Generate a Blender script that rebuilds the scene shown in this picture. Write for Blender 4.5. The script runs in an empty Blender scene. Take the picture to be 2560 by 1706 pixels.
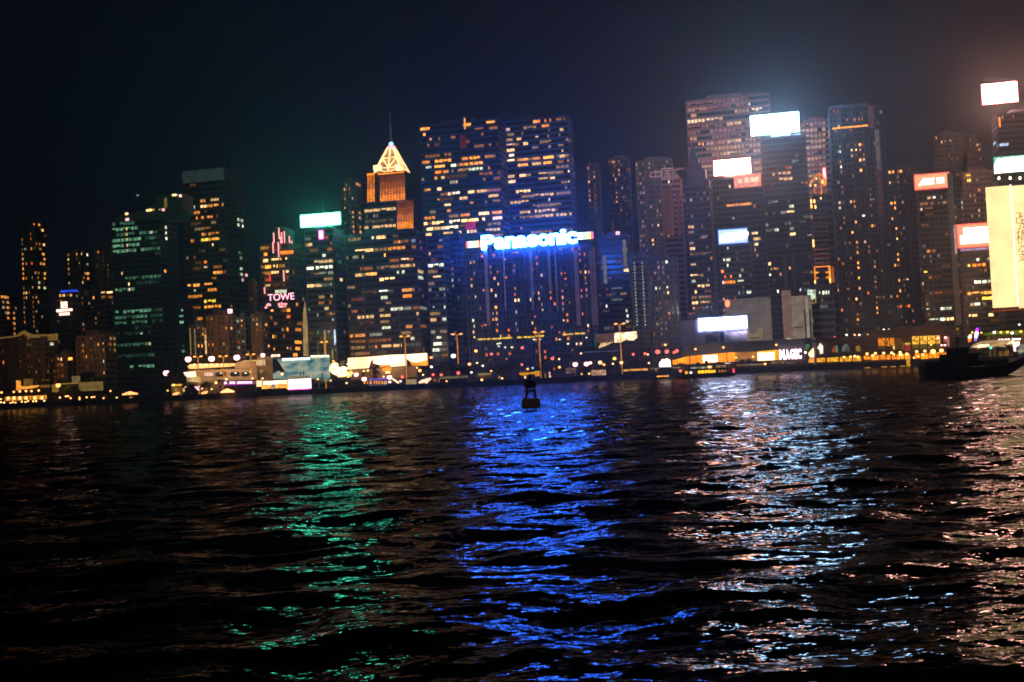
import bpy, bmesh, math, random
import numpy as np
from mathutils import Vector, Matrix

scene = bpy.context.scene
R = math.radians

# ------------------------------------------------------------------ camera
CAM_H = 4.5
FPX = 2850.0                      # focal length in pixels of a 2560-pixel-wide picture
PITCH, ROLL = R(1.91), R(2.72)
cam_data = bpy.data.cameras.new('camera')
cam_data.sensor_width = 36.0
cam_data.lens = 36.0 * FPX / 2560.0
cam_data.clip_start = 0.5
cam_data.clip_end = 12000.0
cam = bpy.data.objects.new('camera', cam_data)
scene.collection.objects.link(cam)
scene.camera = cam
CROT = Matrix.Rotation(R(90) + PITCH, 4, 'X') @ Matrix.Rotation(-ROLL, 4, 'Z')
cam.matrix_world = Matrix.Translation((0, 0, CAM_H)) @ CROT

# ------------------------------------------------------------------ world: night sky, sun far below the horizon
world = bpy.data.worlds.new('World')
scene.world = world
world.use_nodes = True
nt = world.node_tree
for n in list(nt.nodes):
    nt.nodes.remove(n)
w_out = nt.nodes.new('ShaderNodeOutputWorld')
w_bg = nt.nodes.new('ShaderNodeBackground')
w_sky = nt.nodes.new('ShaderNodeTexSky')
w_sky.sky_type = 'NISHITA'
w_sky.sun_disc = False
w_sky.sun_elevation = R(-4.0)
w_sky.sun_rotation = R(150)
w_add = nt.nodes.new('ShaderNodeMixRGB')
w_add.blend_type = 'ADD'
w_add.inputs[0].default_value = 1.0
w_add.inputs[2].default_value = (0.006, 0.022, 0.055, 1)      # town light scattered in the night air
nt.links.new(w_sky.outputs[0], w_add.inputs[1])
nt.links.new(w_add.outputs[0], w_bg.inputs[0])
w_bg.inputs[1].default_value = 0.06
nt.links.new(w_bg.outputs[0], w_out.inputs[0])

# an added, very weak sun lamp from the camera's side lifts the dark fronts
moon = bpy.data.lights.new('moon', 'SUN')
moon.energy = 0.05
moon.angle = R(0.5)
moon.color = (0.75, 0.85, 1.0)
night_fill_o = bpy.data.objects.new('moon', moon)
scene.collection.objects.link(night_fill_o)
night_fill_o.rotation_euler = (R(50), 0, R(-25))

scene.view_settings.view_transform = 'Standard'
scene.view_settings.look = 'None'
scene.view_settings.exposure = 0.0
scene.view_settings.gamma = 1.0
scene.cycles.use_denoising = True
scene.cycles.max_bounces = 4
scene.cycles.diffuse_bounces = 1
scene.cycles.glossy_bounces = 2
scene.cycles.transmission_bounces = 1
scene.cycles.transparent_max_bounces = 4
scene.cycles.volume_bounces = 0
scene.cycles.caustics_reflective = False
scene.cycles.caustics_refractive = False
scene.cycles.sample_clamp_indirect = 4.0
scene.cycles.filter_width = 1.7

# ------------------------------------------------------------------ picture coordinates of the photograph -> directions
CROPS = {  # origin x, origin y, scale
    'S': (0, 0, 1.0), 'f': (0, 0, 0.91914),
    'r1': (0, 400, 2.375), 'r2': (420, 400, 2.375), 'r3': (840, 250, 2.09), 'r4': (1160, 250, 2.09),
    'r5': (1600, 220, 2.119), 'r6': (2040, 180, 1.96),
    'p': (0, 900, 7.843), 'q': (400, 850, 5.602), 'q2': (780, 850, 5.602), 's': (1160, 800, 5.115),
    't': (1580, 700, 4.902), 'v': (2000, 760, 4.202), 'w': (2400, 800, 13.07), 'x': (2100, 820, 7.353),
    'm': (660, 880, 11.765), 'n': (640, 540, 6.03), 'cp': (900, 340, 6.53), 'o': (1980, 430, 5.06),
    'pa': (1160, 560, 6.92), 'cn': (1620, 400, 19.6),
}
def src(c, x, y):
    ox, oy, s = CROPS[c]
    return ox + x / s, oy + y / s
C3 = CROT.to_3x3()
def ray(c, x, y):
    px, py = src(c, x, y)
    return C3 @ Vector(((px - 1280) / FPX, -(py - 853) / FPX, -1.0))
def at(c, x, y, Y):
    d = ray(c, x, y)
    t = Y / d.y
    return Vector((d.x * t, Y, CAM_H + d.z * t))
def pxm(Y):
    return Y / FPX            # metres per photo pixel at distance Y
YAW = R(13)                  # the town's grid: right ends stand nearer

# ------------------------------------------------------------------ materials
MATS = {}
def _nodes(m):
    m.use_nodes = True
    t = m.node_tree
    for n in list(t.nodes):
        t.nodes.remove(n)
    return t, t.nodes.new('ShaderNodeOutputMaterial')
def surf(name, col, rough=0.8, noise=0.25, scale=0.15, metal=0.0, spec=0.3, bump=0.0):
    if name in MATS: return MATS[name]
    m = bpy.data.materials.new(name)
    t, out = _nodes(m)
    b = t.nodes.new('ShaderNodeBsdfPrincipled')
    tc = t.nodes.new('ShaderNodeTexCoord')
    nz = t.nodes.new('ShaderNodeTexNoise'); nz.inputs['Scale'].default_value = scale; nz.inputs['Detail'].default_value = 5
    mr = t.nodes.new('ShaderNodeMapRange')
    mr.inputs['From Min'].default_value = 0.3; mr.inputs['From Max'].default_value = 0.7
    mr.inputs['To Min'].default_value = 1 - noise; mr.inputs['To Max'].default_value = 1 + noise
    mx = t.nodes.new('ShaderNodeVectorMath'); mx.operation = 'SCALE'
    mx.inputs[0].default_value = col
    t.links.new(tc.outputs['Object'], nz.inputs['Vector'])
    t.links.new(nz.outputs[0], mr.inputs['Value'])
    t.links.new(mr.outputs[0], mx.inputs['Scale'])
    t.links.new(mx.outputs[0], b.inputs['Base Color'])
    b.inputs['Roughness'].default_value = rough
    b.inputs['Metallic'].default_value = metal
    b.inputs['Specular IOR Level'].default_value = spec
    if bump:
        bp = t.nodes.new('ShaderNodeBump'); bp.inputs['Distance'].default_value = bump
        t.links.new(nz.outputs[0], bp.inputs['Height']); t.links.new(bp.outputs[0], b.inputs['Normal'])
    t.links.new(b.outputs[0], out.inputs[0])
    MATS[name] = m
    return m
def glow(name, col, strength, sample=False, vary=0.35, scale=0.45):
    """emission for lamps, windows and signs, and for floodlight put into walls and boards; vary: unevenness from pane to pane"""
    if name in MATS: return MATS[name]
    if not sample and strength > 1.8: strength = 1.8 + (strength-1.8)*.35
    m = bpy.data.materials.new(name)
    t, out = _nodes(m)
    e = t.nodes.new('ShaderNodeEmission')
    e.inputs[0].default_value = (*col, 1)
    if vary:
        tc = t.nodes.new('ShaderNodeTexCoord')
        nz = t.nodes.new('ShaderNodeTexNoise'); nz.inputs['Scale'].default_value = scale; nz.inputs['Detail'].default_value = 2
        mr = t.nodes.new('ShaderNodeMapRange')
        mr.inputs['From Min'].default_value = 0.35; mr.inputs['From Max'].default_value = 0.65
        mr.inputs['To Min'].default_value = strength * (1 - vary); mr.inputs['To Max'].default_value = strength * (1 + vary)
        t.links.new(tc.outputs['Object'], nz.inputs['Vector']); t.links.new(nz.outputs[0], mr.inputs['Value'])
        t.links.new(mr.outputs[0], e.inputs[1])
    else:
        e.inputs[1].default_value = strength
    t.links.new(e.outputs[0], out.inputs[0])
    m.cycles.emission_sampling = 'FRONT_BACK' if sample else 'NONE'
    MATS[name] = m
    return m

WALLS = {
    'brown': surf('brown_concrete', (0.14, 0.09, 0.06)), 'grey': surf('grey_concrete', (0.10, 0.10, 0.11)),
    'dark': surf('dark_cladding', (0.06, 0.065, 0.08), 0.5), 'cream': surf('cream_tiles', (0.36, 0.31, 0.25)),
    'red': surf('red_granite', (0.24, 0.11, 0.10)), 'blue': surf('blue_steel_cladding', (0.09, 0.13, 0.2), 0.4),
    'green': surf('green_glass_cladding', (0.05, 0.14, 0.11), 0.35), 'white': surf('white_render', (0.62, 0.6, 0.62)),
    'lilac': surf('pale_lilac_render', (0.42, 0.38, 0.46)), 'gold': surf('ochre_stucco', (0.5, 0.36, 0.14)),
}
GLASS = surf('dark_window_glass', (0.02, 0.026, 0.034), 0.22, 0.5, 0.3, 0.0, 0.5)
METAL = surf('painted_steel', (0.12, 0.12, 0.13), 0.5, 0.2, 1.0, 0.6)
DARKROOF = surf('dark_roofing', (0.05, 0.06, 0.06), 0.8)
WCOL = {'a': (1.0, 0.33, 0.045), 'o': (1.0, 0.19, 0.012), 'c': (1.0, 0.57, 0.21), 'w': (0.85, 0.92, 0.62),
        'g': (0.22, 0.75, 0.42), 'r': (1.0, 0.05, 0.03), 'p': (1.0, 0.45, 0.50), 'm': (0.9, 0.1, 0.75),
        'b': (0.08, 0.16, 1.0), 'y': (1.0, 0.62, 0.06), 'n': (1.0, 0.62, 0.42), 'l': (0.55, 0.72, 1.0)}
WSTR = {0: 0.09, 1: 0.28, 2: 0.9, 3: 1.6, 4: 3.6, 5: 10.0}
def wmat(c, b):
    return glow('window_light_%s%d' % (c, b), WCOL[c], WSTR[b], vary=.6, scale=.5)

# ------------------------------------------------------------------ mesh helpers
class MB:
    """collects shapes into one mesh"""
    def __init__(s): s.v, s.f = [], []
    def box(s, x0, x1, y0, y1, z0, z1):
        b = len(s.v)
        s.v += [(x0,y0,z0),(x1,y0,z0),(x1,y1,z0),(x0,y1,z0),(x0,y0,z1),(x1,y0,z1),(x1,y1,z1),(x0,y1,z1)]
        s.f += [(b,b+3,b+2,b+1),(b+4,b+5,b+6,b+7),(b,b+1,b+5,b+4),(b+1,b+2,b+6,b+5),(b+2,b+3,b+7,b+6),(b+3,b,b+4,b+7)]
        return s
    def prism(s, pts, y0, y1):
        """outline in x,z pulled from y0 to y1"""
        b, n = len(s.v), len(pts)
        s.v += [(x, y0, z) for x, z in pts] + [(x, y1, z) for x, z in pts]
        s.f.append(tuple(range(b, b+n))); s.f.append(tuple(range(b+2*n-1, b+n-1, -1)))
        for i in range(n):
            j = (i+1) % n
            s.f.append((b+i, b+n+i, b+n+j, b+j))
        return s
    def plan(s, pts, z0, z1, scale=1.0):
        """outline in x,y raised from z0 to z1"""
        b, n = len(s.v), len(pts)
        s.v += [(x, y, z0) for x, y in pts] + [(x*scale, y*scale, z1) for x, y in pts]
        s.f.append(tuple(range(b+n-1, b-1, -1))); s.f.append(tuple(range(b+n, b+2*n)))
        for i in range(n):
            j = (i+1) % n
            s.f.append((b+i, b+j, b+n+j, b+n+i))
        return s
    def tube(s, p, q, r0, r1=None, n=8):
        r1 = r0 if r1 is None else r1
        p, q = Vector(p), Vector(q)
        ax = (q-p).normalized()
        u = ax.orthogonal().normalized(); w = ax.cross(u)
        b = len(s.v)
        for c, r in ((p, r0), (q, r1)):
            for i in range(n):
                a = 2*math.pi*i/n
                s.v.append(tuple(c + u*(r*math.cos(a)) + w*(r*math.sin(a))))
        for i in range(n):
            j = (i+1) % n
            s.f.append((b+i, b+j, b+n+j, b+n+i))
        s.f.append(tuple(range(b+n-1, b-1, -1))); s.f.append(tuple(range(b+n, b+2*n)))
        return s
    def ball(s, c, r, sx=1, sy=1, sz=1, nu=10, nv=6):
        b = len(s.v)
        s.v.append((c[0], c[1], c[2]-r*sz))
        for j in range(1, nv):
            ph = -math.pi/2 + math.pi*j/nv
            for i in range(nu):
                a = 2*math.pi*i/nu
                s.v.append((c[0]+r*sx*math.cos(ph)*math.cos(a), c[1]+r*sy*math.cos(ph)*math.sin(a), c[2]+r*sz*math.sin(ph)))
        s.v.append((c[0], c[1], c[2]+r*sz))
        top = len(s.v)-1
        for i in range(nu):
            k = (i+1) % nu
            s.f.append((b, b+1+k, b+1+i))
            s.f.append((top, top-nu+i, top-nu+k))
            for j in range(nv-2):
                o = b+1+j*nu
                s.f.append((o+i, o+k, o+nu+k, o+nu+i))
        return s
    def mesh(s, name):
        me = bpy.data.meshes.new(name)
        me.from_pydata([tuple(v) for v in s.v], [], s.f)
        me.update()
        return me
    def build(s, name, mat, parent=None, smooth=False):
        me = s.mesh(name)
        if mat: me.materials.append(mat)
        if smooth: me.shade_smooth()
        o = bpy.data.objects.new(name, me)
        scene.collection.objects.link(o)
        if parent: o.parent = parent
        return o
def tag(o, label=None, cat=None, group=None, kind=None):
    if label: o['label'] = label
    if cat: o['category'] = cat
    if group: o['group'] = group
    if kind: o['kind'] = kind
    return o
def empty(name, loc, rz=0.0, label=None, cat=None, group=None):
    o = bpy.data.objects.new(name, None)
    scene.collection.objects.link(o)
    o.empty_display_size = 1
    o.location = loc; o.rotation_euler = (0, 0, rz)
    return tag(o, label, cat, group)
def text_mesh(s, size, depth, bold=0.0, squeeze=1.0):
    cu = bpy.data.curves.new('lettering', 'FONT')
    cu.body = s; cu.size = size; cu.extrude = depth/2; cu.offset = bold
    cu.align_x = 'CENTER'; cu.align_y = 'CENTER'
    o = bpy.data.objects.new('lettering', cu)
    scene.collection.objects.link(o)
    dg = bpy.context.evaluated_depsgraph_get()
    me = bpy.data.meshes.new_from_object(o.evaluated_get(dg))
    bpy.data.objects.remove(o); bpy.data.curves.remove(cu)
    me.transform(Matrix.Rotation(R(90), 4, 'X') @ Matrix.Diagonal((squeeze, 1, 1, 1)))
    return me
LAND = 3.9

class Front:
    """a vertical plane of the town grid, through picture point (c, x, y) at distance Y; local x along it, local y away from the camera"""
    def __init__(s, c, x, y, Y, yaw=YAW):
        s.o = at(c, x, y, Y); s.yaw = yaw
        s.d = Vector((math.cos(yaw), -math.sin(yaw), 0)); s.n = Vector((math.sin(yaw), math.cos(yaw), 0))
    def hit(s, c, x, y, off=0.0):
        d = ray(c, x, y)
        C = Vector((0, 0, CAM_H)); o = s.o + s.n*off
        t = (o - C).dot(s.n) / d.dot(s.n)
        P = C + d*t
        return (P - o).dot(s.d), P.z
    def side(s, c, x, y, u):
        """meets the plane local x = u; returns depth, height"""
        d = ray(c, x, y); C = Vector((0, 0, CAM_H)); o = s.o + s.d*u
        t = (o - C).dot(s.d) / d.dot(s.d)
        P = C + d*t
        return (P - o).dot(s.n), P.z
HAZE, HAZE_G = 0.000085, 0.8
# ------------------------------------------------------------------ setting
def struct(name, mb, mat): 
    return tag(mb.build(name, mat), kind='structure')

BLD = {}
class Building:
    def __init__(s, key, name, label, c, xl, xr, yt, Y, D=None, style='band', wall='grey', fh=4.8, bay=4.0, cat='building',
                 group=None, yaw=YAW, base=LAND, roof=True, seed=None):
        s.key, s.rnd = key, random.Random(seed if seed is not None else sum(ord(q)*(i+3) for i, q in enumerate(key)))
        s.c, s.fh, s.bay = c, fh, bay
        cx = (xl+xr)/2
        s.F = Front(c, cx, yt, Y, yaw)
        # the given left and right edges are the silhouette: take the visible side off the front's width
        D = D if D else min(32.0, 0.7*abs(s.F.hit(c, xr, yt)[0] - s.F.hit(c, xl, yt)[0]))
        az = math.atan2(s.F.o.x, s.F.o.y)
        s.vis = 1 if az < yaw else -1
        uL, uR = s.F.hit(c, xl, yt)[0], s.F.hit(c, xr, yt)[0]
        cut = D*abs(math.sin(yaw-az))/max(0.4, math.cos(yaw-az))
        cut = min(cut, 0.45*(uR-uL))
        if s.vis > 0: uR -= cut
        else: uL += cut
        s.w, s.D = uR-uL, D
        mid = (uL+uR)/2
        o = s.F.o + s.F.d*mid
        s.F.o = o
        s.h = s.F.hit(c, cx, yt)[1] - base
        s.base = base
        s.root = empty(name, (o.x, o.y, base), -yaw, label, cat, group)
        s.n = 0; s.busy = set()
        w, h = s.w/2, s.h
        MB().box(-w+.5, w-.5, 0, D-.5, 0, h-.6).build('glazing', GLASS, s.root)
        m = MB()
        nf = max(1, int(h/fh)); s.nf = nf; s.fh = fh = h/nf
        nb = max(1, round(s.w/bay)); s.bay = bay = s.w/nb; s.nb = nb
        for k in range(nf+1):
            z0 = k*fh - fh*.2
            z1 = z0 + fh*(.42 if style != 'curtain' else .2)
            m.box(-w+.1, w-.1, -.4, D-.1, max(0, z0), min(h, z1))
        if style in ('grid', 'resid', 'curtain'):
            fw = {'grid': .35, 'resid': .9, 'curtain': .2}[style]
            for k in range(nb+1):
                x = -w + .1 + k*(s.w-.2)/nb
                m.box(max(-w+.05, x-fw), min(w-.05, x+fw), -.6, -.1, 0, h)
        if style == 'resid':
            for k in range(0, nb+1, 3):
                x = -w + k*(s.w)/nb
                m.box(max(-w, x-1.6), min(w, x+1.6), -1.8, .2, 0, h-1.5)
        nd = max(2, round(D/bay/1.5))
        for k in range(nd+1):
            y = -.3 + k*(D+.1)/nd
            m.box(-w-.15, -w+.8, y-.35, y+.35, 0, h); m.box(w-.8, w+.15, y-.35, y+.35, 0, h)
        m.build('wall', WALLS[wall], s.root)
        if roof:
            r = MB()
            r.box(-w-.1, w+.1, -.7, D+.2, h, h+1.2)
            r.box(-w*.5, w*.35, D*.25, D*.8, h+1.2, h+1.2+fh*.8)
            r.box(w*.45, w*.8, D*.3, D*.6, h+1.2, h+1.2+fh*.5)
            rr_ = s.rnd
            for _ in range(3):
                tx = rr_.uniform(-.8, .7)*w; tr = rr_.uniform(1.0, 1.9); ty = D*rr_.uniform(.2, .8)
                r.tube((tx, ty, h+1), (tx, ty, h+1+tr*2.2), tr, tr, 10)
            ax_ = rr_.uniform(-.5, .5)*w; r.tube((ax_, D*.5, h+1), (ax_, D*.5, h+rr_.uniform(8, 20)), .35, .1, 5)
            r.build('roof', WALLS['dark'] if wall in ('dark', 'blue', 'green') else WALLS[wall], s.root)
        s.extra = MB(); s.extra_n = 0
        BLD[key] = s
    # ---- lit windows
    def win(s, x0, x1, k, mat, face=0, hz=.50, z=None):
        """a lit run on floor k between local x0 and x1; face 0 front, 1 visible side (x = depth)"""
        z0 = k*s.fh + s.fh*.25 if z is None else z
        z1 = z0 + s.fh*hz
        if z0 < 0 or z1 > s.h: return
        m = MB()
        if face == 0:
            n = max(1, min(14, int((x1-x0)/4.4))); n = 1 if n == 2 else n; pw = (x1-x0)/n; r = s.rnd
            for q in range(n):
                if n > 4 and 0 < q < n-1 and r.random() < .1: continue
                hh = (z1-z0)*(1 if r.random() < .7 else r.uniform(.5, .9))
                g_ = .5 if n > 1 else .1; m.box(x0+q*pw+g_, x0+(q+1)*pw-g_, -.25, .1, z1-hh, z1)
            if not m.v: m.box(x0, x1, -.25, .1, z0, z1)
        elif s.vis > 0: m.box(s.w/2-.6, s.w/2+.02, x0, x1, z0, z1)
        else: m.box(-s.w/2-.02, -s.w/2+.6, x0, x1, z0, z1)
        if s.n < 96:
            m.build('lit_window', mat, s.root); s.n += 1
        else:
            if not hasattr(s, 'over'): s.over = {}
            q = s.over.setdefault('x', MB()); b = len(q.v); q.v += m.v; q.f += [tuple(i+b for i in f) for f in m.f]
            s.overmat = mat
    def hints(s, c, text):
        """'y120 40-90a2 100c1': lit windows read off the photograph, in the pixels of crop c"""
        y = 0
        sc = CROPS[c][2]
        for tk in text.split():
            if tk[0] == 'y': y = float(tk[1:]); continue
            col, b = tk[-2], int(tk[-1]); xs = tk[:-2].split('-')
            x0 = float(xs[0]); x1 = float(xs[1]) if len(xs) > 1 else x0
            if x1 - x0 < 5: xm = (x0+x1)/2; x0, x1 = xm - 2.1*sc, xm + 2.1*sc
            u0, z = s.F.hit(c, x0, y); u1, _ = s.F.hit(c, x1, y)
            w = s.w/2
            k = int((z - s.base)//s.fh)
            if k < 0 or k >= s.nf: continue
            um = (u0+u1)/2
            if -w < um < w:
                u0, u1 = max(u0, -w+.8), min(u1, w-.8)
                s.win(u0, u1, k, wmat(col, b))
                s.busy.add(k*1000 + int((um+w)/s.bay))
            else:
                d0, z = s.F.side(c, x0, y, s.vis*w); d1, _ = s.F.side(c, x1, y, s.vis*w)
                if d0 > d1: d0, d1 = d1, d0
                k = int((z - s.base)//s.fh)
                d0, d1 = max(1, d0), min(s.D-1, max(d1, d0+2))
                if d1 > d0 and 0 <= k < s.nf: s.win(d0, d1, k, wmat(col, b), 1)
    def fill(s, n, cols='aaaooc', bright=(1, 1, 1, 2), run=1, zlo=0, zhi=1e9, xlo=-1e9, xhi=1e9, rows=None):
        """n more lit windows, spread by chance over floors with whole columns or rows favoured"""
        n = int(n*2.3); cols = cols + 'aao'
        ks = [k for k in range(s.nf) if zlo <= k*s.fh <= zhi]
        if not ks: return
        favk = s.rnd.sample(ks, max(1, len(ks)//3)); favb = s.rnd.sample(range(s.nb), max(1, s.nb//3))
        for _ in range(n):
            k = s.rnd.choice(favk if (run > 1 and s.rnd.random() < .65) else ks)
            b = s.rnd.choice(favb if (run == 1 and s.rnd.random() < .6) else range(s.nb))
            L = s.rnd.randint(1, run)
            face = 1 if s.rnd.random() < .18 else 0
            if k*1000+b in s.busy: continue
            x0 = -s.w/2 + b*s.bay
            if not xlo <= x0 <= xhi: continue
            col = s.rnd.choice(cols); br = s.rnd.choice(bright)
            if face:
                d0 = s.rnd.uniform(1, max(1.5, s.D-4)); s.win(d0, min(s.D-.8, d0+s.bay*.6), k, wmat(col, br), 1)
            else:
                for q in range(L): s.busy.add(k*1000+b+q)
                e = .15 if run > 1 else .22
                s.win(x0+s.bay*e, min(s.w/2-.6, x0+s.bay*(L-e)), k, wmat(col, br))
    def finish(s):
        if hasattr(s, 'over'):
            tag(s.over['x'].build('far_window_lights', s.overmat, s.root), kind='stuff')
    # ---- pieces placed on the front by picture coordinates
    def rect(s, c, x0, x1, y0, y1, off=0):
        u0, z1 = s.F.hit(c, x0, y0, off); u1, z0 = s.F.hit(c, x1, y1, off)
        za = s.F.hit(c, (x0+x1)/2, y0, off)[1]; zb = s.F.hit(c, (x0+x1)/2, y1, off)[1]
        um = s.F.hit(c, (x0+x1)/2, (y0+y1)/2, off)[0]; hw = (u1-u0)/2
        a = s.F.hit(c, x0, (y0+y1)/2, off)[0]; b = s.F.hit(c, x1, (y0+y1)/2, off)[0]
        return a, b, zb - s.base, za - s.base
    def panel(s, name, mat, c, x0, x1, y0, y1, proud=1.0, back=0.0, label=None):
        a, b, z0, z1 = s.rect(c, x0, x1, y0, y1, -proud)
        o = MB().box(a, b, -proud, back, max(z0, 0), z1).build(name, mat, s.root)
        if label: o['label'] = label
        return o
    def mast(s, c, x, y0, y1, r=.6, y_off=None):
        yo = s.D/2 if y_off is None else y_off
        u, z1 = s.F.hit(c, x, y0, yo); _, z0 = s.F.hit(c, x, y1, yo)
        return MB().tube((u, yo, z0-s.base), (u, yo, z1-s.base), r, r*.4).build('mast', METAL, s.root)

def sign(name, label, b, c, x0, x1, y0, y1, face, rim=None, glyphs=None, glyphmat=None, proud=2.0, posts=True, text=None, thick=1.2, cat='sign', rimw=.9, group=None):
    """a lit sign board in front of building b (or a Front); y0, y1 at the board's middle"""
    F = b.F if isinstance(b, Building) else b
    a, z1 = F.hit(c, x0, (y0+y1)/2, -proud); e, _ = F.hit(c, x1, (y0+y1)/2, -proud)
    z1 = F.hit(c, (x0+x1)/2, y0, -proud)[1]; z0 = F.hit(c, (x0+x1)/2, y1, -proud)[1]
    o = F.o + F.d*((a+e)/2) - F.n*proud
    root = empty(name, (o.x, o.y, z0), -F.yaw, label, cat, group)
    w, h = (e-a)/2, z1-z0
    pn = MB().box(-w+.1, w-.1, 0, thick, .1, h-.1).build('panel', face, root)
    if rim:  # glowing rim added to imitate the coloured halation around bright signs
        m = MB()
        r = rimw
        m.box(-w, w, -.3, thick-.1, 0, r); m.box(-w, w, -.3, thick-.1, h-r, h); m.box(-w, -w+r, -.3, thick-.1, r, h-r); m.box(w-r, w, -.3, thick-.1, r, h-r)
        m.build('frame', rim, root)
    if posts:
        m = MB()
        for q in (-.75, -.25, .25, .75):
            m.box(q*w-.25, q*w+.25, thick, thick+.5, -2.2, h*.95)
            m.box(q*w-.2, q*w+.2, thick+.5, thick+2.6, -2.0, -1.6)
        m.build('support', METAL, root)
    if text:
        me = text_mesh(text[0], h*text[1], .5, text[2] if len(text) > 2 else 0)
        me.materials.append(glyphmat); me.transform(Matrix.Translation((0, -.45, h/2 + (text[3] if len(text) > 3 else 0)*h)))
        t = bpy.data.objects.new('lettering', me); scene.collection.objects.link(t); t.parent = pn
    if glyphs:
        m = MB()
        for g in glyphs:
            if len(g) == 4: m.box(-w+2*w*g[0], -w+2*w*g[1], -.5, 0, h*g[2], h*g[3])
            elif len(g) == 3: 
                r = g[2]*h; cxx = -w+2*w*g[0]; cz = h*g[1]
                m.prism([(cxx+r*math.cos(t*.5236), cz+r*math.sin(t*.5236)) for t in range(12)][::-1], -.48, 0)
            else: m.prism([(-w+2*w*g[i], h*g[i+1]) for i in range(0, len(g), 2)][::-1], -.46, 0)
        m.build('lettering', glyphmat, pn)
    return root
# ------------------------------------------------------------------ water, quay, land, hills
def water():
    rng = np.random.RandomState(7)
    rows = np.concatenate([np.array([-60, -30, -12, 0, 4]), np.geomspace(8, 860, 860), np.array([930, 1010, 1110, 1250])])
    nu = 640
    us = np.linspace(-1, 1, nu)
    Yg = np.repeat(rows, nu); U = np.tile(us, len(rows))
    X = U*(45 + 1.05*np.maximum(Yg, 0)) + 0.0
    dx = (45+1.05*np.maximum(Yg, 0))*2/nu
    Z = np.zeros_like(X)
    for i in range(90):
        lam = 0.5*(6.5/0.5)**rng.rand()
        th = rng.normal(1.4, .75)
        kx, ky = math.cos(th)*2*math.pi/lam, math.sin(th)*2*math.pi/lam
        amp = 0.0028*lam*(1.0 if lam > 2 else .9)
        ph = rng.rand()*6.28
        fade = np.clip(1.6 - dx/(lam*.32), 0, 1)
        w = np.sin(kx*X + ky*Yg + ph)
        Z += amp*fade*(w + .25*np.sin(2*(kx*X+ky*Yg+ph)))
    Z -= 0.0
    co = np.stack([X, Yg, Z], 1).astype(np.float32)
    nr = len(rows)
    i = np.arange(nr-1)[:, None]*nu + np.arange(nu-1)[None, :]
    q = np.stack([i, i+1, i+nu+1, i+nu], -1).reshape(-1, 4)
    me = bpy.data.meshes.new('water')
    me.vertices.add(len(co)); me.vertices.foreach_set('co', co.ravel())
    me.loops.add(q.size); me.loops.foreach_set('vertex_index', q.ravel().astype(np.int32))
    me.polygons.add(len(q)); me.polygons.foreach_set('loop_start', np.arange(0, q.size, 4, dtype=np.int32))
    me.update(calc_edges=True)
    me.polygons.foreach_set('use_smooth', np.ones(len(q), dtype=bool))
    m = bpy.data.materials.new('harbour_water')
    t, out = _nodes(m)
    N, Lk = t.nodes.new, t.links.new
    geo = N('ShaderNodeNewGeometry'); tc = N('ShaderNodeTexCoord')
    mp = N('ShaderNodeMapping'); mp.inputs['Scale'].default_value = (0.55, 1.0, 1.0); mp.inputs['Rotation'].default_value = (0, 0, R(8))
    Lk(tc.outputs['Object'], mp.inputs[0])
    def nz(sc, det, amp, off):
        n = N('ShaderNodeTexNoise'); n.inputs['Scale'].default_value = sc; n.inputs['Detail'].default_value = det
        n.inputs['Roughness'].default_value = .55
        a = N('ShaderNodeVectorMath'); a.operation = 'ADD'; a.inputs[1].default_value = off
        Lk(mp.outputs[0], a.inputs[0]); Lk(a.outputs[0], n.inputs['Vector'])
        s = N('ShaderNodeVectorMath'); s.operation = 'SUBTRACT'; s.inputs[1].default_value = (.5, .5, .5)
        Lk(n.outputs['Color'], s.inputs[0])
        k = N('ShaderNodeVectorMath'); k.operation = 'MULTIPLY'; k.inputs[1].default_value = (amp*1.5, amp, 0)
        Lk(s.outputs[0], k.inputs[0])
        return k
    n1 = nz(6.0, 2.5, WAVE1, (0, 0, 0)); n2 = nz(1.2, 2, WAVE2, (31, 7, 3))
    ad = N('ShaderNodeVectorMath'); ad.operation = 'ADD'; Lk(n1.outputs[0], ad.inputs[0]); Lk(n2.outputs[0], ad.inputs[1])
    # calmer and rougher patches on the harbour
    pt = N('ShaderNodeTexNoise'); pt.inputs['Scale'].default_value = .05; pt.inputs['Detail'].default_value = 3
    pm = N('ShaderNodeMapping'); pm.inputs['Scale'].default_value = (0.35, 1.6, 1); Lk(tc.outputs['Object'], pm.inputs[0]); Lk(pm.outputs[0], pt.inputs['Vector'])
    pr = N('ShaderNodeMapRange'); pr.inputs['From Min'].default_value = .38; pr.inputs['From Max'].default_value = .6
    pr.inputs['To Min'].default_value = .35; pr.inputs['To Max'].default_value = 1.25
    Lk(pt.outputs[0], pr.inputs['Value'])
    # the open water off the quay is choppier than the mesh can hold, so its slopes go into the normals
    sx = N('ShaderNodeSeparateXYZ'); Lk(tc.outputs['Object'], sx.inputs[0])
    ch = N('ShaderNodeMapRange'); ch.inputs['From Min'].default_value = 330; ch.inputs['From Max'].default_value = 720
    ch.inputs['To Min'].default_value = 1.0; ch.inputs['To Max'].default_value = 2.6; Lk(sx.outputs['Y'], ch.inputs['Value'])
    mm = N('ShaderNodeMath'); mm.operation = 'MULTIPLY'; Lk(pr.outputs[0], mm.inputs[0]); Lk(ch.outputs[0], mm.inputs[1])
    sc = N('ShaderNodeVectorMath'); sc.operation = 'SCALE'; Lk(ad.outputs[0], sc.inputs[0]); Lk(mm.outputs[0], sc.inputs['Scale'])
    a2 = N('ShaderNodeVectorMath'); a2.operation = 'ADD'; Lk(geo.outputs['Normal'], a2.inputs[0]); Lk(sc.outputs[0], a2.inputs[1])
    nn = N('ShaderNodeVectorMath'); nn.operation = 'NORMALIZE'; Lk(a2.outputs[0], nn.inputs[0])
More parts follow.
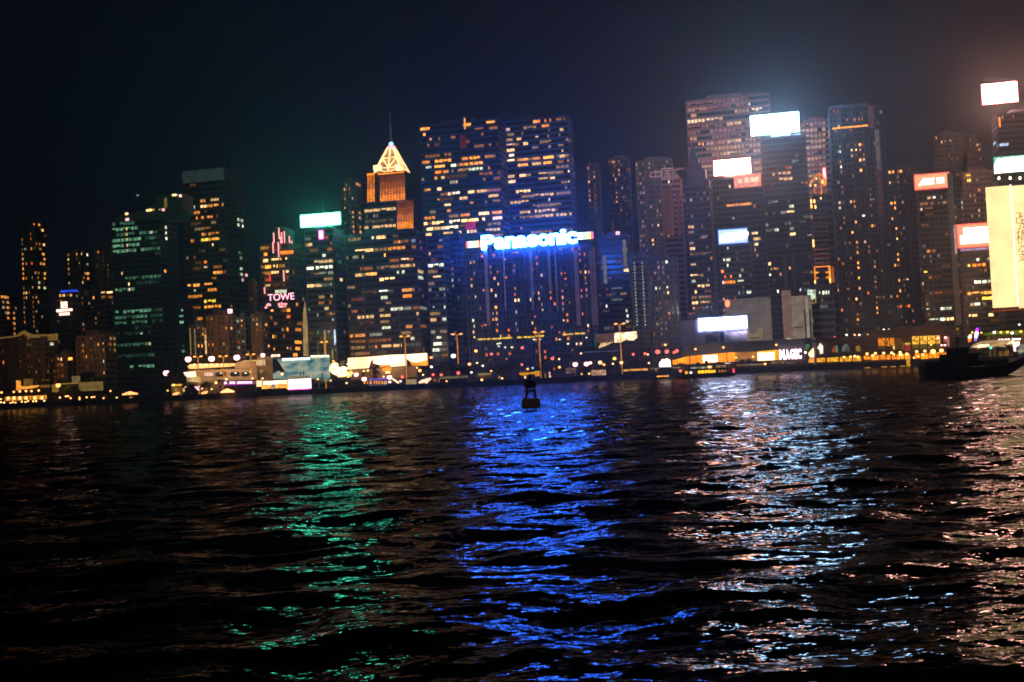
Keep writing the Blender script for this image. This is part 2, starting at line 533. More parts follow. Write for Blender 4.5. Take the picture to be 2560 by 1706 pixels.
    df = N('ShaderNodeBsdfDiffuse'); df.inputs[0].default_value = (.002, .004, .005, 1)
    gl = N('ShaderNodeBsdfGlossy'); gl.inputs['Color'].default_value = (WREF, WREF, WREF, 1); gl.inputs['Roughness'].default_value = .045
    fr = N('ShaderNodeFresnel'); fr.inputs['IOR'].default_value = 1.33
    mxs = N('ShaderNodeMixShader')
    Lk(nn.outputs[0], gl.inputs['Normal']); Lk(nn.outputs[0], fr.inputs['Normal']); Lk(fr.outputs[0], mxs.inputs[0])
    Lk(df.outputs[0], mxs.inputs[1]); Lk(gl.outputs[0], mxs.inputs[2]); Lk(mxs.outputs[0], out.inputs[0])
    me.materials.append(m)
    o = bpy.data.objects.new('water', me); scene.collection.objects.link(o)
    tag(o, kind='structure')
WREF = 0.29            # share of light a ruffled harbour sends back
WAVE1, WAVE2 = 0.50, 0.42
water()
SEA_Y = 900
FW = Front('S', 1280, 960, SEA_Y, R(5))     # the quay's line
def quay_y(x): 
    return FW.o.y - math.tan(FW.yaw)*(x - FW.o.x)
def build_land():
    pts = [(-2400, quay_y(-2400)), (2400, quay_y(2400)), (2400, 3000), (-2400, 3000)]
    m = MB(); m.v = [(x, y, LAND) for x, y in pts]; m.f = [(0, 1, 2, 3)]
    struct('ground', m, surf('waterfront_paving', (0.12, 0.11, 0.10), .8, .4, .05))
    m = MB()
    a = [(-2400, quay_y(-2400)), (2400, quay_y(2400))]
    m.v = [(a[0][0], a[0][1]-.02, -2), (a[1][0], a[1][1]-.02, -2), (a[1][0], a[1][1]-.02, LAND+.25), (a[0][0], a[0][1]-.02, LAND+.25),
           (a[0][0], a[0][1]+1.2, LAND+.25), (a[1][0], a[1][1]+1.2, LAND+.25), (a[1][0], a[1][1]+1.2, LAND-.1), (a[0][0], a[0][1]+1.2, LAND-.1)]
    m.f = [(0, 1, 2, 3), (3, 2, 5, 4), (4, 5, 6, 7)]
    x = -700
    while x < 700:                        # upright fenders
        y = quay_y(x) - .6
        b = len(m.v)
        m.box(x-.4, x+.4, y, y+.5, -1, LAND-.3)
        x += 9
    struct('sea_wall', m, surf('sea_wall_concrete', (0.05, 0.05, 0.055), .9, .4, .3))
    # road behind the first row
    m = MB(); m.v = [(-2300, quay_y(-2300)+62, LAND+.004), (2300, quay_y(2300)+62, LAND+.004), (2300, quay_y(2300)+78, LAND+.004), (-2300, quay_y(-2300)+78, LAND+.004)]; m.f = [(0, 1, 2, 3)]
    struct('road', m, surf('asphalt', (0.05, 0.05, 0.05), .8, .3, .5))
    # the hillside the far towers stand on
    n = 60; m = MB(); rnd = random.Random(4)
    for j in range(14):
        for i in range(n+1):
            x = -2300 + 4600*i/n; y = 1640 + j*95
            t = j/13
            hgt = LAND - 1 + (t**.8)*150*(.75 + .25*math.sin(i*.33) + .12*math.sin(i*.9+1))*(0 if j == 0 else 1)
            m.v.append((x, y, hgt + rnd.uniform(-3, 3)*(j > 0)))
    for j in range(13):
        for i in range(n):
            a = j*(n+1)+i; m.f.append((a, a+1, a+n+2, a+n+1))
    o = m.build('hillside', surf('dark_wooded_hill', (0.03, 0.045, 0.03), .95, .5, .02), smooth=True); tag(o, kind='structure')
build_land()

# ------------------------------------------------------------------ towers, left to right
B = Building
g = 'towers of the night skyline'
b = B('l1', 'apartment_tower', 'broad dim apartment block with dotted lights at the left edge, behind the gabled estate', 'f', -60, 43, 677, 1350, style='resid', wall='brown', fh=6.0, group=g)
b.hints('r1', 'y802 5a2 17a2 32c2 60o1 88a2 y818 47a2 y835 47a2 20c1 y850 47a2 20c1 y862 20c1 47c2 y870 24c2 y880 47a2 y890 50a2 20w1 y903 50a2 y915 50c2 86a2 y930 50a2 86a1 y945 86a2 y960 86a2 y975 86a2 y990 88a2 y1005 88a1 y1020 88a2 y1030 88a1')
b.fill(30, 'aacow', (0, 1, 1)); b.finish()
b = B('l2', 'apartment_tower', 'slender apartment tower with scattered amber windows rising alone near the left edge', 'f', 46, 108, 510, 1450, D=24, style='resid', wall='brown', fh=6.2, group=g)
b.hints('r1', 'y380 205a3 225-238a2 y427 254c3 y455 179a2 y483 181o2 y490 262c3 y500 215a1 235a1 y516 172-190a3 y530 240c1 y538 205-215a1 y552 258a3 y566 134a2 y580 134c2 266a2 y609 134a3 155-165c2 188r4 y613 245a2 262a2 y643 134-138a3 120a1 y660 208-228c2 230a1 y675 268c3 y688 138a2 225a1 y705 138a3 268a2 y715 190c1 y730 220c1 235w2 y752 232c2 y765 185-198c2 262-272w2 y785 138-146a3 175a2 y800 150-160c3 178a2 y806 155c2 y825 220c2 y832 225c2 y870 145c1 y880 145c1 y905 140c2 y940 135-148a1 250c1 y958 228o2 y970 135-150a2')
b.hints('r1', 'y808 195a1 y822 195a1 y836 195a1 y850 195a1 y864 195a1 y878 197a1 y892 197a1 y906 197a1 y920 198a1 y934 198a1 y948 199a1 y962 200a1 y976 200a1 y990 201a1 y1004 202a1')
b.fill(22, 'aacw', (0, 1, 1)); b.finish()
b = B('l4', 'apartment_tower', 'dim apartment tower with a column of amber windows behind the round P sign', 'r1', 380, 545, 545, 1500, D=24, style='resid', wall='brown', fh=6.2, group=g)
b.hints('r1', 'y556 458a2 475-482c2 y566 482c2 y575 518w3 480c1 y592 407c2 y590 478a1 y605 470-486a3 y608 520w1 y620 480o2 y625 407c1 y630 478o3 y643 478o2 y655 407a2 y660 505w1 y668 515-528a3 y688 480a2 y690 500a1 y708 518-528a3 y728 412c2 y733 480-495c2 y745 415c2')
b.fill(14, 'aac', (0, 1)); b.finish()
b = B('l5', 'apartment_tower', 'faint apartment tower just left of the green glass tower', 'r1', 562, 705, 530, 1520, D=22, style='resid', wall='brown', fh=6.2, group=g)
b.hints('r1', 'y543 572-590a2 y560 588o2 y617 640-660c2 y625 622c1 y660 636-660a2 y680 640-655a2 670a1 y700 725c1')
b.fill(16, 'aacw', (0, 1)); b.finish()
b = B('l6', 'hotel_building', 'dark hotel with a thin blue roof line and a lit P sign', 'r1', 332, 470, 788, 1250, D=26, style='grid', wall='dark', fh=5.6, group=g)
b.panel('light_strip', glow('blue_roof_tube', (.03, .09, 1), .7), 'r1', 358, 460, 772, 785, 1.2)
b.hints('r1', 'y802 358a3 375c2 385w2 405o2 422c2 455c1'); b.fill(10, 'ac', (0, 1)); b.finish()
b = B('l7', 'office_block', 'dark office block with a short bright roof light, right of the P sign', 'r1', 480, 700, 800, 1230, D=22, style='band', wall='dark', fh=5.6, group=g)
b.hints('r1', 'y806 555a3 600-640a1 645-670a1 y860 530c1 670p1 y995 470a1'); b.fill(12, 'aac', (0, 1))
b.panel('light_strip', wmat('c', 4), 'r1', 635, 668, 781, 791, .8); b.panel('light_strip', wmat('c', 2), 'r1', 600, 622, 783, 792, .8)
b.panel('lift_head', WALLS['gold'], 'r1', 500, 514, 778, 803, 2, 3); b.finish()
b = B('l3', 'apartment_block', 'long estate block with a floodlit amber gable roof at the far left', 'r1', -60, 337, 1050, 1080, D=18, style='resid', wall='brown', fh=5.2, roof=False)
gl = glow('floodlit_amber_parapet', (.9, .48, .10), .19)  # floodlight on the parapet is put in as a weak glow
m = MB(); 
def P2(bb, c, pts, y0, y1, off=-1.5):
    L = []
    for x, y in pts:
        u, z = bb.F.hit(c, x, y, off); L.append((u, z-bb.base))
    return MB().prism(L[::-1], y0, y1)
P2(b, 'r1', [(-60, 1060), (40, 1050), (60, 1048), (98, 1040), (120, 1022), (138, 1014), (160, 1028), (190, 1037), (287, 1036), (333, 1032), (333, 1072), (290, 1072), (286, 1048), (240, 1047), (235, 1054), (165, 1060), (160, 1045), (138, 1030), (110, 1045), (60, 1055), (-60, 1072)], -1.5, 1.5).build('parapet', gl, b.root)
b.hints('r1', 'y1100 300-318w2 120-140a0 185c1 y1120 140c1 y1192 15-25o3 118a2 y1216 142o2 185c1 y1242 75a2 y1260 130-143y2 225o2 215a1 y1290 75c1'); b.fill(26, 'aaaoc', (0, 0, 1)); b.finish()
b = B('l8a', 'apartment_block', 'small apartment block with a bright window cluster, beside the gabled estate', 'r1', 330, 462, 1165, 1075, D=16, style='resid', wall='brown', fh=5.0)
b.hints('r1', 'y1197 335c2 350c3 364c3 400-430a4 y1222 357a4 375a2 y1248 373o1'); b.fill(8, 'aao', (0, 1)); b.finish()
b = B('l8', 'apartment_block', 'brown apartment block with pilasters at the foot of the green glass tower', 'r1', 455, 690, 1045, 1070, D=18, style='resid', wall='brown', fh=5.0)
b.hints('r1', 'y1038 670c2 y1044 505c1 y1062 600c1 660c1 y1086 580-600a4 y1110 590c2 612c2 y1165 500-515a3 y1183 612w2 y1253 615c3 y1060 682y1 y1090 684y1 y1120 684y1'); b.fill(20, 'aaco', (0, 0, 1)); b.finish()

b = B('l9', 'glass_tower', 'green lit glass office tower with a raked crown on the left', 'r1', 655, 1052, 352, 1200, D=34, style='curtain', wall='green', fh=5.8, bay=3, group=g, roof=False)
G2, G1, G0 = glow('green_office_light_bright', (.28, .72, .40), .42, vary=.6, scale=.12), glow('green_office_light', (.20, .60, .34), .2, vary=.7, scale=.1), glow('green_office_light_dim', (.15, .5, .32), .07, vary=.8, scale=.1)
def band(bb, c, y, x0, x1, mat, yr=None):
    """lights along one whole floor"""
    a, z = bb.F.hit(c, x0, y); e, _ = bb.F.hit(c, x1, y)
    k = int((z-bb.base)//bb.fh)
    w = bb.w/2
    a, e = max(a, -w+.8), min(e, w-.8)
    if e > a and 0 <= k < bb.nf: bb.win(a, e, k, mat, hz=.62)
    bb.busy |= {k*1000+i for i in range(bb.nb)}
for y, x0, x1, mt in [(372, 970, 1045, G2), (382, 665, 800, G1), (400, 970, 1040, G0), (420, 665, 820, G2), (440, 690, 940, G1), (455, 860, 1000, G1), (487, 665, 840, G2), (470, 860, 1040, G0), (500, 900, 1040, G0), (522, 668, 830, G2), (520, 860, 1040, G1), (556, 668, 860, G2), (548, 860, 1040, G1), (575, 920, 1045, G0),
                      (718, 740, 830, G1), (715, 840, 1050, G1), (715, 1010, 1050, G2), (765, 680, 800, G2), (745, 810, 950, G0), (918, 682, 900, G2), (905, 910, 1060, G0), (950, 682, 880, G1), (940, 890, 1060, G0), (985, 682, 880, G1), (975, 900, 1060, G0), (1010, 800, 905, G0), (1050, 690, 900, G0), (1090, 690, 880, G1), (1145, 850, 920, G1), (1222, 770, 920, G2), (1180, 700, 900, G0)]:
    band(b, 'r1', y, x0, x1, mt)
b.hints('r1', 'y412 752c3 y448 752c3 y480 755c3 y515 755p3 y548 757c3 y405 985w2 y440 985w2 y470 988w3 y728 765c4 y755 768p4 y668 725c2 y675 982a3 y440 880-910w2 y1045 835-850w2 y1077 892w2 y1108 890c2')
P2(b, 'r1', [(668, 356), (700, 335), (780, 318), (860, 298), (925, 262), (925, 207), (1082, 200), (1086, 300), (1056, 345), (1052, 356)], -.3, 22, 0).build('crown', WALLS['green'], b.root)
for x0, x1, y0, y1, mt in [(742, 760, 313, 326, wmat('c', 4)), (745, 764, 346, 362, wmat('p', 3)), (868, 900, 292, 304, wmat('c', 4)), (905, 914, 292, 302, wmat('y', 2)), (962, 976, 289, 304, wmat('p', 4)), (945, 950, 292, 298, wmat('c', 2)), (1022, 1050, 203, 214, wmat('c', 4)), (1063, 1077, 206, 220, wmat('p', 4)), (975, 990, 226, 285, glow('amber_uplight', (.6, .42, .06), .25)), (810, 822, 208, 213, wmat('w', 1))]:
    b.panel('crown_lamp', mt, 'r1', x0, x1, y0, y1, 1.0)
b.finish()
b = B('l9b', 'glass_block', 'narrow green glass block attached low at the right of the green tower', 'r1', 1048, 1128, 880, 1180, D=20, style='curtain', wall='green', fh=5.8, bay=3)
for y, x0, x1, mt in [(910, 1075, 1120, glow('green_office_light_clear', (.4, .9, .6), .7)), (945, 1065, 1122, G2), (978, 1065, 1122, glow('green_office_light_clear', (.4, .9, .6), .7)), (1140, 1080, 1125, G2), (1100, 1080, 1125, G0), (1050, 1080, 1125, G0)]: band(b, 'r1', y, x0, x1, mt)
b.finish()

b = B('l10', 'office_tower', 'tallest brown office tower of the left half, with a faintly lit blank crown', 'r2', 84, 462, 55, 1360, D=58, style='grid', wall='brown', fh=6.6, bay=4.6, group=g)
b.panel('crown', surf('pale_crown_cladding', (.7, .6, .5)), 'r2', 84, 330, 58, 128, 1.6)  # faint light on the concrete crown is put into a paler colour
b.hints('r2', 'y245 190-222a2 255-300c2 y270 190-235c3 240-265a2 270-298a3 325a2 y282 85-110a1 155w2 y332 95-110a2 135-190a2 172o4 195-215a2 230-265a2 293a1 y385 255-285c1 130-200a0 y437 200-225a2 235-305a2 y466 195-250y3 255-305a3 140a3 y490 265c3 153a1 y575 115c1 160a1 y620 215-232o3 y625 160-200a0 y650 215-232n3 y640 270-320a1 y656 150-200a0 y672 268-322a3 y698 260-290a1 y735 215-262a3 150-192a3 y740 118-135a4 y757 235-290a2 y795 160w2 y820 120-205a2 y842 212-285y3 y880 215-320a3 145-195a1 y940 130-150a1 170-205a2 y968 130-150o1 180a1')
b.hints('r2', 'y350 420w2 440w2 y390 420w2 443w3 y555 425g1 y595 435w1 y636 436w2 y676 467p3 438w2 y718 442p3')
b.fill(14, 'aac', (0, 0, 1), run=3); b.finish()
b.mast('r2', 372, -40, 55, .7)
b = B('l11', 'office_slab', 'thin blank brown slab between the brown tower and the neon tower', 'r2', 478, 528, 740, 1130, D=10, style='band', wall='brown', fh=5.5); b.fill(4, 'a', (0,)); b.finish()
b = B('l12', 'apartment_block', 'low brown apartment block below the tall brown office tower', 'r2', 225, 402, 925, 1055, D=14, style='resid', wall='brown', fh=4.8)
b.panel('facade_lamp', wmat('p', 4), 'r2', 354, 380, 886, 912, 1)
b.hints('r2', 'y950 345-360a3 y972 435c3 y1000 335-372a3 y1005 380c2 y970 190n1 y1110 240a3 268o3 y1132 350a1 y940 230-240a1'); b.fill(22, 'aaco', (0, 0, 1)); b.finish()
b = B('l12b', 'apartment_block', 'low grey apartment block between two brown blocks near the neon tower', 'r2', 400, 498, 940, 1065, D=14, style='resid', wall='grey', fh=4.8)
b.hints('r2', 'y925 432w3 y972 437a3 y1000 440a2 y922 472b3'); b.fill(12, 'aacw', (0, 1)); b.finish()
b = B('l12d', 'office_block', 'small block with a bright outlined glass front beside the green tower', 'r2', 126, 232, 985, 1050, D=12, style='grid', wall='grey', fh=5.2)
for x in (132, 160, 222): b.panel('light_strip', wmat('c', 1), 'r2', x-2, x+2, 1000, 1160, .9)
b.panel('light_strip', wmat('c', 2), 'r2', 219, 226, 1040, 1150, 1.0)
b.hints('r2', 'y1108 178-188a3 200a4 y1050 210a2 y1000 180a1 210a1'); b.finish()
b = B('l12c', 'apartment_block', 'low brown block with amber windows directly left below the TOWE neon', 'r2', 495, 600, 930, 1060, D=14, style='resid', wall='brown', fh=4.8)
b.hints('r2', 'y945 505-545n1 y965 575-590a3 550a1 y990 530c2 548-575a3 y1000 505a1 y1030 520a1 y1112 598a3 y1060 540a1'); b.fill(18, 'aaoc', (0, 1)); b.finish()

b = B('l13', 'neon_tower', 'tower with red neon tubes on its crown and TOWE in neon letters', 'r2', 543, 800, 497, 1140, D=34, style='band', wall='brown', fh=6.3, bay=4)
b.hints('r2', 'y510 548-600a1 y555 568-590a3 y592 565-596c3 612-660c3 670c2 702c3 y628 545-570c1 575-612a4 630c3 648a3 y662 612-658c3 560-575a1 700-728c3 550a1 y690 710a1 y735 580c1 620-700a0 y768 580-610c2 635-705w2 y835 810w1 y855 768a2 y876 558a3 y910 610-628a3 y912 685-735a3 y935 705-730o2 y955 628-650a1 y960 770-795a1 y1005 710o4 760-790a2 y1040 625a3 y1060 600a1 640c1 690a1 y1082 598a2 755-795a3 y1110 598-608a2 630a2 710c2 y1130 760-785a3 y1155 745-770a3')
b.fill(14, 'aacy', (0, 1), run=2)
cr = B('l13x', 'tower_crown', 'x', 'r2', 616, 742, 402, 1140, D=20, style='grid', wall='grey', fh=6.3, bay=2.4, roof=False)
for ch in list(cr.root.children):                     # the crown is a part of the neon tower
    if ch.name.startswith('glazing'): bpy.data.objects.remove(ch)
    else:
        ch.name = 'crown'; ch.matrix_parent_inverse = Matrix.Identity(4)
        M = Matrix.Translation(cr.root.location) @ Matrix.Rotation(-YAW, 4, 'Z')
        Mb = Matrix.Translation(b.root.location) @ Matrix.Rotation(-YAW, 4, 'Z')
        ch.data.transform(Mb.inverted() @ M @ Matrix.Translation((0, 3, 0))); ch.parent = b.root
bpy.data.objects.remove(cr.root)
RN = glow('red_neon', (1, .30, .30), 2.6, vary=0)
RD = glow('deep_red_neon', (1, .03, .02), 1.4, vary=0)
for x, y0, y1, mt in [(627, 433, 492, RN), (658, 402, 470, RN), (674, 430, 495, RN), (690, 424, 492, RN), (720, 452, 492, RN), (733, 482, 496, RN), (623, 488, 555, RN), (655, 488, 577, RN), (668, 455, 494, RN), (603, 672, 722, RD), (686, 655, 720, RN), (572, 757, 795, RN)]:
    b.panel('neon_tube', mt, 'n' if False else 'r2', x-2.2, x+2.2, y0, y1, 3.2, 2.2 if False else -2.2)
b.panel('neon_tube', wmat('o', 4), 'r2', 666, 742, 541, 547, 1.5)
b.panel('neon_tube', wmat('o', 3), 'r2', 668, 740, 550, 559, 1.2)
b.finish()
sign('neon_sign', 'TOWE in dotted red neon letters low on the tower with neon tubes', b, 'r2', 583, 762, 792, 842, WALLS['dark'], None, None, glow('pink_neon_letters', (1, .42, .5), 3.2, vary=0), 1.2, False, ('TOWE', 1.15, .03, .02), .4)
sign('neon_sign', 'small broken red neon characters just beneath the TOWE letters', b, 'r2', 572, 715, 848, 882, WALLS['dark'], None, [(.02, .12, .1, .4), (.08, .28, .5, .75), (.12, .25, .6, .95), (.58, .66, .4, .9), (.62, .8, .1, .35), (.7, .76, .3, 1.0), (.8, .95, .5, .8), (.85, .9, .1, .4)], RN, 1.2, False, None, .4)

b = B('l14', 'office_tower', 'dark office tower under the white rooftop screen with a green glow', 'r2', 808, 1046, 410, 1120, D=30, style='band', wall='blue', fh=5.8, bay=3.6)
b.hints('r2', 'y512 805-830c1 832-858c2 y540 855-870a1 y565 915-938w2 y575 1005w0 y600 865-1030c2 y618 870-935w1 1020g1 y630 815-865w3 875-980w3 y660 870-940w1 950-1000w1 y705 925-980c1 y715 1030c3 y735 880p1 970w1 y757 818-870c3 875-915c2 y805 895-930c1 975a1 y800 970w2 y900 930-955c2 960-975c2 y905 985c1 y935 890w1 y965 980l2 y1020 890g1 955w1 y1060 1000w1 y1075 990l2')
b.panel('light_strip', glow('blue_white_tubes', (.6, .8, 1), 1.2), 'r2', 986, 994, 1008, 1085, .9)
b.fill(18, 'wwcg', (0, 0, 1), run=3); b.finish()
b.mast('r2', 893, 190, 410, .35, 8); b.mast('r2', 918, 205, 410, .35, 12)
GREENW = glow('green_white_screen', (.06, 1.0, .60), 34, True, 0)
sign('rooftop_screen', 'blank white rooftop screen with a strong green glow on the left half', b, 'r2', 783, 1027, 316, 396, GREENW, wmat('g', 3), None, None, 1.5)
sign('vertical_sign', 'small pink white upright sign hanging just below the green glowing screen', b, 'r2', 893, 924, 417, 473, glow('pink_white_sign', (1, .8, .95), 4), glow('magenta_rim', (1, .12, .7), 1.2, vary=0), None, None, 1.5, False)

b = B('l15', 'apartment_tower', 'dim stepped apartment tower behind, left of the orange crowned tower', 'r2', 1020, 1152, 130, 1500, D=22, style='resid', wall='brown', fh=6.2, group=g)
b.hints('r2', 'y128 1115-1140a2 y142 1110-1125a3 y153 1120-1135a1 y158 1055-1075c2 y172 1045-1080a3 y183 1060c1 y215 1055c2 y236 1030a1 1055c3 1095a2 y268 1055a1 y290 1052a2 y320 1098o3 y310 1140a2 y335 1100a1 y352 1100a3 y350 1142a2 y375 1100a1 y396 1100a3 y390 1143a2 y424 1102o3 y420 1145a3'); b.fill(18, 'aaoc', (0, 1)); b.finish()

# ---- the tower with the glowing pyramid and mast
b = B('cp', 'pyramid_tower', 'tower with orange lit shaft, golden glass pyramid and needle mast', 'r3', 128, 405, 528, 1400, D=62, style='band', wall='dark', fh=6.8, bay=4, roof=False)
C = {}
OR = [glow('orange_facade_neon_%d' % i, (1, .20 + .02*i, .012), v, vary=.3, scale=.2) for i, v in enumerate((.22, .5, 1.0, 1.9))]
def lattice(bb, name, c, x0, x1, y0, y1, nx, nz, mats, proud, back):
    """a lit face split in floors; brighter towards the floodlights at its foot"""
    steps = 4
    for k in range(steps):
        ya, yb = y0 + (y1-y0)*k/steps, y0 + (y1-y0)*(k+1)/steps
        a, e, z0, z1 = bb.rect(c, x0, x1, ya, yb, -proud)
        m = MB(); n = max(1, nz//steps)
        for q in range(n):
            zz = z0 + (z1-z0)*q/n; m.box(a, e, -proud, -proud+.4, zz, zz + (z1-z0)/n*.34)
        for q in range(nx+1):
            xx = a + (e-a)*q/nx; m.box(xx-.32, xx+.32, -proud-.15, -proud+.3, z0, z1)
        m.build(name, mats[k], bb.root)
w0, _ = b.F.hit('r3', 166, 450); w1, _ = b.F.hit('r3', 360, 450)
zt = b.F.hit('r3', 262, 383)[1]-b.base; zb = b.h - 1
MB().box(w0, w1, 2, 50, zb, zt).build('shaft', surf('bronze_glass', (.07, .04, .03), .3), b.root)
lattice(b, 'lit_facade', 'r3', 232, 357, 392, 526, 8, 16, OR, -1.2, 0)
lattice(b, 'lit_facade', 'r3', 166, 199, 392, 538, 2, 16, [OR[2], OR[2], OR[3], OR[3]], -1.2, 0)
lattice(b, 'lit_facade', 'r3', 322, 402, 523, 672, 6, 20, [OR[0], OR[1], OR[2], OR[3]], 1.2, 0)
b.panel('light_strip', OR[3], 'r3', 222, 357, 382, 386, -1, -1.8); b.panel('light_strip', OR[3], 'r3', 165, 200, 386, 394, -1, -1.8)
xm = (w0+w1)/2; hw = (w1-w0)/2*.76
za = b.F.hit('r3', 255, 236)[1]-b.base
ym = 26
PY = glow('golden_pyramid_frame', (1, .60, .24), 2.4, vary=.3, scale=.1); PB = glow('gilded_pyramid_glass', (1, .5, .22), .5, vary=.6, scale=.12)
z0p = zt + 1.5
MB().box(w0-.5, w1+.5, 1, 51, zt, zt+1.5).build('cornice', METAL, b.root)
m = MB(); b4 = [(xm-hw, ym-hw), (xm+hw, ym-hw), (xm+hw, ym+hw), (xm-hw, ym+hw)]
t4 = [(xm-4, ym-4), (xm+4, ym-4), (xm+4, ym+4), (xm-4, ym+4)]
m.v = [(x, y, z0p) for x, y in b4] + [(x, y, za) for x, y in t4]
m.f = [(0, 1, 5, 4), (1, 2, 6, 5), (2, 3, 7, 6), (3, 0, 4, 7), (4, 5, 6, 7)]
m.build('pyramid_glass', PB, b.root)
m = MB()
for i in range(4):
    m.tube((*b4[i], z0p), (*t4[i], za), 1.5)
    j = (i+1) % 4
    mb_ = ((b4[i][0]+b4[j][0])/2, (b4[i][1]+b4[j][1])/2); mt_ = ((t4[i][0]+t4[j][0])/2, (t4[i][1]+t4[j][1])/2)
    m.tube((*mb_, z0p), (*mt_, za), 1.1)
    H = za-z0p
    def lerp(p, q, t): return (p[0]+(q[0]-p[0])*t, p[1]+(q[1]-p[1])*t, z0p+H*t)
    for t1, t2 in ((.22, .22), (.62, .62)):
        m.tube(lerp(b4[i], t4[i], t1), lerp(b4[j], t4[j], t2), .8)
    m.tube(lerp(mb_, mt_, .22), lerp(b4[i], t4[i], .62), .8); m.tube(lerp(mb_, mt_, .22), lerp(b4[j], t4[j], .62), .8)
    m.tube(lerp(mb_, mt_, 0), lerp(b4[i], t4[i], .22), .8); m.tube(lerp(mb_, mt_, 0), lerp(b4[j], t4[j], .22), .8)
m.build('pyramid_frame', PY, b.root)
b.panel('corner_lamp', glow('hot_gold_lamp', (1, .6, .22), 5), 'r3', 205, 238, 346, 370, -1, -6); b.panel('corner_lamp', glow('hot_gold_lamp', (1, .6, .22), 5), 'r3', 318, 340, 344, 370, -1, -6)
MB().ball((xm, ym, za+1), 6, sz=.6).build('beacon', glow('red_white_beacon', (1, .35, .32), 3.2), b.root)
MB().ball((xm, ym, za+6), 3.2).build('beacon', glow('blue_white_beacon', (.3, .6, 1), 2.5), b.root)
zm = b.F.hit('r3', 246, 68, ym)[1]-b.base
MB().tube((xm, ym, za), (xm, ym, zm), 1.9, .7).build('mast', surf('pale_mast_steel', (.5, .5, .52)), b.root)
b.hints('r3', 'y570 148-165c2 166-190c2 192-230c2 235-260c2 262-312c2 y605 160c0 200c1 215c1 y632 150-300c0 y660 148-170c2 190-230c2 232-315c2')
b.finish()

b = B('l17', 'office_tower', 'broad dark office tower with many cream window strips below the pyramid tower', 'r3', 45, 472, 700, 1120, D=30, style='band', wall='dark', fh=5.8, bay=3.6, group=g)
b.hints('r3', 'y716 60-130c1 185-198w2 210-260c3 y735 330a3 365-380a1 y750 395-440l1 y778 100-150c3 152-195c3 200-270c1 270-365a2 y760 395-435a1 445m1 y800 255a4 y812 140c2 y822 340-380c3 y835 60a1 y856 280-330a1 y880 335-415c2 230-330c1 420-455c2 y905 48-60c1 100-150c2 155-210c2 y915 160-215a4 y910 318-330w2 345-360w2 415-455w2 y935 30c2 y945 225-310c4 y988 60-100c1 y1003 225-275w3 345-395a3 y1030 350-397o3 235-270w2 y1045 110-155m1 y1090 285-350w2 355-395w1 415-475w1 y1112 420-445c2 y1125 110-200c2 230-285c2 y1155 10-30c1 70a1 230-280c1 y1172 365-400a2 420-475a1 y1180 240-285w2 y1210 340-395c1 y1232 390-410w2 y1248 60-90a2 100-155a2 y1250 180-210a1 y1270 60-160a1 175-290a1 y1300 65-155c1 y1298 240-290c2 300-345c2 y1320 100-150c1 y1300 210o3')
b.fill(22, 'cccaw', (0, 0, 1), run=5)
b.panel('pilaster', WALLS['grey'], 'r3', 146, 152, 850, 1320, 1.4); b.panel('pilaster', WALLS['grey'], 'r3', 328, 334, 1090, 1320, 1.4); b.finish()
b = B('l18', 'office_tower', 'dark tower with cream strip windows left of the blue lit block', 'r3', 470, 592, 722, 1130, D=20, style='band', wall='blue', fh=5.8, bay=3.4, group=g)
b.hints('r3', 'y712 475-505c2 y730 540-580l1 y805 490c2 y822 605c2 y873 475-565w3 y898 480-530c1 y942 508-550c3 y970 480-515c1 y1030 565-575w1 y1083 510w2 568w2 y1110 480-545c1 y1135 482w2 y1155 490-525c2 555-580w2 y1225 490-520w1 545-585c1 y1250 485-500w2 525-550w2 y1275 487-500w3 510-552w3 y1300 508-540w3 y1322 505-530w2'); b.fill(10, 'wc', (0, 1), run=3); b.finish()
b = B('l19', 'office_slab', 'narrow dark slab with a pale upright rib next to the blue lit block', 'r3', 592, 668, 712, 1150, D=18, style='grid', wall='blue', fh=5.8)
b.panel('pilaster', WALLS['white'], 'r3', 577, 587, 725, 1060, 1.2)
b.hints('r3', 'y935 607w2 y958 605w1 612w1 y985 612w1 y1030 640w1 y1230 600c1'); b.fill(8, 'wc', (0, 0, 1)); b.finish()

b = B('l20', 'office_tower', 'big square office tower with dense warm window strips behind the blue sign', 'r3', 430, 884, 118, 1310, D=30, style='band', wall='dark', fh=6.4, bay=4.4, group=g)
b.hints('r3', 'y150 440-490a3 y130 515-605a4 y118 625-665a4 675-705a3 y116 785-830a3 y155 725-770a1 800-845a1 y188 455-468a3 600-625a1 y217 425-440o3 y208 488-500a2 y200 540a1 y295 465-605a1 y300 655-690a2 695-755a3 780-825a3 y330 450-490a2 515-605a3 650-690a3 695-770a3 y345 600-628w3 y357 515-570a4 y365 470-500w2 610w1 645-680w2 690-770w2 800a2 y387 518-550o3 560-590a2 y403 440-460c1 y418 515-530a3 550-570c2 595-635w2 y462 470-495a2 785-830a1 y480 530-552c4 460-475c1 y493 690-725c3 735-790c2 795-850c2 y505 580-650n4 y530 645-690c2 y545 565-600c3 700-720a2 780-790c1 820-860c1 y515 535a3 y575 580-600a2 y582 745-800c4 815-870a3 y580 490-520c1 y612 460-520a2 y600 590-640c1 650-700a2 y632 590-650n4 655-700c4 700-745c4 765-780c4 y645 455-565c4 y625 820-870n3 y640 790-865c1 y665 545-570c3 570-640n4 y685 475-510c4 515-560c2 560-610c2 620-655c3 690n4 y708 470-510c3 y680 700-735c2 780-860c2 y700 790-850c1')
b.fill(55, 'accan', (0, 1, 1), run=4)
b.panel('light_strip', wmat('a', 3), 'r3', 669, 676, 92, 152, 1.2)
b.panel('wall_panel', glow('dim_magenta_screen', (.8, .03, .22), .5, vary=.6), 'r3', 678, 728, 640, 676, 1.2)
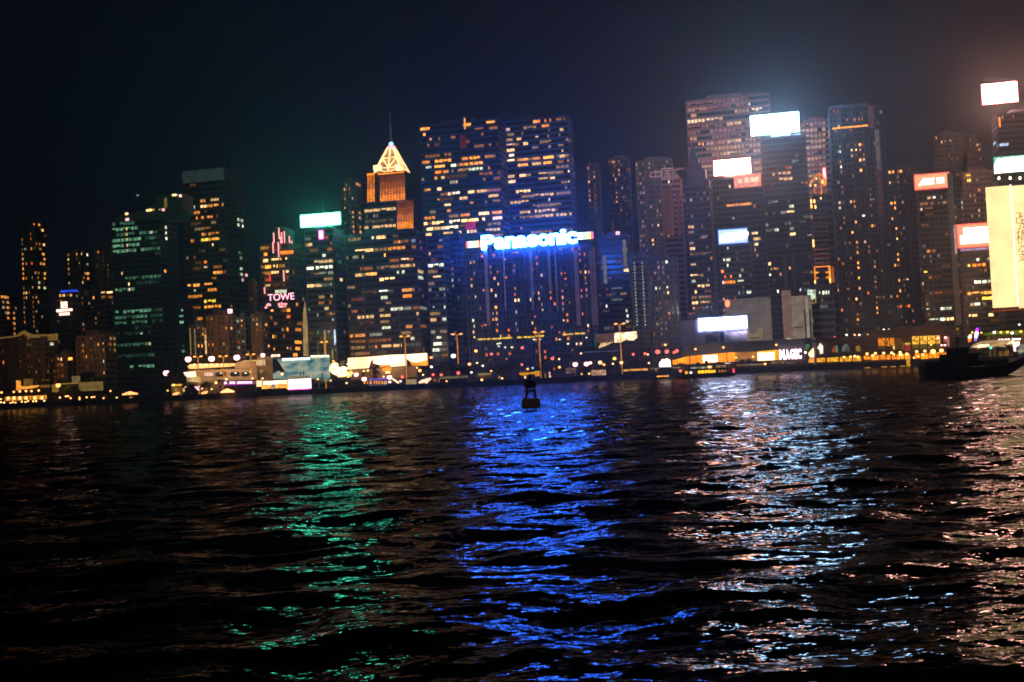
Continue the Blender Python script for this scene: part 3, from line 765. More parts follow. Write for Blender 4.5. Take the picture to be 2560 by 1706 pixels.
b.panel('wall_panel', glow('faint_red_screen', (.7, .05, .1), .10, vary=.6), 'r3', 648, 680, 182, 250, 1.2)
b.finish()
b = B('l21', 'office_tower', 'tall dark tower with pale horizontal window rows above the right end of the blue sign', 'r4', 213, 568, 98, 1330, D=30, style='band', wall='blue', fh=6.2, bay=4, group=g)
b.hints('r4', 'y105 360-385a3 392o4 425a2 450a2 480-510a1 525a1 y133 405-445a2 y138 310-330c1 y150 218-240n2 y160 310-380c1 440-450c1 500-520c2 y172 225-262c1 y187 300-310a1 372-388c2 440c1 y198 220-255c2 500c1 y213 275-300c2 405-420a1 y222 220-255c1 y240 310-335c3 355-390c1 440-455c1 490-520c1 y246 218-265n2 y265 510-520c2 y270 220-265c3 y283 500-525c3 y296 235-262n4 y310 280-335a3 360-400a2 415-470a4 y325 218-265c4 y335 280-335a3 355-405c2 415-460a3 y330 490-520a1 545a2 y355 480-550c1 y383 390-435c2 315-350c1 440-475c1 490-520c1 548c3 y396 230-265c2 575n1 y410 290-325c3 390-440c2 450-475c3 y422 222-270c3 y435 548c3 y487 270-350c3 360-390c2 395-470c2 480-560c1 y510 445w2 y515 300-345c1 y540 240-340c2 y555 400-510c1 y583 300-330c1 370-380c3 385-480c2 y603 290-350c2 375-470c2 480-540c2 550-565c2')
b.fill(50, 'cccwn', (0, 1, 1), run=4); b.finish()

b = B('pan', 'apartment_complex', 'wide blue lit apartment block standing under the huge rooftop letters', 'r4', 2, 690, 782, 1060, D=26, style='resid', wall='blue', fh=5.4, bay=3.8)
for x0, x1, y1 in [(112, 128, 1180), (345, 358, 1100), (440, 450, 1000), (580, 600, 1180), (660, 690, 1180), (207, 214, 1100), (478, 484, 1100)]:
    b.panel('pilaster', WALLS['white'] if x1-x0 < 25 else WALLS['lilac'], 'r4', x0, x1, 788, y1, 2.6)
b.hints('r4', 'y802 70c2 392c2 y830 248c2 305c1 y850 35a2 52c2 70c3 265c3 y853 500a4 555a4 y868 305c2 y887 140a2 y890 608a2 628a3 y905 142-148c2 375o4 405c2 y912 50a4 72a3 140c1 320c1 410c1 y915 615-640c4 y945 150-165a3 135c1 y942 632a3 y968 178c3 40c2 y965 503c3 y985 270a4 400c3 503w2 y1005 135-155a4 y1003 395c2 y1018 50-80c4 390a3 y1030 168c4 640c1 y1028 515a3 522c2 545c3 y1045 262-290c4 350c4 395c2 y1045 620-635c4 y1050 550a2 y1080 55c3 82a4 405c3 y1073 550a2 y1085 678w2 745w2 y1095 160-180a4 410c2 y1098 515c2 450o3 y1112 272-285c3 315a3 405c3 y1120 155a3 175c3 405c2 y1140 50c2 155-175a3 y1130 640c2 y1148 50c2 320c3 y1160 150-160a3 270w2 510-525c4 y1165 48w3 355-365y4 385y4 y1155 640c2 y1180 178c2 55w2 285c3 505c1 650c3 y1190 98o4 y1200 282p3 y1222 193y3 y1225 50c3 y1240 55y3')
for x0, x1, y in [(70, 110, 1251), (118, 140, 1250), (145, 195, 1248), (200, 250, 1244), (278, 300, 1241), (310, 330, 1240), (335, 370, 1239), (375, 415, 1234), (515, 540, 1226), (545, 570, 1224), (578, 600, 1221), (605, 632, 1220)]:
    b.panel('podium_light', wmat('y', 2), 'r4', x0, x1, y-4, y+4, 2.2)
for x, y in [(175, 1275), (188, 1272), (180, 1288), (213, 1293), (248, 1293), (500, 1252), (543, 1275), (588, 1275), (612, 1272), (640, 1242), (365, 1253), (395, 1252)]:
    b.panel('podium_light', wmat('w', 3), 'r4', x-4, x+4, y-3, y+3, 2.2)
b.fill(60, 'aaocnn', (0, 1, 1, 2)); b.finish()
LET = glow('blue_white_sign_tubes', (.020, .135, 1.0), 130, True, 0)
# the rooftop letters: one sign, nine letters and two bars
a, _ = b.F.hit('pa', 300, 300, -3); e, _ = b.F.hit('pa', 1950, 230, -3)
zT = b.F.hit('pa', 1120, 195, -3)[1]; zB = b.F.hit('pa', 1120, 398, -3)[1]
o = b.F.o + b.F.d*((a+e)/2) - b.F.n*3
rt = empty('rooftop_sign', (o.x, o.y, zB), -YAW, 'huge glowing blue white word Panasonic with a bar at each end', 'sign')
xh = zT - zB
word = 'Panasonic'; cx = -(e-a)/2
widths = [1.12, .95, .95, .93, .9, 1.0, .95, .44, .92]; tot = sum(widths); k = (e-a)/tot
for ch, wd in zip(word, widths):
    m1 = text_mesh(ch, xh*1.62, 1.0, .035*xh)
    bm = bmesh.new(); 
    for q, (ddx, ddz) in enumerate([(0, 0), (1, 0), (-1, 0), (0, 1), (0, -1), (.7, .7), (-.7, .7), (.7, -.7), (-.7, -.7)]):
        cp_ = m1.copy(); cp_.transform(Matrix.Translation((ddx*xh*.04, -.03*q, ddz*xh*.04))); bm.from_mesh(cp_); bpy.data.meshes.remove(cp_)
    me = bpy.data.meshes.new('letter'); bm.to_mesh(me); bm.free(); bpy.data.meshes.remove(m1)
    xs = [v.co.x for v in me.vertices]; zs = [v.co.z for v in me.vertices]
    hh = xh*(1.26 if ch in 'Pi' else 1.0)
    sx = (wd*k*1.03)/(max(xs)-min(xs)); sz = hh/(max(zs)-min(zs))
    me.transform(Matrix.Translation((-min(xs), 0, -min(zs)))); me.transform(Matrix.Diagonal((sx, 1, sz, 1)))
    me.transform(Matrix.Translation((cx, 0, 0)))
    me.materials.append(LET); t = bpy.data.objects.new('letter', me); scene.collection.objects.link(t); t.parent = rt
    cx += wd*k
def bar(x0, x1, y0, y1, mats):
    n = len(mats)
    aa, _ = b.F.hit('pa', x0, (y0+y1)/2, -3); ee, _ = b.F.hit('pa', x1, (y0+y1)/2, -3)
    z1 = b.F.hit('pa', (x0+x1)/2, y0, -3)[1]-zB; z0 = b.F.hit('pa', (x0+x1)/2, y1, -3)[1]-zB
    off = (b.F.o - o).dot(b.F.d)
    for i, mt in enumerate(mats):
        MB().box(aa+off+(ee-aa)*i/n+.1, aa+off+(ee-aa)*(i+1)/n, -.6, .6, z0, z1).build('colour_bar', mt, rt)
bw, bt, by, br_ = glow('white_bar', (.75, .85, 1), 4, vary=0), glow('teal_bar', (.3, 1, .9), 3, vary=0), glow('yellow_bar', (1, .8, .25), 3, vary=0), glow('red_bar', (1, .12, .2), 2.5, vary=0)
bar(35, 290, 300, 410, [br_, bw, bw, bt, by, by, br_]); bar(1965, 2235, 145, 265, [bw, bw, bt, by, by, br_])
m = MB()
for q in range(-8, 9): m.box(q*(e-a)/17-.25, q*(e-a)/17+.25, 1.2, 2.4, -4.0, xh*.9)
m.box(-(e-a)/2, (e-a)/2, 1.2, 1.8, xh*.3, xh*.36); m.build('support', METAL, rt)

b = B('l23', 'apartment_tower', 'thin apartment tower with two bright amber columns right of the blue glow', 'r4', 640, 712, 345, 1500, D=16, style='resid', wall='brown', fh=6, group=g)
b.hints('r4', 'y352 637a1 683a1 y365 650a2 y377 683c1 y390 683a2 y400 655a1 683a3 y415 683a3 y442 655a4 y455 683a1 y475 655a2 y483 660a2 y497 660a2 688a2 y510 658a2 y522 660a3 690a3 y535 690a2 y562 693a4 y480 688a1'); b.fill(10, 'aa', (0, 1)); b.finish()
b = B('l24', 'apartment_tower', 'distant apartment tower with a bright amber top column mid skyline', 'r4', 752, 868, 310, 1520, D=18, style='resid', wall='brown', fh=6, group=g)
b.hints('r4', 'y316 775-785a3 y328 785a3 y342 785a4 815a2 y355 785a4 y352 820a1 y362 862a2 y370 757a2 785a3 810a3 y383 785a4 812a2 830a2 y397 785a3 y410 790a4 y425 835a1 y460 825c2 860a1 y480 793a3 y492 795a3 y505 797a3 y518 795a3 y530 797a2 y545 797a4 y540 845a1 y552 860a2 y560 825a2 y583 825a4 y522 860a1 y500 830a1'); b.fill(45, 'aac', (0, 1, 1)); b.finish()
b = B('l25', 'apartment_tower', 'wide dim apartment tower dotted with lights, left of the rooftop Chinese characters', 'r4', 893, 1092, 318, 1440, D=18, style='resid', wall='brown', fh=6, group=g)
b.hints('r4', 'y310 900c1 y332 900c2 970c2 y374 940-950a1 y388 948a2 y426 992c2 y455 940c1 y483 935-950c2 y520 1020-1035y1 y550 950a3 y572 985c1 y590 948a1 y617 955a2 1010c1 y620 1060n1 y645 930-945c1 955-965c1 990c1 y657 1015n3 y648 985c1 y672 945n2 y690 930c1 y728 980-995a4 y750 960a2 990c4 y825 950w3 y820 1055w1 y852 1020w2 y890 985c1 1020w1 1060c1 y910 1055c2 y931 970-1000c1 1010-1025c2 1045-1060c3 y955 1055c1 y975 1030w2 1062c2 y980 1008w4 y1000 1062c4 y1020 1020c1 y1055 970w2 y1080 1060c1 y1112 1065c3 y1130 990c2')
b.fill(70, 'cawn', (0, 1, 1)); b.finish()
b = B('l26', 'office_tower', 'grey tower with two uplit upright strips between blue sign and pale dotted slab', 'r4', 705, 868, 715, 1190, D=18, style='band', wall='grey', fh=5.6)
b.panel('wall_light', glow('pale_uplight_fade', (.8, .7, .5), .16), 'r4', 728, 745, 815, 960, 1.0); b.panel('wall_light', glow('pale_uplight_fade', (.8, .7, .5), .16), 'r4', 832, 848, 730, 870, 1.0)  # uplight on the wall, put in as two faintly glowing strips
b.panel('wall_light', wmat('c', 3), 'r4', 835, 858, 882, 896, 1.4); b.panel('wall_light', wmat('p', 4), 'r4', 793, 812, 688, 704, 1.4)
b.hints('r4', 'y1000 770-830w0 y1045 770-830w0 y890 860w2 y1080 745w3 y1125 855w3 y1145 855w2 y1170 850w2 y1110 850w2'); b.fill(16, 'wc', (0, 0, 1), run=2); b.finish()
b = B('l27', 'apartment_slab', 'pale slab edged with two dotted columns of tiny lights, centre right', 'r4', 872, 962, 820, 1115, D=14, style='grid', wall='grey', fh=5.2)
for x in (888, 930):
    for k in range(20): b.panel('stair_light', wmat('w', 2), 'r4', x + k*.9 - 2, x + k*.9 + 2, 850+k*17, 855+k*17, 1.2)
b.finish()
b = B('l28', 'apartment_block', 'front apartment block with pairs of white windows left of the dark spired tower', 'r4', 962, 1120, 835, 1110, D=16, style='resid', wall='grey', fh=5.0)
b.hints('r5', 'y855 135c1 y880 135c2 y900 30w3 y912 140w4 y965 35c1 y1000 45-60c1 70a1 150c1 y1008 135c2 y1025 55w2 y1052 85w4 107w3 140-148c4 y1075 148c4 y1145 148a1 y1190 150-158a3 y1215 155a1 y1330 125w3 y940 100c2'); b.fill(30, 'cwa', (0, 1, 1)); b.finish()

b = B('l29', 'office_tower', 'reddish tower carrying large Chinese characters on its roof', 'r5', 112, 222, 482, 1300, D=20, style='band', wall='red', fh=6.0)
b.hints('r5', 'y498 153w3 y592 105c2 y775 152a3 y510 155n1 y505 178n1')
for k in range(16): b.panel('stair_light', wmat('c', 1), 'r5', 160+k*.7, 165+k*.7, 520+k*17, 525+k*17, 1.0)
b.panel('wall_panel', glow('faint_red_wall_wash', (.6, .2, .18), .09, vary=.3), 'r5', 122, 180, 530, 780, .9); b.panel('wall_panel', glow('faint_red_wall_wash', (.6, .2, .18), .09), 'r5', 196, 214, 540, 780, .9)  # red tone of the wall is put in as a faint glow
b.finish()
CN = glow('dim_pink_characters', (.75, .38, .36), .34, vary=.2)
a, _ = b.F.hit('cn', 100, 740, -2); e, _ = b.F.hit('cn', 650, 700, -2)
def cjk(c, x0, x1, y0, y1, strokes, name, label, mat, F, th=.6, off=-2.0, parent=None, cat='sign'):
    """strokes: (x0,z0,x1,z1) on a 0..1 square"""
    aa, _ = F.hit(c, x0, (y0+y1)/2, off); ee, _ = F.hit(c, x1, (y0+y1)/2, off)
    zt_ = F.hit(c, (x0+x1)/2, y0, off)[1]; zb_ = F.hit(c, (x0+x1)/2, y1, off)[1]
    oo = F.o + F.d*((aa+ee)/2) + F.n*off
    rr = empty(name, (oo.x, oo.y, zb_), -F.yaw, label, cat)
    W, H = ee-aa, zt_-zb_
    m = MB()
    for i, st in enumerate(strokes):
        p = Vector((-W/2+W*st[0], 0, H*st[1])); q = Vector((-W/2+W*st[2], 0, H*st[3]))
        d = (q-p).normalized(); n = Vector((-d.z, 0, d.x))*th/2
        y = -.2 - .03*(i % 7)
        m.prism([((p+n).x, (p+n).z), ((q+n).x, (q+n).z), ((q-n).x, (q-n).z), ((p-n).x, (p-n).z)], y, .3)
    m.build('character', mat, rr)
    s_ = MB(); s_.box(-W*.3, -W*.3+.5, .31, 1.2, -3, H*.9); s_.box(W*.3-.5, W*.3, .31, 1.2, -3, H*.9); s_.build('support', METAL, rr)
    return rr
cjk('cn', 105, 640, 555, 870, [(0, .15, 0, .85), (1, .15, 1, .85), (0, .85, 1, .85), (0, .15, 1, .15), (.5, -.12, .5, 1.15)], 'character_sign', 'pale pink Chinese character 中, first on the reddish tower roof', CN, b.F, 1.4)
cjk('cn', 680, 1220, 425, 915, [(0, 0, 0, 1), (1, 0, 1, 1), (0, 1, 1, 1), (0, 0, 1, 0), (.2, .78, .8, .78), (.25, .5, .75, .5), (.2, .2, .8, .2), (.5, .2, .5, .78), (.62, .4, .7, .3)], 'character_sign', 'pale pink Chinese character 国, beside 中 on the reddish tower roof', CN, b.F, 1.4)
cjk('cn', 1270, 1800, 380, 900, [(0, .8, 1, .9), (.5, .9, .45, 1.05), (.3, .1, .25, .45), (.15, .0, .3, .35)], 'character_sign', 'last pale pink Chinese character, cut by the dark spired tower', CN, b.F, 1.6)

# ---- dark tower with stepped top and spire
b = B('l30', 'spired_tower', 'dark stepped tower ending in a pointed spire, before the tall rust lit tower', 'r5', 222, 376, 520, 1180, D=28, style='grid', wall='dark', fh=5.6, bay=3.6, roof=False)
m = MB(); steps = [(232, 366, 490), (240, 345, 430), (248, 325, 400), (255, 305, 365), (262, 293, 340)]
zprev = b.h
for i, (x0, x1, y) in enumerate(steps):
    aa, zz = b.F.hit('r5', x0, y); ee, _ = b.F.hit('r5', x1, y)
    m.box(aa, ee, 1+i*2, b.D-1-i*2, zprev, zz-b.base); zprev = zz-b.base
    xc = (aa+ee)/2; yc = b.D/2; hw2 = (ee-aa)/2; hd = b.D/2-1-i*2
m.build('stepped_top', WALLS['dark'], b.root)
ztip = b.F.hit('r5', 275, 285, b.D/2)[1]-b.base
m = MB(); m.v = [(xc-hw2, yc-hd*.6, zprev), (xc+hw2, yc-hd*.6, zprev), (xc+hw2, yc+hd*.6, zprev), (xc-hw2, yc+hd*.6, zprev), (xc-hw2*.1, yc, ztip)]
m.f = [(0, 1, 4), (1, 2, 4), (2, 3, 4), (3, 0, 4)]; m.build('spire', WALLS['dark'], b.root)
b.hints('r5', 'y725 265-285c2 330a1 y735 255-275c2 y765 260-285w1 y800 320-350n1 355p1 y822 240c1 262-285c1 y850 240c2 265-292c3 y875 265-280c1 y945 245c1 270-300c2 y970 365c1 y1003 240w1 265-310c3 315-340c1 y1007 360c1 y1038 235c1 275-295w2 300-370c3 y1070 245c1 285-300c3 y1100 250c1 270-300c1 310-365c1 y1130 250c2 275-310c3 320-370c2 y1160 285c2 380c1 y1180 325a1'); b.fill(30, 'cwlc', (0, 0, 1), run=2); b.finish()

b = B('l31', 'office_tower', 'very tall rust lit tower with curved floor bands, highest on the right', 'r5', 240, 690, 52, 1440, D=34, style='band', wall='red', fh=7.4, bay=4, group=g)
ST = [glow('rust_floor_light_%d' % i, c_, s_, vary=.5, scale=.06) for i, (c_, s_) in enumerate([((.9, .33, .28), .24), ((1, .50, .28), .42), ((1, .66, .36), 1.1)])]
for y, x0, x1, i in [(68, 245, 680, 0), (90, 245, 580, 0), (105, 245, 580, 0), (133, 255, 350, 1), (128, 500, 580, 1), (115, 590, 650, 2), (160, 270, 300, 1), (160, 370, 440, 1), (188, 245, 345, 2), (184, 350, 440, 2), (182, 460, 490, 2), (180, 500, 535, 2), (215, 245, 580, 0), (235, 245, 580, 0), (262, 280, 300, 1), (262, 380, 580, 0), (285, 380, 440, 0), (282, 460, 538, 2), (300, 350, 640, 1), (325, 350, 640, 1), (345, 380, 640, 1), (356, 440, 500, 2), (385, 250, 390, 0), (410, 330, 385, 1), (400, 600, 640, 1), (430, 600, 645, 1), (450, 600, 645, 1)]:
    band(b, 'r5', y, x0, x1, ST[i])
b.hints('r5', 'y92 580w3 y265 285c1 y287 272a3 315a3 333a3 y300 275a1 y312 275a1 y330 270a1'); b.fill(14, 'nac', (0, 1), run=4); b.finish()

b = B('l32', 'office_tower', 'smooth grey tower carrying the pinkish white rooftop screen', 'r5', 378, 655, 475, 1190, D=26, style='curtain', wall='grey', fh=5.6)
b.panel('wall_light', wmat('a', 2), 'r5', 458, 590, 612, 624, 1.2)
b.hints('r5', 'y522 475n3 y770 592-625c3 y805 600-635c2 y820 605-620w2 y840 605-627c4 y855 610c2 y690 495w2 y905 440-475w1 y985 470c1'); b.fill(8, 'cw', (0, 1)); b.finish()
PINKW = glow('rose_white_screen', (1.0, .47, .34), 70, True, 0)
sign('rooftop_screen', 'overexposed pinkish white screen with red fringe on the grey tower', b, 'r5', 388, 590, 375, 462, PINKW, glow('red_rim', (1, .06, .05), 1.8, vary=0), None, None, 1.5)
sign('hanging_sign', 'dimmer pink sign tucked just below the red fringed white screen', b, 'r5', 497, 643, 462, 526, glow('salmon_sign', (1, .36, .26), .85, vary=.3), glow('salmon_rim', (1, .22, .12), .9, vary=0), [(.15, .3, .4, .7), (.4, .55, .4, .8), (.6, .9, .4, .8)], glow('salmon_glyph', (1, .6, .42), 1.2), 2.0, False)
b = B('l33', 'office_tower', 'narrow dark tower topped by the pale blue sign', 'r5', 415, 592, 834, 1100, D=20, style='band', wall='dark', fh=5.4)
b.hints('r5', 'y840 465w2 y905 440-450w2 455-480w2 y938 465w3 y985 430-445o3 482o3 y992 450o2 y985 525-535w2 y1015 515-550w2 y1040 442n4 455o3 468o3 480o4 490o3 500a3 y1000 390w1 410w1 y1035 425c2 y1065 445o1 y1090 565-590w2 y1120 445a2'); b.fill(14, 'cwl', (0, 0, 1)); b.finish()
BLG = [(.06, .28, .18, .62), (.26, .44, .22, .66), (.34, .62, .16), (.55, .6, .15), (.5, .3, .12), (.74, .72, .15), (.76, .5, .2), (.92, .6, .2), (.45, .52, .2, .6), (.58, .78, .25, .6), (.8, .97, .3, .6)]
sign('rooftop_sign', 'pale blue sign with rounded cream letters on the narrow dark tower', b, 'r5', 412, 573, 745, 828, glow('ice_blue_sign', (.55, .72, 1), 1.3, True, .15), glow('blue_rim', (.02, .2, .9), .9, vary=0), BLG, glow('cream_letters', (1, .9, .78), 2.4, vary=0), 1.2)

b = B('l34', 'office_tower', 'plain dark tower beneath the brightest blue white screen', 'r5', 635, 878, 262, 1240, D=30, style='curtain', wall='dark', fh=6, bay=4)
b.hints('r5', 'y457 702-715c2 730-800c2 y485 735-810c2 y620 705-730w1 790-815w2 y652 745-770w1 775-820c3 y748 795-815w1 y755 715-735w2 y782 795-825c4 y925 680-695c4 y970 795c3 y975 698c2 715a3 y998 690w4 745a2 y1030 645c2 y1068 730w4 y1075 850w2 y1075 575w2 y350 820-840w0 y380 820-840w0'); b.fill(20, 'wcl', (0, 0, 1), run=2)
for y in (595, 648, 683): b.panel('marker_light', wmat('m', 2 if y < 640 else 4), 'r5', 641, 653, y-5, y+5, 1.6)
b.panel('wall_panel', WALLS['brown'], 'r5', 806, 824, 880, 1070, 1.2); b.panel('wall_panel', WALLS['brown'], 'r5', 762, 780, 880, 1070, 1.2); b.finish()
BLUEW = glow('ice_white_screen', (.36, .64, 1.0), 85, True, 0)
sign('rooftop_screen', 'large overexposed white screen with a blue halo, high on the plain dark tower', b, 'r5', 583, 846, 135, 246, BLUEW, glow('mint_rim', (.3, 1, .7), 1.6, vary=0), None, None, 1.5)

b = B('l35', 'office_tower', 'mauve striped tower between the blue white screen and the dark window dotted tower', 'r5', 845, 998, 178, 1430, D=24, style='band', wall='red', fh=7.2, group=g)
for y in (195, 215, 240, 270, 290, 310, 330, 355, 378, 400, 425, 455, 490, 515, 545, 575, 600, 640, 680): band(b, 'r5', y, 850, 985, ST[0] if y % 2 else ST[1])
b.hints('r5', 'y268 850c2 y292 858-880c2 y312 868-885n2 y422 858-885a2 y340 970n1 y260 970c1'); b.finish()
sign('vertical_sign', 'small stacked pink white sign at the edge of the mauve tower', b, 'r5', 966, 987, 422, 488, glow('hot_pink_sign', (1, .45, .45), 4), glow('red_rim', (1, .06, .05), 1.8, vary=0), None, None, 22, False)

b = B('l36', 'lattice_tower', 'grey ladder faced tower with orange lit arch on top, right of centre', 'r5', 905, 1018, 560, 1130, D=20, style='grid', wall='brown', fh=7.5, bay=6, roof=False)
OG = glow('orange_floodlight_frame', (1, .27, .02), 1.3, vary=.5, scale=.1); OD = glow('orange_frame_dim', (1, .25, .04), .22, vary=.5, scale=.1); OH = glow('orange_flare', (1, .5, .12), 6)  # orange light on arch and bars is put in as their own glow
def stroke(bb, name, c, pts, r, mat, off=0, dep=None):
    m = MB(); L = []
    for x, y in pts:
        u, z = bb.F.hit(c, x, y, off); L.append((u, off, z-bb.base))
    for p, q in zip(L, L[1:]): m.tube(p, q, r, n=6)
    return m.build(name, mat, bb.root)
stroke(b, 'arch', 'o', [(228, 185), (235, 150), (262, 105), (300, 55), (345, 20), (390, 60), (428, 110), (430, 150)], .8, OG, 2)
stroke(b, 'arch', 'o', [(345, 20), (352, 70), (370, 160), (372, 330)], .6, OG, 4)
stroke(b, 'crown_frame', 'o', [(285, 210), (360, 210), (360, 380), (285, 380), (285, 210)], .7, OD, 3)
stroke(b, 'crown_frame', 'o', [(245, 420), (245, 280), (285, 210), (285, 420)], .7, OD, 3)
stroke(b, 'crown_frame', 'o', [(320, 150), (320, 400)], .6, OD, 3)
stroke(b, 'crown_frame', 'o', [(372, 120), (430, 150), (440, 400)], .7, OD, 3)
for x, y in [(308, 85), (232, 175), (243, 372), (283, 370), (247, 435), (297, 440), (365, 335), (365, 278), (296, 170)]:
    b.panel('flare_lamp', OH if y > 300 or y < 180 else OG, 'o', x-9, x+9, y-(20 if y > 350 else 12), y+(24 if y > 350 else 12), 1, -1)
b.panel('flare_lamp', OH, 'o', 376, 396, 105, 145, 1, -1); b.panel('lit_facade', OG, 'o', 395, 428, 120, 175, 1, -1)
b.panel('flare_lamp', OG, 'o', 282, 288, 210, 270, 1, -1)
for k in range(12): b.panel('cross_beam', OD if k > 7 else WALLS['gold'], 'o', 268+k*1.5, 450+k*2.5, 520+k*57, 527+k*57, .9)
b.panel('flare_lamp', OH, 'o', 262, 280, 855, 950, 1.4); b.panel('light_strip', wmat('p', 2), 'o', 195, 250, 795, 803, 1.4)
b.panel('light_strip', OG, 'o', 282, 298, 1200, 1405, 1.4); b.panel('light_strip', OG, 'o', 468, 490, 1188, 1410, 1.4); b.panel('light_strip', OG, 'o', 282, 480, 1192, 1204, 1.6)
for x0, x1, y in [(298, 335, 1275), (425, 470, 1270), (298, 335, 1345), (432, 470, 1335)]: b.panel('light_strip', OG, 'o', x0, x1, y-9, y+9, 1.2)
b.panel('flare_lamp', OH, 'o', 285, 300, 1370, 1410, 1.8); b.panel('flare_lamp', OH, 'o', 476, 492, 1350, 1400, 1.8)
b.panel('light_strip', OD, 'o', 500, 535, 1195, 1400, 1.2); b.finish()

b = B('l37', 'apartment_tower', 'huge dark apartment tower dotted with square amber windows, right of the mauve tower', 'r6', 50, 326, 172, 1260, D=30, style='resid', wall='dark', fh=5.6, bay=4, roof=False)
b.panel('roof', WALLS['dark'], 'r6', 62, 255, 160, 172, 0, 14)
b.hints('r6', 'y207 225a1 y242 190a2 213a3 228a2 y248 150-165a2 178a2 y260 85a3 100-118a3 y352 210-228a4 258c1 285c1 y335 58-72a3 y380 213-225a2 y385 170-200c4 y392 105-122w3 y410 165-198c2 y437 212-225a4 232-248a4 y445 108-122n2 y468 115-130n4 y483 75c1 y490 215-230a4 245c1 290n1 y497 142c1 y523 172-185c1 y555 120-130a2 y578 143c1 y627 172n2 265-285c2 y635 185a3 165a2 y643 65a1 80-98n2 y640 110-125n2 y668 105-128c2 y655 190a2 y685 190a1 y712 228-248w4 y740 185-200a3 y748 88-102n3 y767 190a4 215a1 y765 272-290a4 y798 170-183a4 y822 235-250n2 y825 200a2 y832 93-107a3 y848 288a2 y880 195-210a3 y915 95-113a4 y935 198-212a4 290a2 y962 200-215a4 y955 290a4 y1018 205-218a4 y1010 290a1 y1038 292a2 y1050 105c2 y1073 205-218a4 y1078 112a4 97c2 y1095 253-265o3 300a3 y1112 370c2 y1125 190-203c4 y1135 118c2 y1162 115-130o4 y1150 300a4 y1180 302a3 y1215 195-210a3 y1240 200a2 y995 148c1 y280 65c1 y310 62c2')
b.fill(34, 'aaacn', (0, 0, 1))
b.panel('light_strip', wmat('a', 3), 'r6', 80, 255, 266, 273, 2.2)
b.panel('fin', WALLS['red'], 'r6', 258, 285, 165, 275, 1.5, 8); b.panel('fin', WALLS['cream'], 'r6', 293, 314, 282, 480, 2.6); b.panel('fin', WALLS['red'], 'r6', 303, 326, 480, 700, 2.6); b.finish()
b = B('l38', 'apartment_tower', 'dark apartment tower with three amber lights along its top, between two larger towers', 'r6', 322, 482, 476, 1320, D=20, style='resid', wall='dark', fh=6, group=g)
b.hints('r6', 'y485 325-338a4 355-382a4 400-425a4 y510 355c1 y543 362c3 y570 345n1 y652 365-392a4 412-432n1 y678 388a4 y655 340a2 y730 375a3 348a1 y757 393a4 y755 360a2 430n1 y810 398c4 432n1 y887 402a3 355a1 y917 403a4 380a1 y945 388a3 435n1 y970 360a1 y1027 407a4 435-460n2 y1080 413a4 440n1 y1107 400a2 365c1 y1145 440-465o3 400-425o2 y985 438c1'); b.fill(18, 'aan', (0, 0, 1)); b.finish()
b = B('l39', 'office_tower', 'ribbed brown tower carrying the left red fringed rooftop sign', 'r6', 478, 704, 500, 1180, D=26, style='grid', wall='brown', fh=5.4, bay=4.4)
b.panel('pilaster', WALLS['cream'], 'r6', 664, 692, 495, 1240, 1.8)
b.hints('r6', 'y612 545-560c3 568-585w4 615w1 y640 530-550c1 560-580a1 600c1 615-640c1 y678 508-522n2 y720 490a1 y880 540-560a2 565-585a1 y900 530w1 560w1 600w1 y935 565w1 y990 515-545y4 y1045 525w2 y1153 540-555w2 610-632w3 640-665w2 580w1 y1130 545n1 y1168 635w1 y1193 508-520a3 555a1 y1210 555-600w2 605-635w4 640-675c4 y1232 540w2'); b.fill(20, 'wac', (0, 0, 1), run=2); b.finish()
AG = [(.10, .25, .18, .27, .33, .68, .27, .68, .16, .45), (.25, .38, .3, .68), (.4, .5, .3, .68), (.52, .58, .3, .5), (.5, .57, .45, .7), (.63, .84, .32, .7)]
REDR = glow('red_rim', (1, .06, .05), 1.8, vary=0)
sign('rooftop_sign', 'orange sign with red fringe and slanted white lettering on the ribbed brown tower', b, 'r6', 481, 656, 497, 574, glow('apricot_sign', (1, .42, .20), 1.15, True, .1), REDR, [(.10, .27, .2, .27, .38, .72, .26, .72), (.25, .40, .28, .70), (.40, .51, .3, .7), (.5, .56, .3, .45), (.51, .57, .55, .72), (.63, .84, .32, .7)], glow('white_letters', (1, .88, .8), 3.0, vary=0), 1.2)

b = B('l40', 'hillside_tower', 'faint far tower with a row of amber lights on the hillside at upper right', 'r6', 568, 708, 308, 1720, D=22, style='resid', wall='brown', fh=7, group=g)
b.hints('r6', 'y323 590a3 y315 620c1 y340 608-620c3 630-640c2 648-668c3 y345 555n1 y400 655c2 y412 628c2 y432 665c1 y300 620c1'); b.fill(12, 'acn', (0, 1)); b.finish()
b = B('l41', 'hillside_tower', 'second faint far tower on the hillside, right of the amber row', 'r6', 722, 822, 325, 1700, D=22, style='resid', wall='brown', fh=7, group=g)
b.hints('r6', 'y345 755a2 y350 790c3 800a2 y370 755a2 795c2 y383 742a2 800a3 y403 758a1'); b.fill(10, 'an', (0, 1)); b.finish()
b = B('l41b', 'office_tower', 'dim brown tower showing between the two red signs', 'r6', 698, 862, 492, 1420, D=20, style='grid', wall='brown', fh=6.4, group=g)
b.hints('r6', 'y498 738-755y4 y515 730a2 745a2 y527 740-758y4 y582 798a3 y610 755c2 y608 775c1 y620 780c1 y640 710w3 y673 712w3 y695 765c1 y692 800n2 y705 765c1 800c1 y608 778c1 y570 805c1'); b.fill(12, 'can', (0, 1)); b.finish()
b = B('l42', 'office_tower', 'brown tower with the larger red fringed sign, next to the yellow lit wall', 'r6', 696, 880, 742, 1110, D=24, style='band', wall='brown', fh=5.4, bay=3.2)
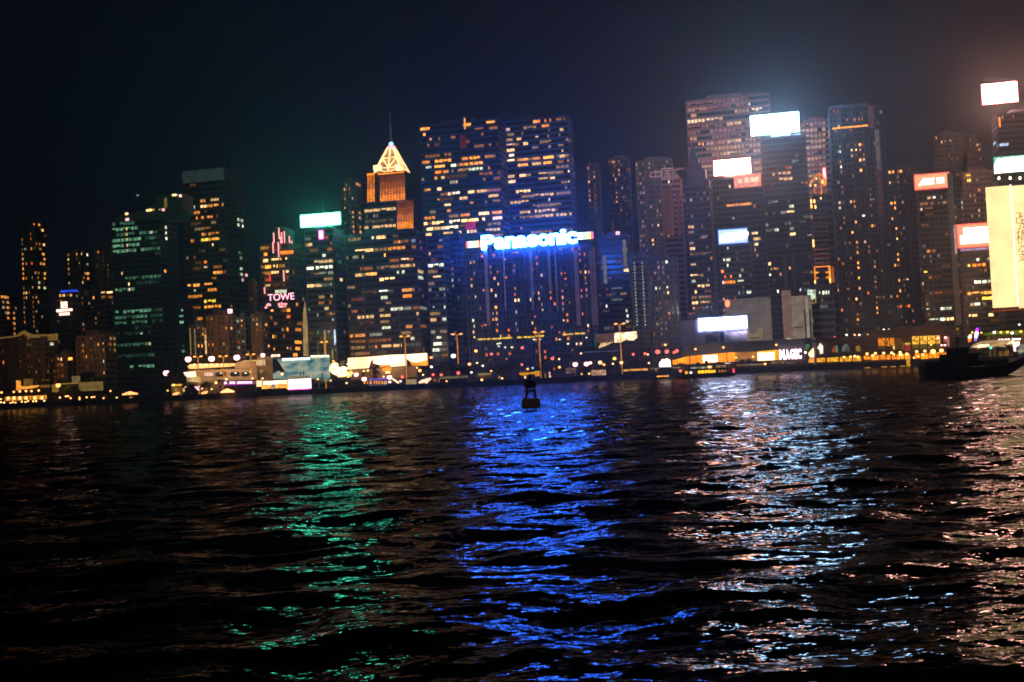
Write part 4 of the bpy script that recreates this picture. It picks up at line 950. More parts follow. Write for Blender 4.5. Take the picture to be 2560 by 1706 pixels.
b.hints('r6', 'y910 785-800w3 840w1 y928 845-855a2 y938 740-755y4 765-785a2 790-802a1 y958 768-785o4 790-808o4 815-832o4 y1027 775-790w4 792-808w4 815-835w4 840-855w2 y1050 770c1 y1078 725-760a3 765-800a4 805-820a2 822-860a4 y1122 790a1 815-865y4 y1148 755-770c2 775-805w4 820-835c1 y1196 735-760c4 765-790c4 845-870c4 y1238 745c1')
b.panel('light_strip', glow('lilac_tube', (.8, .5, .85), .5, vary=.3), 'r6', 708, 846, 864, 874, 1.5); b.panel('light_strip', glow('pale_pink_tube', (1, .62, .55), .5, vary=.3), 'r6', 680, 688, 750, 890, 3); b.fill(8, 'ca', (0, 0, 1), run=3); b.finish()
sign('rooftop_sign', 'larger red fringed sign with two rows of white characters, right of the brown towers', b, 'r6', 690, 862, 742, 860, glow('hot_orange_sign', (1, .33, .16), 1.3, True, .15), REDR, [(.10, .98, .18, .52), (.2, .88, .5, .82)], glow('rose_white_letters', (1, .55, .42), 22, True, 0), 1.2)

b = B('l44', 'office_tower', 'dark tower at the right edge under the highest glowing sign', 'r6', 855, 1180, 200, 1260, D=30, style='band', wall='dark', fh=6)
b.hints('r6', 'y372 845-880l2 885-895l1 y367 900-945l2 y345 825w1 y315 820c1 830w2 y262 900o4'); b.panel('marker_light', OG, 'r6', 896, 904, 222, 270, 1.4); b.fill(12, 'cn', (0, 1)); b.finish()
sign('rooftop_screen', 'highest pinkish white screen with cut corner at the right edge', b, 'r6', 810, 990, 52, 156, glow('pink_white_top_screen', (1.0, .44, .34), 92, True, 0), REDR, None, None, 1.5)
b = B('l43', 'office_building', 'building at the right edge faced with a giant glowing yellow wall', 'r6', 850, 1330, 522, 1040, D=30, style='band', wall='brown', fh=5.4)
YW = glow('yellow_curtain_light', (1.0, .68, .30), 1.5, True, .12, .05)
b.panel('lit_facade', YW, 'r6', 849, 968, 560, 1155, 1.6); b.panel('lit_facade', YW, 'r6', 976, 1300, 545, 1150, 1.6)
b.panel('light_strip', glow('pale_seam_light', (1, .82, .75), 1.5, vary=.1), 'r6', 968.5, 975.5, 550, 1150, 1.7); b.panel('light_strip', glow('ember_strip', (.6, .1, .01), .35), 'r6', 862, 1300, 1156, 1164, 1.6)
DK = surf('brown_characters', (.2, .09, .03))
cjk('r6', 978, 1022, 690, 775, [(.05, 1, .5, 1), (.5, 1, .5, .7), (.1, .7, .5, .7), (.1, .7, .1, .4), (.1, .4, .5, .4), (.5, .4, .45, .05), (.45, .05, .2, .08), (.7, 1, .6, .7), (.62, .75, 1, .8), (.65, .6, 1, .6), (.65, .35, 1, .35), (.65, .6, .65, .35), (.82, .6, .82, .1), (.6, .1, 1, .1)], 'character_sign', 'upper brown Chinese character on the yellow wall, cut by the picture edge', DK, b.F, .5, -1.9)
cjk('r6', 984, 1026, 775, 845, [(.0, .8, .4, .9), (.2, 1, .2, 0), (.2, .6, 0, .35), (.2, .6, .4, .4), (.5, .95, 1, .95), (.5, .82, 1, .82), (.5, .7, 1, .7), (.75, 1, .75, .7), (.55, .6, .95, .6), (.55, .45, .95, .45), (.55, .3, .95, .3), (.55, .6, .55, .3), (.95, .6, .95, .3), (.6, .25, .45, .05), (.9, .25, 1, .05)], 'character_sign', 'middle brown Chinese character on the yellow wall', DK, b.F, .45, -1.9)
cjk('r6', 990, 1036, 850, 925, [(.5, 1, 0, .6), (.5, 1, 1, .6), (.25, .62, .75, .62), (.1, .4, .9, .4), (.5, .62, .5, .05), (0, .03, 1, .03), (.25, .3, .3, .1), (.75, .3, .7, .1)], 'character_sign', 'lowest brown Chinese character on the yellow wall', DK, b.F, .5, -1.9)
for x in (897, 952, 1000): b.panel('roof_lamp', wmat('w', 5), 'r6', x-5, x+5, 514, 527, 1.2)
b.finish()
sign('rooftop_sign', 'teal sign with rounded cream letters above the yellow wall', b, 'r6', 872, 1060, 410, 492, glow('teal_sign', (.16, .75, .5), 1.0, True, .1), None, [(0, 0, 0, .5, .10, .9, .16, .9, .22, .6, .22, .05), (.3, .48, .42), (.48, .5, .42), (.45, .62, .05, .85), (.62, .8, .1, .9), (.82, .84, .1, .85), (.9, .98, .1, .85), (.02, .95, .02, .3)], glow('peach_letters', (1, .72, .55), 6, True, 0), 1.2)
# the P sign on the hotel
F6 = BLD['l6']
PS = glow('white_red_letters', (1, .55, .42), 5, vary=0)
sign('rooftop_sign', 'lit white letter P in a square above two short lit lines on the dark hotel', F6, 'r1', 334, 432, 842, 930, WALLS['dark'], None,
     [(.30, .36, .58, 1.0), (.58, .68, .58, 1.0), (.30, .68, .93, 1.0), (.30, .68, .56, .62), (.40, .45, .64, .9), (.45, .54, .84, .9), (.50, .54, .72, .84), (.45, .54, .70, .75), (.02, .30, .32, .50), (.32, .66, .34, .50), (.68, .98, .34, .50), (.18, .34, .08, .26), (.36, .52, .08, .26), (.54, .66, .08, .26), (.68, .80, .08, .26)], PS, 1.6, False, None, .6)
# ------------------------------------------------------------------ low buildings behind the right half of the quay
b = B('lilac', 'low_building', 'pale lilac low building behind the blue white billboard', 't', 600, 1420, 480, 1000, D=16, style='curtain', wall='lilac', fh=40, bay=14, roof=False)
MB().box(-b.w/2+.2, b.w/2-.2, -1.0, -.45, 0, b.h).build('render_front', WALLS['lilac'], b.root)
b.panel('mural', surf('mural_navy', (.05, .07, .16)), 't', 1080, 1130, 640, 765, 1.3, -1.0); b.panel('mural', surf('mural_dusk', (.16, .13, .2)), 't', 900, 1050, 670, 765, 1.3, -1.0); b.panel('mural', surf('mural_sand', (.4, .3, .2)), 't', 975, 1050, 640, 700, 1.4, -1.0)
m = MB(); u, z = b.F.hit('t', 1262, 705, -1.2); z -= b.base
rr = 5.5
for i in range(24):
    a0, a1 = 2*math.pi*i/24, 2*math.pi*(i+1)/24
    if .9 < (i/24) or (i/24) < .75: m.tube((u+rr*math.cos(a0)*.9, -1.3, z+rr*math.sin(a0)), (u+rr*math.cos(a1)*.9, -1.3, z+rr*math.sin(a1)), .22, n=5)
m.build('mural_ring', surf('mural_blue', (.04, .06, .14)), b.root)
b.finish()
b = B('greybox', 'low_building', 'windowless grey box building right of the red round lamp', 't', 1130, 1700, 228, 1060, D=20, style='curtain', wall='cream', fh=60, bay=9, roof=False)
MB().box(-b.w/2+.2, b.w/2-.2, -1.0, -.45, 0, b.h).build('render_front', surf('dusty_render', (.30, .27, .22)), b.root)
for x in (1215, 1295, 1385, 1470, 1545, 1620): b.panel('pilaster', surf('dusty_shadow_rib', (.2, .18, .15)), 't', x-3, x+3, 235, 330 if x > 1230 else 440, 1.4, -.9)  # ribs in a darker tone of the wall
b.finish()
t_ = empty('round_lamp', tuple(BLD['greybox'].F.o + BLD['greybox'].F.d*BLD['greybox'].F.hit('t', 1170, 290, -4)[0] - BLD['greybox'].F.n*4), -YAW, 'red rimmed glowing oval lamp on the left edge of the grey box building', 'lamp')
zz = BLD['greybox'].F.hit('t', 1170, 290, -4)[1]; t_.location.z = zz
MB().ball((0, 0, 0), 3.0, .75, .4, 1.1, 14, 9).build('globe', glow('hot_red_lamp', (1, .22, .08), 3.2, vary=0), t_); MB().tube((0, 0, 0), (0, 4, 0), .3).build('bracket', METAL, t_)
sign('billboard', 'wide overexposed blue white billboard low in front of the lilac building', BLD['lilac'], 't', 806, 1420, 448, 618, glow('blue_white_billboard', (.50, .62, 1.0), 26, True, .1), glow('blue_violet_rim', (.12, .18, 1), 1.4, vary=0),
     [(.48, .52, .1, .9)], glow('blue_white_dim', (.8, .85, 1), 2.2, vary=0), 2.5)
Fc = Front('t', 1510, 668, 985)
sign('signboard', 'tan notched signboard with a line of tiny dark text, beside the lilac building', Fc, 't', 1417, 1605, 655, 745, glow('tan_board', (.55, .38, .2), .34, vary=.2), None, [(.15, .75, .30, .42)], surf('dark_text_line', (.08, .05, .03)), 0, False)
MB()
nb_ = MB(); rt_ = scene.objects[-1] if False else None
for nm, x0, x1 in (('left', 1417, 1455), ('right', 1530, 1605)):
    a, z1 = Fc.hit('t', x0, 592); e, z0 = Fc.hit('t', x1, 656)
    o = Fc.o + Fc.d*((a+e)/2); sg = [q for q in scene.objects if q.name.startswith('signboard')][0]
    loc = Vector((o.x, o.y, 0)) - Vector((sg.location.x, sg.location.y, 0)); ul = loc.dot(Fc.d)
    MB().box(ul-(e-a)/2, ul+(e-a)/2, .02, 1.2, Fc.hit('t', 1510, 656)[1]-sg.location.z, Fc.hit('t', (x0+x1)/2, 596)[1]-sg.location.z).build('upper_block', glow('tan_board', (.55, .38, .2), .34), sg)
MB().box(-9, 9, 1.25, 5, -14, 0).build('base_wall', WALLS['lilac'], sg)
b = B('white2', 'low_building', 'pale tiled tower block with a rosy left part, behind the dark roofed hall', 't', 1845, 2190, 195, 1035, D=18, style='curtain', wall='cream', fh=60, bay=9, roof=False)
CRM = surf('warm_pale_tiles', (.55, .46, .36)); 
b.panel('rosy_front', glow('rosy_floodlit_tiles', (.75, .40, .28), .20, vary=.25, scale=.2), 't', 1846, 1960, 128, 715, 2.2, 3)  # floodlight on the tiled fronts is put in as faint emission
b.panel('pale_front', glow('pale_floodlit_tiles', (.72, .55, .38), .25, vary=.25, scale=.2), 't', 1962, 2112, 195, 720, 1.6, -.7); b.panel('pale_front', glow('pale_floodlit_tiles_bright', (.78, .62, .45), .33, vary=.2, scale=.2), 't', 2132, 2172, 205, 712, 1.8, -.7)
for x in (2000, 2045, 2090): b.panel('groove', surf('dusty_shadow_rib', (.2, .18, .15)), 't', x-2, x+2, 198, 285, 1.8, -.8)
b.panel('wall_text', surf('dark_text_line', (.08, .05, .03)), 't', 1985, 2090, 575, 590, 1.9, -1); b.finish()
b = B('dim2', 'low_building', 'dim greenish building with a pale lit screen, right of the pale tiled block', 't', 2170, 2465, 118, 1050, D=18, style='band', wall='grey', fh=6)
b.panel('lit_screen', glow('pale_green_screen', (.75, .95, .75), .8, vary=.6, scale=.3), 't', 2152, 2245, 122, 235, 1.6); b.panel('lit_screen', wmat('y', 1), 't', 2238, 2258, 118, 290, 1.3); b.panel('lit_screen', wmat('c', 1), 't', 2160, 2255, 275, 290, 1.7)
b.hints('t', 'y145 2345w4 2380w3 2410w2 y140 2300w2 y100 2290a1 y230 2210w1 2330w0 y480 2215w1 y300 2300-2400w0 y340 2300-2400w0'); b.finish()

# ------------------------------------------------------------------ lamps: every one a thing of its own, labelled by colour and by the landmark it stands before
LAMPS = []
POSTM = surf('lamp_post_steel', (.10, .09, .08), .6, .2, 1, .5)
LCOL = {'orange': glow('lamp_orange', (1, .33, .08), 7, vary=0), 'red': glow('lamp_red', (1, .10, .06), 5, vary=0), 'pink': glow('lamp_pink', (1, .42, .42), 8, vary=0),
        'white': glow('lamp_white', (1, .85, .75), 6, vary=0), 'yellow': glow('lamp_yellow', (1, .55, .08), 3.5, vary=0), 'amber': glow('lamp_amber', (1, .46, .14), 7, vary=0), 'teal': glow('lamp_teal', (.1, .9, .6), 4, vary=0),
        'blue': glow('lamp_blue', (.3, .6, 1), 3, vary=0)}
def lamp(c, x, y, rpx, col, mark, kind='lamp_post', Y=None, foot=None, pole=True):
    """rpx: radius in photograph pixels"""
    px, py = src(c, x, y)
    Y = Y or 915 + (hash((round(px), round(py))) % 23)
    P = at(c, x, y, Y); P.y = Y
    if P.y < quay_y(P.x) + 3: P = at(c, x, y, quay_y(P.x)+4)
    r = max(.8, rpx*pxm(P.y))
    ft = LAND if foot is None else foot
    root = empty(kind, (P.x, P.y, ft))
    h = P.z - ft
    if pole and h > r+.5:
        MB().tube((0, 0, 0), (0, 0, h-r*.5), .22, .12, 6).tube((0, 0, 0), (0, 0, .8), .4, .3, 6).build('pole', POSTM, root)
    MB().ball((0, 0, h), r, sz=.9).build('lamp_head', LCOL[col], root, True)
    if pole and h > r+.5: MB().tube((0, 0, h+r*.7), (0, 0, h+r*1.05), r*.8, r*.3, 8).build('cap', POSTM, root)
    LAMPS.append((kind, col, mark, P.x, P.z, root))
    return root
def flood(c, x, y, mark, w=1.0, foot=None, Y=930, col='amber'):
    """T shaped high mast: pole, cross arm, two lamp heads"""
    P = at(c, x, y, Y); ft = LAND if foot is None else foot
    root = empty('high_mast_lamp', (P.x, P.y, ft)); h = P.z-ft
    lit = glow('lit_mast_orange', (1, .36, .05), .55, vary=.4, scale=.3)  # lamplight on pole and arm is put in as orange glow
    MB().tube((0, 0, 0), (0, 0, h), .55, .4, 8).build('pole', lit, root)
    MB().box(-3.6*w, 3.6*w, -.3, .3, h-.3, h+.3).build('cross_arm', lit, root)
    for q in (-1, 1): MB().box(q*3.0*w-1.2*w, q*3.0*w+1.2*w, -.7, .7, h+.3, h+1.2).build('lamp_head', glow('hot_orange_lamp', (1, .36, .06), 4, vary=0), root)
    LAMPS.append(('high_mast_lamp', 'orange', mark, P.x, P.z, root))
import builtins
hash = lambda t: (t[0]*7349 + t[1]*911) & 0xffff

mk = 'the lit pier at the far left'
for x, y in [(30, 640), (268, 630), (388, 620), (510, 612), (617, 612), (757, 600)]: lamp('p', x, y, 3.0, 'orange', mk, 'promenade_lamp', 990)
for x, y in [(20, 832), (80, 840), (205, 850), (250, 830), (303, 843), (428, 822), (500, 830), (550, 808), (652, 812), (708, 810), (868, 803)]: lamp('p', x, y, 1.9, 'amber', 'the far left pier deck', 'deck_lamp', 968)
for x, y in [(1175, 740), (1290, 715), (1335, 712), (1700, 735), (1800, 732)]: lamp('p', x, y, 2.0, 'amber', 'the dark trees at left', 'lamp_post', 972)
for x, y in [(1385, 750), (1558, 740), (1848, 728)]: lamp('p', x, y, 2.4, 'orange', 'the dark trees at left', 'lamp_post', 972)
for x, y in [(1560, 775), (2030, 752), (2290, 742), (20, 770)]: lamp('p', x, y, 2.2, 'yellow', 'the left quay', 'lamp_post', 972)
lamp('p', 1140, 500, 6, 'orange', 'the amber lit hall', 'flood_lamp', 985); lamp('p', 2165, 610, 2.2, 'orange', 'the green glass tower', 'lamp_post', 965)
mk = 'the floodlit podium'
for x, y in [(395, 272), (722, 265), (1075, 247)]: lamp('q', x, y, 8.2, 'pink', mk, 'stadium_lamp', 955)
lamp('q', 1440, 215, 6, 'pink', 'the brown gap beside the mural', 'stadium_lamp', 950)
for x, y in [(530, 245), (885, 240), (1268, 215)]: 
    flood('q', x, y, mk, .9, Y=962)
for x, y, r, c_ in [(1295, 540, 2.5, 'amber'), (1437, 540, 2.5, 'amber'), (785, 600, 3.4, 'amber'), (930, 550, 1.5, 'white'), (190, 632, 3, 'amber'), (1160, 700, 2.2, 'yellow'), (725, 690, 2.5, 'yellow'), (108, 710, 2.2, 'yellow'), (590, 683, 1.8, 'yellow')]:
    lamp('q', x, y, r, c_, 'the brown podium')
for x, y, r, c_ in [(88, 465, 8, 'pink'), (150, 500, 3, 'pink'), (175, 520, 2.4, 'pink')]: lamp('q', x, y, r, c_, 'the trees left of the podium', 'flood_lamp', 950)
mk = 'the mural billboard'
for x, y, r, c_ in [(1710, 478, 3.6, 'amber'), (2212, 550, 1.8, 'amber')]: lamp('q', x, y, r, c_, mk, 'lamp_post', 925)
lamp('f', 0, 0, 1, 'white', 'x') if False else None
mk = 'the long amber billboard'
for x, y, r, c_ in [(620, 487, 6, 'pink'), (730, 550, 6.5, 'pink'), (1085, 525, 6.5, 'pink'), (1265, 520, 4, 'red'), (1045, 455, 3.4, 'amber'), (1078, 455, 3.4, 'amber'), (1003, 515, 2.4, 'amber'), (725, 435, 2.6, 'amber'), (782, 430, 2.8, 'amber'),
                    (1470, 390, 2.4, 'amber'), (1510, 430, 4.2, 'orange'), (262, 570, 2.4, 'yellow'), (485, 605, 2.6, 'amber'), (565, 462, 1.8, 'amber'), (508, 517, 1.8, 'amber'), (500, 340, 1.0, 'white'), (1090, 590, 3.2, 'white'), (1605, 600, 1.8, 'yellow'), (1240, 580, 1.6, 'white')]:
    lamp('q2', x, y, r, c_, mk)
mk = 'the dark trees right of the amber billboard'
for x, y, r, c_ in [(1672, 378, 3.2, 'white'), (1980, 225, 6.0, 'white'), (1695, 488, 3.6, 'red'), (1810, 490, 3.6, 'red'), (2050, 462, 4.2, 'red'), (1555, 490, 2.2, 'amber'), (2205, 340, 4, 'orange'), (2295, 155, 4, 'orange'), (2232, 455, 2.2, 'white'), (2312, 322, 1.6, 'white'), (1885, 578, 1.6, 'yellow'), (1815, 590, 1.8, 'amber')]:
    lamp('q2', x, y, r, c_, mk)
mk = 'the blue lit apartment block'
for x, y, r, c_ in [(352, 437, 3.6, 'red'), (745, 357, 3.6, 'red'), (1130, 495, 4.0, 'red'), (1220, 605, 3.4, 'orange'), (815, 628, 3.0, 'orange'), (1215, 502, 2.2, 'amber'), (742, 572, 3.2, 'red'), (168, 550, 1.8, 'amber'), (240, 588, 2.2, 'white'),
                    (878, 615, 1.8, 'blue'), (95, 672, 2.2, 'white'), (228, 768, 3.0, 'amber'), (488, 747, 2.4, 'amber'), (347, 655, 2.6, 'orange'), (775, 735, 3.2, 'amber'), (1355, 705, 3.2, 'red'), (1120, 725, 2.2, 'amber')]:
    lamp('s', x, y, r, c_, mk)
mk = 'the warm glowing trees at centre right'
for x, y, r, c_ in [(1422, 570, 6.5, 'pink'), (1565, 565, 6.2, 'pink'), (1615, 550, 4.2, 'pink'), (1740, 545, 5, 'amber'), (1790, 573, 3.2, 'orange'), (2012, 547, 4.2, 'amber'), (1905, 562, 2.4, 'amber'), (1505, 692, 2, 'yellow'), (1600, 688, 2, 'amber'), (1495, 430, 2.2, 'amber'), (1925, 495, 4.5, 'yellow')]:
    lamp('s', x, y, r, c_, mk)
mk = 'the left end of the dark roofed hall'
for x, y, r, c_ in [(15, 912, 3.4, 'red'), (160, 905, 3.6, 'red'), (195, 915, 2.2, 'amber'), (315, 882, 6, 'red'), (408, 797, 3, 'orange'), (428, 877, 5.2, 'red'), (517, 888, 3.6, 'red'), (550, 870, 4.4, 'red'), (418, 1098, 3.4, 'orange'), (208, 1020, 1.8, 'amber'), (375, 985, 3.4, 'pink')]:
    lamp('t', x, y, r, c_, mk)
for x, y in [(778, 850), (1120, 828), (1768, 797)]: lamp('t', x, y, 3.0, 'orange', 'the dark roof of the long hall', 'roof_lamp', 938)
for x, y, r, c_ in [(1275, 952, 2, 'amber'), (1485, 942, 1.8, 'amber'), (1632, 1030, 3, 'amber'), (2125, 890, 3.4, 'white')]: lamp('t', x, y, r, c_, 'the amber wall of the hall')
mk = 'the pier colonnade'
for x, y, r in [(498, 478, 3.6), (650, 468, 3.6), (600, 510, 3.6), (803, 465, 3.6), (950, 460, 3.6), (1105, 450, 3.6), (1115, 490, 4.2), (1228, 483, 4.2), (1410, 435, 3.8), (1560, 427, 3.8), (1522, 490, 3.0), (1710, 432, 6.5), (1865, 415, 5.2), (1990, 405, 4.4), (2095, 427, 3.6), (75, 535, 2.6), (195, 528, 2.2), (272, 522, 3.4), (330, 532, 3), (1440, 525, 2.2), (1360, 548, 1.8), (990, 485, 2)]:
    lamp('x', x, y, r, 'amber', mk, 'promenade_lamp', 862)
for x, y, c_ in [(120, 128, 'white'), (270, 128, 'orange'), (355, 130, 'white'), (507, 122, 'yellow'), (725, 105, 'amber'), (806, 100, 'amber'), (912, 98, 'yellow'), (993, 98, 'amber'), (805, 35, 'white'), (902, 33, 'white'), (957, 43, 'white')]:
    lamp('x', x, y, 2.2, c_, 'the roof line of the pier building', 'roof_lamp', 905)
for x, y, r, c_ in [(1805, 185, 3.0, 'pink'), (1938, 178, 3.4, 'pink'), (1868, 320, 2.8, 'pink'), (1928, 318, 3.0, 'pink'), (1675, 310, 1.8, 'yellow')]: lamp('x', x, y, r, c_, 'the right end of the pier building', 'lamp_post', 866)
lamp('v', 363, 350, 2.4, 'red', 'the sails of the pier plaza'); lamp('v', 387, 413, 1.8, 'blue', 'the sails of the pier plaza'); lamp('v', 655, 498, 2, 'yellow', 'the sails of the pier plaza')
mk = 'the green canopy at the right edge'
for x, y, r, c_ in [(1120, 410, 3.6, 'white'), (1335, 408, 3.4, 'yellow'), (1550, 398, 3.6, 'yellow'), (1705, 430, 3.6, 'white'), (1985, 380, 3.4, 'yellow'), (400, 410, 2.8, 'yellow'), (700, 420, 2.6, 'yellow'), (1938, 155, 2.4, 'white')]:
    lamp('w', x, y, r, c_, mk, 'canopy_lamp', 905)
for x in (1290, 1385, 1495, 1590, 1730, 1800, 1870, 1950): lamp('w', x, 650-(x-1290)*.04, 1.9, 'white', 'the cream tent at the right edge', 'string_lamp', 888)
lamp('w', 1830, 790, 7.5, 'pink', 'the cream tent at the right edge', 'flood_lamp', 865); lamp('w', 1010, 910, 3.4, 'teal', 'the cream tent at the right edge', 'flood_lamp', 850)
for c, x, y, w_, mk in [('f', 930, 775, 1.0, 'the long amber billboard'), ('f', 1050, 770, 1.1, 'the dark trees left of the buoy'), ('f', 1238, 765, 1.1, 'the blue lit apartment block'), ('f', 1424, 746, 1.1, 'the floodlit roof billboard'), ('f', 745, 788, .7, 'the right end of the mural')]:
    flood(c, x, y, mk, w_, Y=945)

# ------------------------------------------------------------------ waterfront structures
class Low:
    """a low structure along the quay; panels by picture coordinates"""
    def __init__(s, name, label, c, x, y, Y, cat, yaw=R(5), group=None):
        s.F = Front(c, x, y, Y, yaw); s.base = LAND; s.c = c
        s.root = empty(name, (s.F.o.x, s.F.o.y, LAND), -yaw, label, cat, group)
    rect = Building.rect
    def box(s, name, mat, x0, x1, y0, y1, d0=0.0, d1=4.0, down=False):
        a, e, z0, z1 = s.rect(s.c, x0, x1, y0, y1, d0)
        if down: z0 = 0
        return MB().box(a, e, d0, d1, max(0, z0), z1).build(name, mat, s.root)
    def poly(s, name, mat, pts, d0, d1):
        L = []
        for x, y in pts:
            u, z = s.F.hit(s.c, x, y, d0); L.append((u, max(0, z-s.base)))
        return MB().prism(L[::-1], d0, d1).build(name, mat, s.root)
STUC = surf('pier_stucco', (.42, .32, .2)); BRN = surf('podium_stone', (.34, .24, .15)); DK2 = surf('dark_timber', (.06, .05, .05))
AMB = glow('amber_floodlit_wall', (1, .35, .04), 1.1, vary=.3, scale=.25); AMB2 = glow('amber_floodlit_wall_dim', (.9, .42, .08), .16, vary=.35, scale=.25); AMB3 = glow('amber_lit_bay', (1, .40, .04), .85, vary=.4, scale=.2)  # floodlight put into the walls as amber emission, strong and dim

L = Low('pier_pavilion', 'long amber lit pier pavilion with a row of bright bays at the far left', 'p', 500, 745, 975, 'pavilion', YAW*0)
L.box('back_wall', glow('pier_amber_interior', (1, .33, .03), 1.0, vary=.3), 95, 880, 712, 790, 1.0, 5)
L.box('roof', DK2, 80, 890, 695, 712, -.6, 6)
for x in (157, 272, 388, 508, 680, 820): L.box('bay_lamp', glow('bay_lamp_hot', (1, .6, .2), 5, vary=0), x-20, x+20, 722, 775, .2, .9)
for x in (110, 215, 330, 450, 560, 620, 750, 870): L.box('column', DK2, x-5, x+5, 712, 830, -.2, .4, True)
L.box('deck_front', DK2, 60, 890, 795, 860, .5, 5, True)
L = Low('floodlit_hall', 'amber floodlit hall with a square tower behind the far left pier', 'p', 600, 540, 1030, 'building', YAW*0)
L.box('tower', AMB2, 462, 585, 372, 520, 0, 6); L.box('fin', AMB, 318, 350, 405, 600, 0, 2); L.box('fin', AMB, 358, 392, 410, 600, 0, 2)
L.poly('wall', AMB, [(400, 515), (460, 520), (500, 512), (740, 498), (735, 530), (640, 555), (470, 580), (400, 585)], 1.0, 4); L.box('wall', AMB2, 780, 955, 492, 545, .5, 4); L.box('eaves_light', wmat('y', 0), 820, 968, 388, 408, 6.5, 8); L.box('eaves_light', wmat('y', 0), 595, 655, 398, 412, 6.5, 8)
L.box('base_wall', DK2, 320, 960, 545, 800, 3, 8, True)
L = Low('ochre_hall', 'ochre hall with a stub tower, partly behind round dark trees at left', 'p', 1500, 520, 1010, 'building', YAW*0)
L.box('end_wall', glow('ochre_wall_lit', (.75, .42, .07), .33, vary=.2, scale=.3), 1018, 1130, 482, 632, -.5, 10); L.box('eaves', glow('ochre_wall_lit', (.75, .42, .07), .33), 1180, 1540, 452, 478, 0, 8)  # the hall's ochre walls glow in place of floodlight falling on them
L.box('stub_tower', glow('ochre_tower_lit', (.6, .42, .16), .26, vary=.2), 1408, 1522, 318, 470, 1, 7); L.box('wall', glow('ochre_wall_soft', (.62, .40, .10), .26, vary=.3, scale=.4), 1545, 1955, 432, 610, .3, 9); L.box('roof', DK2, 1530, 1975, 420, 432, -.6, 10); L.box('base_wall', DK2, 1020, 1960, 610, 800, 1, 9, True); L.box('back_wall', DK2, 1135, 1545, 478, 700, 2, 8)
L = Low('carousel', 'glowing orange rimmed carousel roof among dark trees left of the podium', 'p', 2600, 670, 955, 'carousel', 0)
CR = glow('carousel_bulbs', (1, .34, .10), 4, vary=.4, scale=.8)
def ring_roof(L, c, x, y, rx_px, h_m, mat, name='roof'):
    u, z = L.F.hit(c, x, y, 4); z -= L.base; r = rx_px*pxm(L.F.o.y)/CROPS[c][2]
    m = MB(); n = 20
    m.plan([(u+r*math.cos(2*math.pi*i/n), 4+r*math.sin(2*math.pi*i/n)) for i in range(n)], z, z+.9)
    m.build('rim', mat, L.root)
    m = MB()
    for i in range(n):
        a0, a1 = 2*math.pi*i/n, 2*math.pi*(i+1)/n
        b0 = len(m.v); m.v += [(u+r*math.cos(a0), 4+r*math.sin(a0), z+.9), (u+r*math.cos(a1), 4+r*math.sin(a1), z+.9), (u, 4, z+h_m)]; m.f.append((b0, b0+1, b0+2))
    m.build(name, mat, L.root); MB().tube((u, 4, 0), (u, 4, z), .6).build('pole', METAL, L.root)
ring_roof(L, 'p', 2600-70+20, 685, 150, 3.0, CR)
L = Low('fairground_ride', 'bright orange slanted ride arm just below the left carousel', 'p', 2460, 760, 945, 'ride', 0)
L.poly('arm', glow('ride_arm_bulbs', (1, .42, .2), 3.2, vary=.3), [(2420, 790), (2500, 745), (2590, 735), (2590, 755), (2510, 768), (2435, 805)], 0, 1.2); L.box('base', DK2, 2480, 2520, 760, 860, .2, 1, True)
L = Low('kiosk', 'small orange lit kiosk with glowing eaves left of the white panel', 'q', 220, 680, 930, 'kiosk')
L.box('body', AMB2, 165, 280, 650, 730, 0, 4, True); L.box('eaves', glow('kiosk_eaves', (1, .48, .08), 1.2), 160, 275, 622, 645, -.5, 4.5); L.box('doorway', wmat('c', 2), 318, 338, 680, 730, 1, 2); L.box('doorway', wmat('c', 2), 348, 362, 650, 670, 1, 2); L.box('doorway', wmat('y', 1), 200, 240, 670, 720, -.2, .2)
for x, y, nm in [(222, 752, 'left'), (622, 737, 'right')]:
    L = Low('fairground_car', 'glowing orange red fairground car low on the quay, %s of the pair' % nm, 'q', x, y, 922, 'ride')
    L.poly('body', CR, [(x-48, y+10), (x-20, y-8), (x+30, y-22), (x+38, y-2), (x+10, y+16), (x-40, y+26)], 0, 2.5); L.box('base', DK2, x-40, x+30, y+20, y+50, .1, 2.4, True)
L = Low('swing_ride', 'pink white slanted swing ride between the two glowing cars', 'q', 525, 680, 926, 'ride')
L.poly('arm', glow('pink_ride_light', (1, .5, .7), 2.2, vary=.3), [(480, 655), (505, 652), (548, 700), (540, 712), (515, 695)], 0, 1); L.poly('arm', glow('pink_ride_light', (1, .5, .7), 2.2), [(515, 660), (553, 648), (550, 662), (520, 672)], 1.1, 2); L.box('mast', DK2, 520, 528, 690, 760, .2, .9, True)
# the podium
L = Low('podium_building', 'brown floodlit podium building with a glowing flat roof, left of the mural', 'q', 900, 480, 985, 'building')
L.poly('front_wall', BRN, [(385, 425), (1360, 400), (1375, 640), (370, 650)], 0, 20)
L.box('lower_wall', surf('warm_render', (.5, .38, .24)), 560, 1360, 515, 650, -1.2, -.01, True)
L.poly('glowing_roof', glow('amber_roof_floodlight', (1, .45, .12), 2.0, vary=.35, scale=.15), [(385, 372), (420, 342), (700, 335), (1045, 330), (1020, 358), (900, 375), (400, 405)], 1, 14)  # floodlight on the roof is put in as the roof's own glow
L.poly('roof_hood', BRN, [(1045, 372), (1060, 320), (1110, 302), (1320, 296), (1355, 400), (1045, 398)], 1, 16); L.poly('roof_edge_light', glow('cream_roof_edge', (1, .66, .28), .75, vary=.2), [(1150, 292), (1340, 280), (1460, 278), (1458, 300), (1340, 296), (1150, 300)], .2, 2)
L.box('lit_wall', glow('lit_cream_wall', (1, .6, .25), .8, vary=.3), 1345, 1462, 282, 360, 2.2, 5); L.box('end_wall', BRN, 1370, 1580, 240, 620, 6, 16, True)
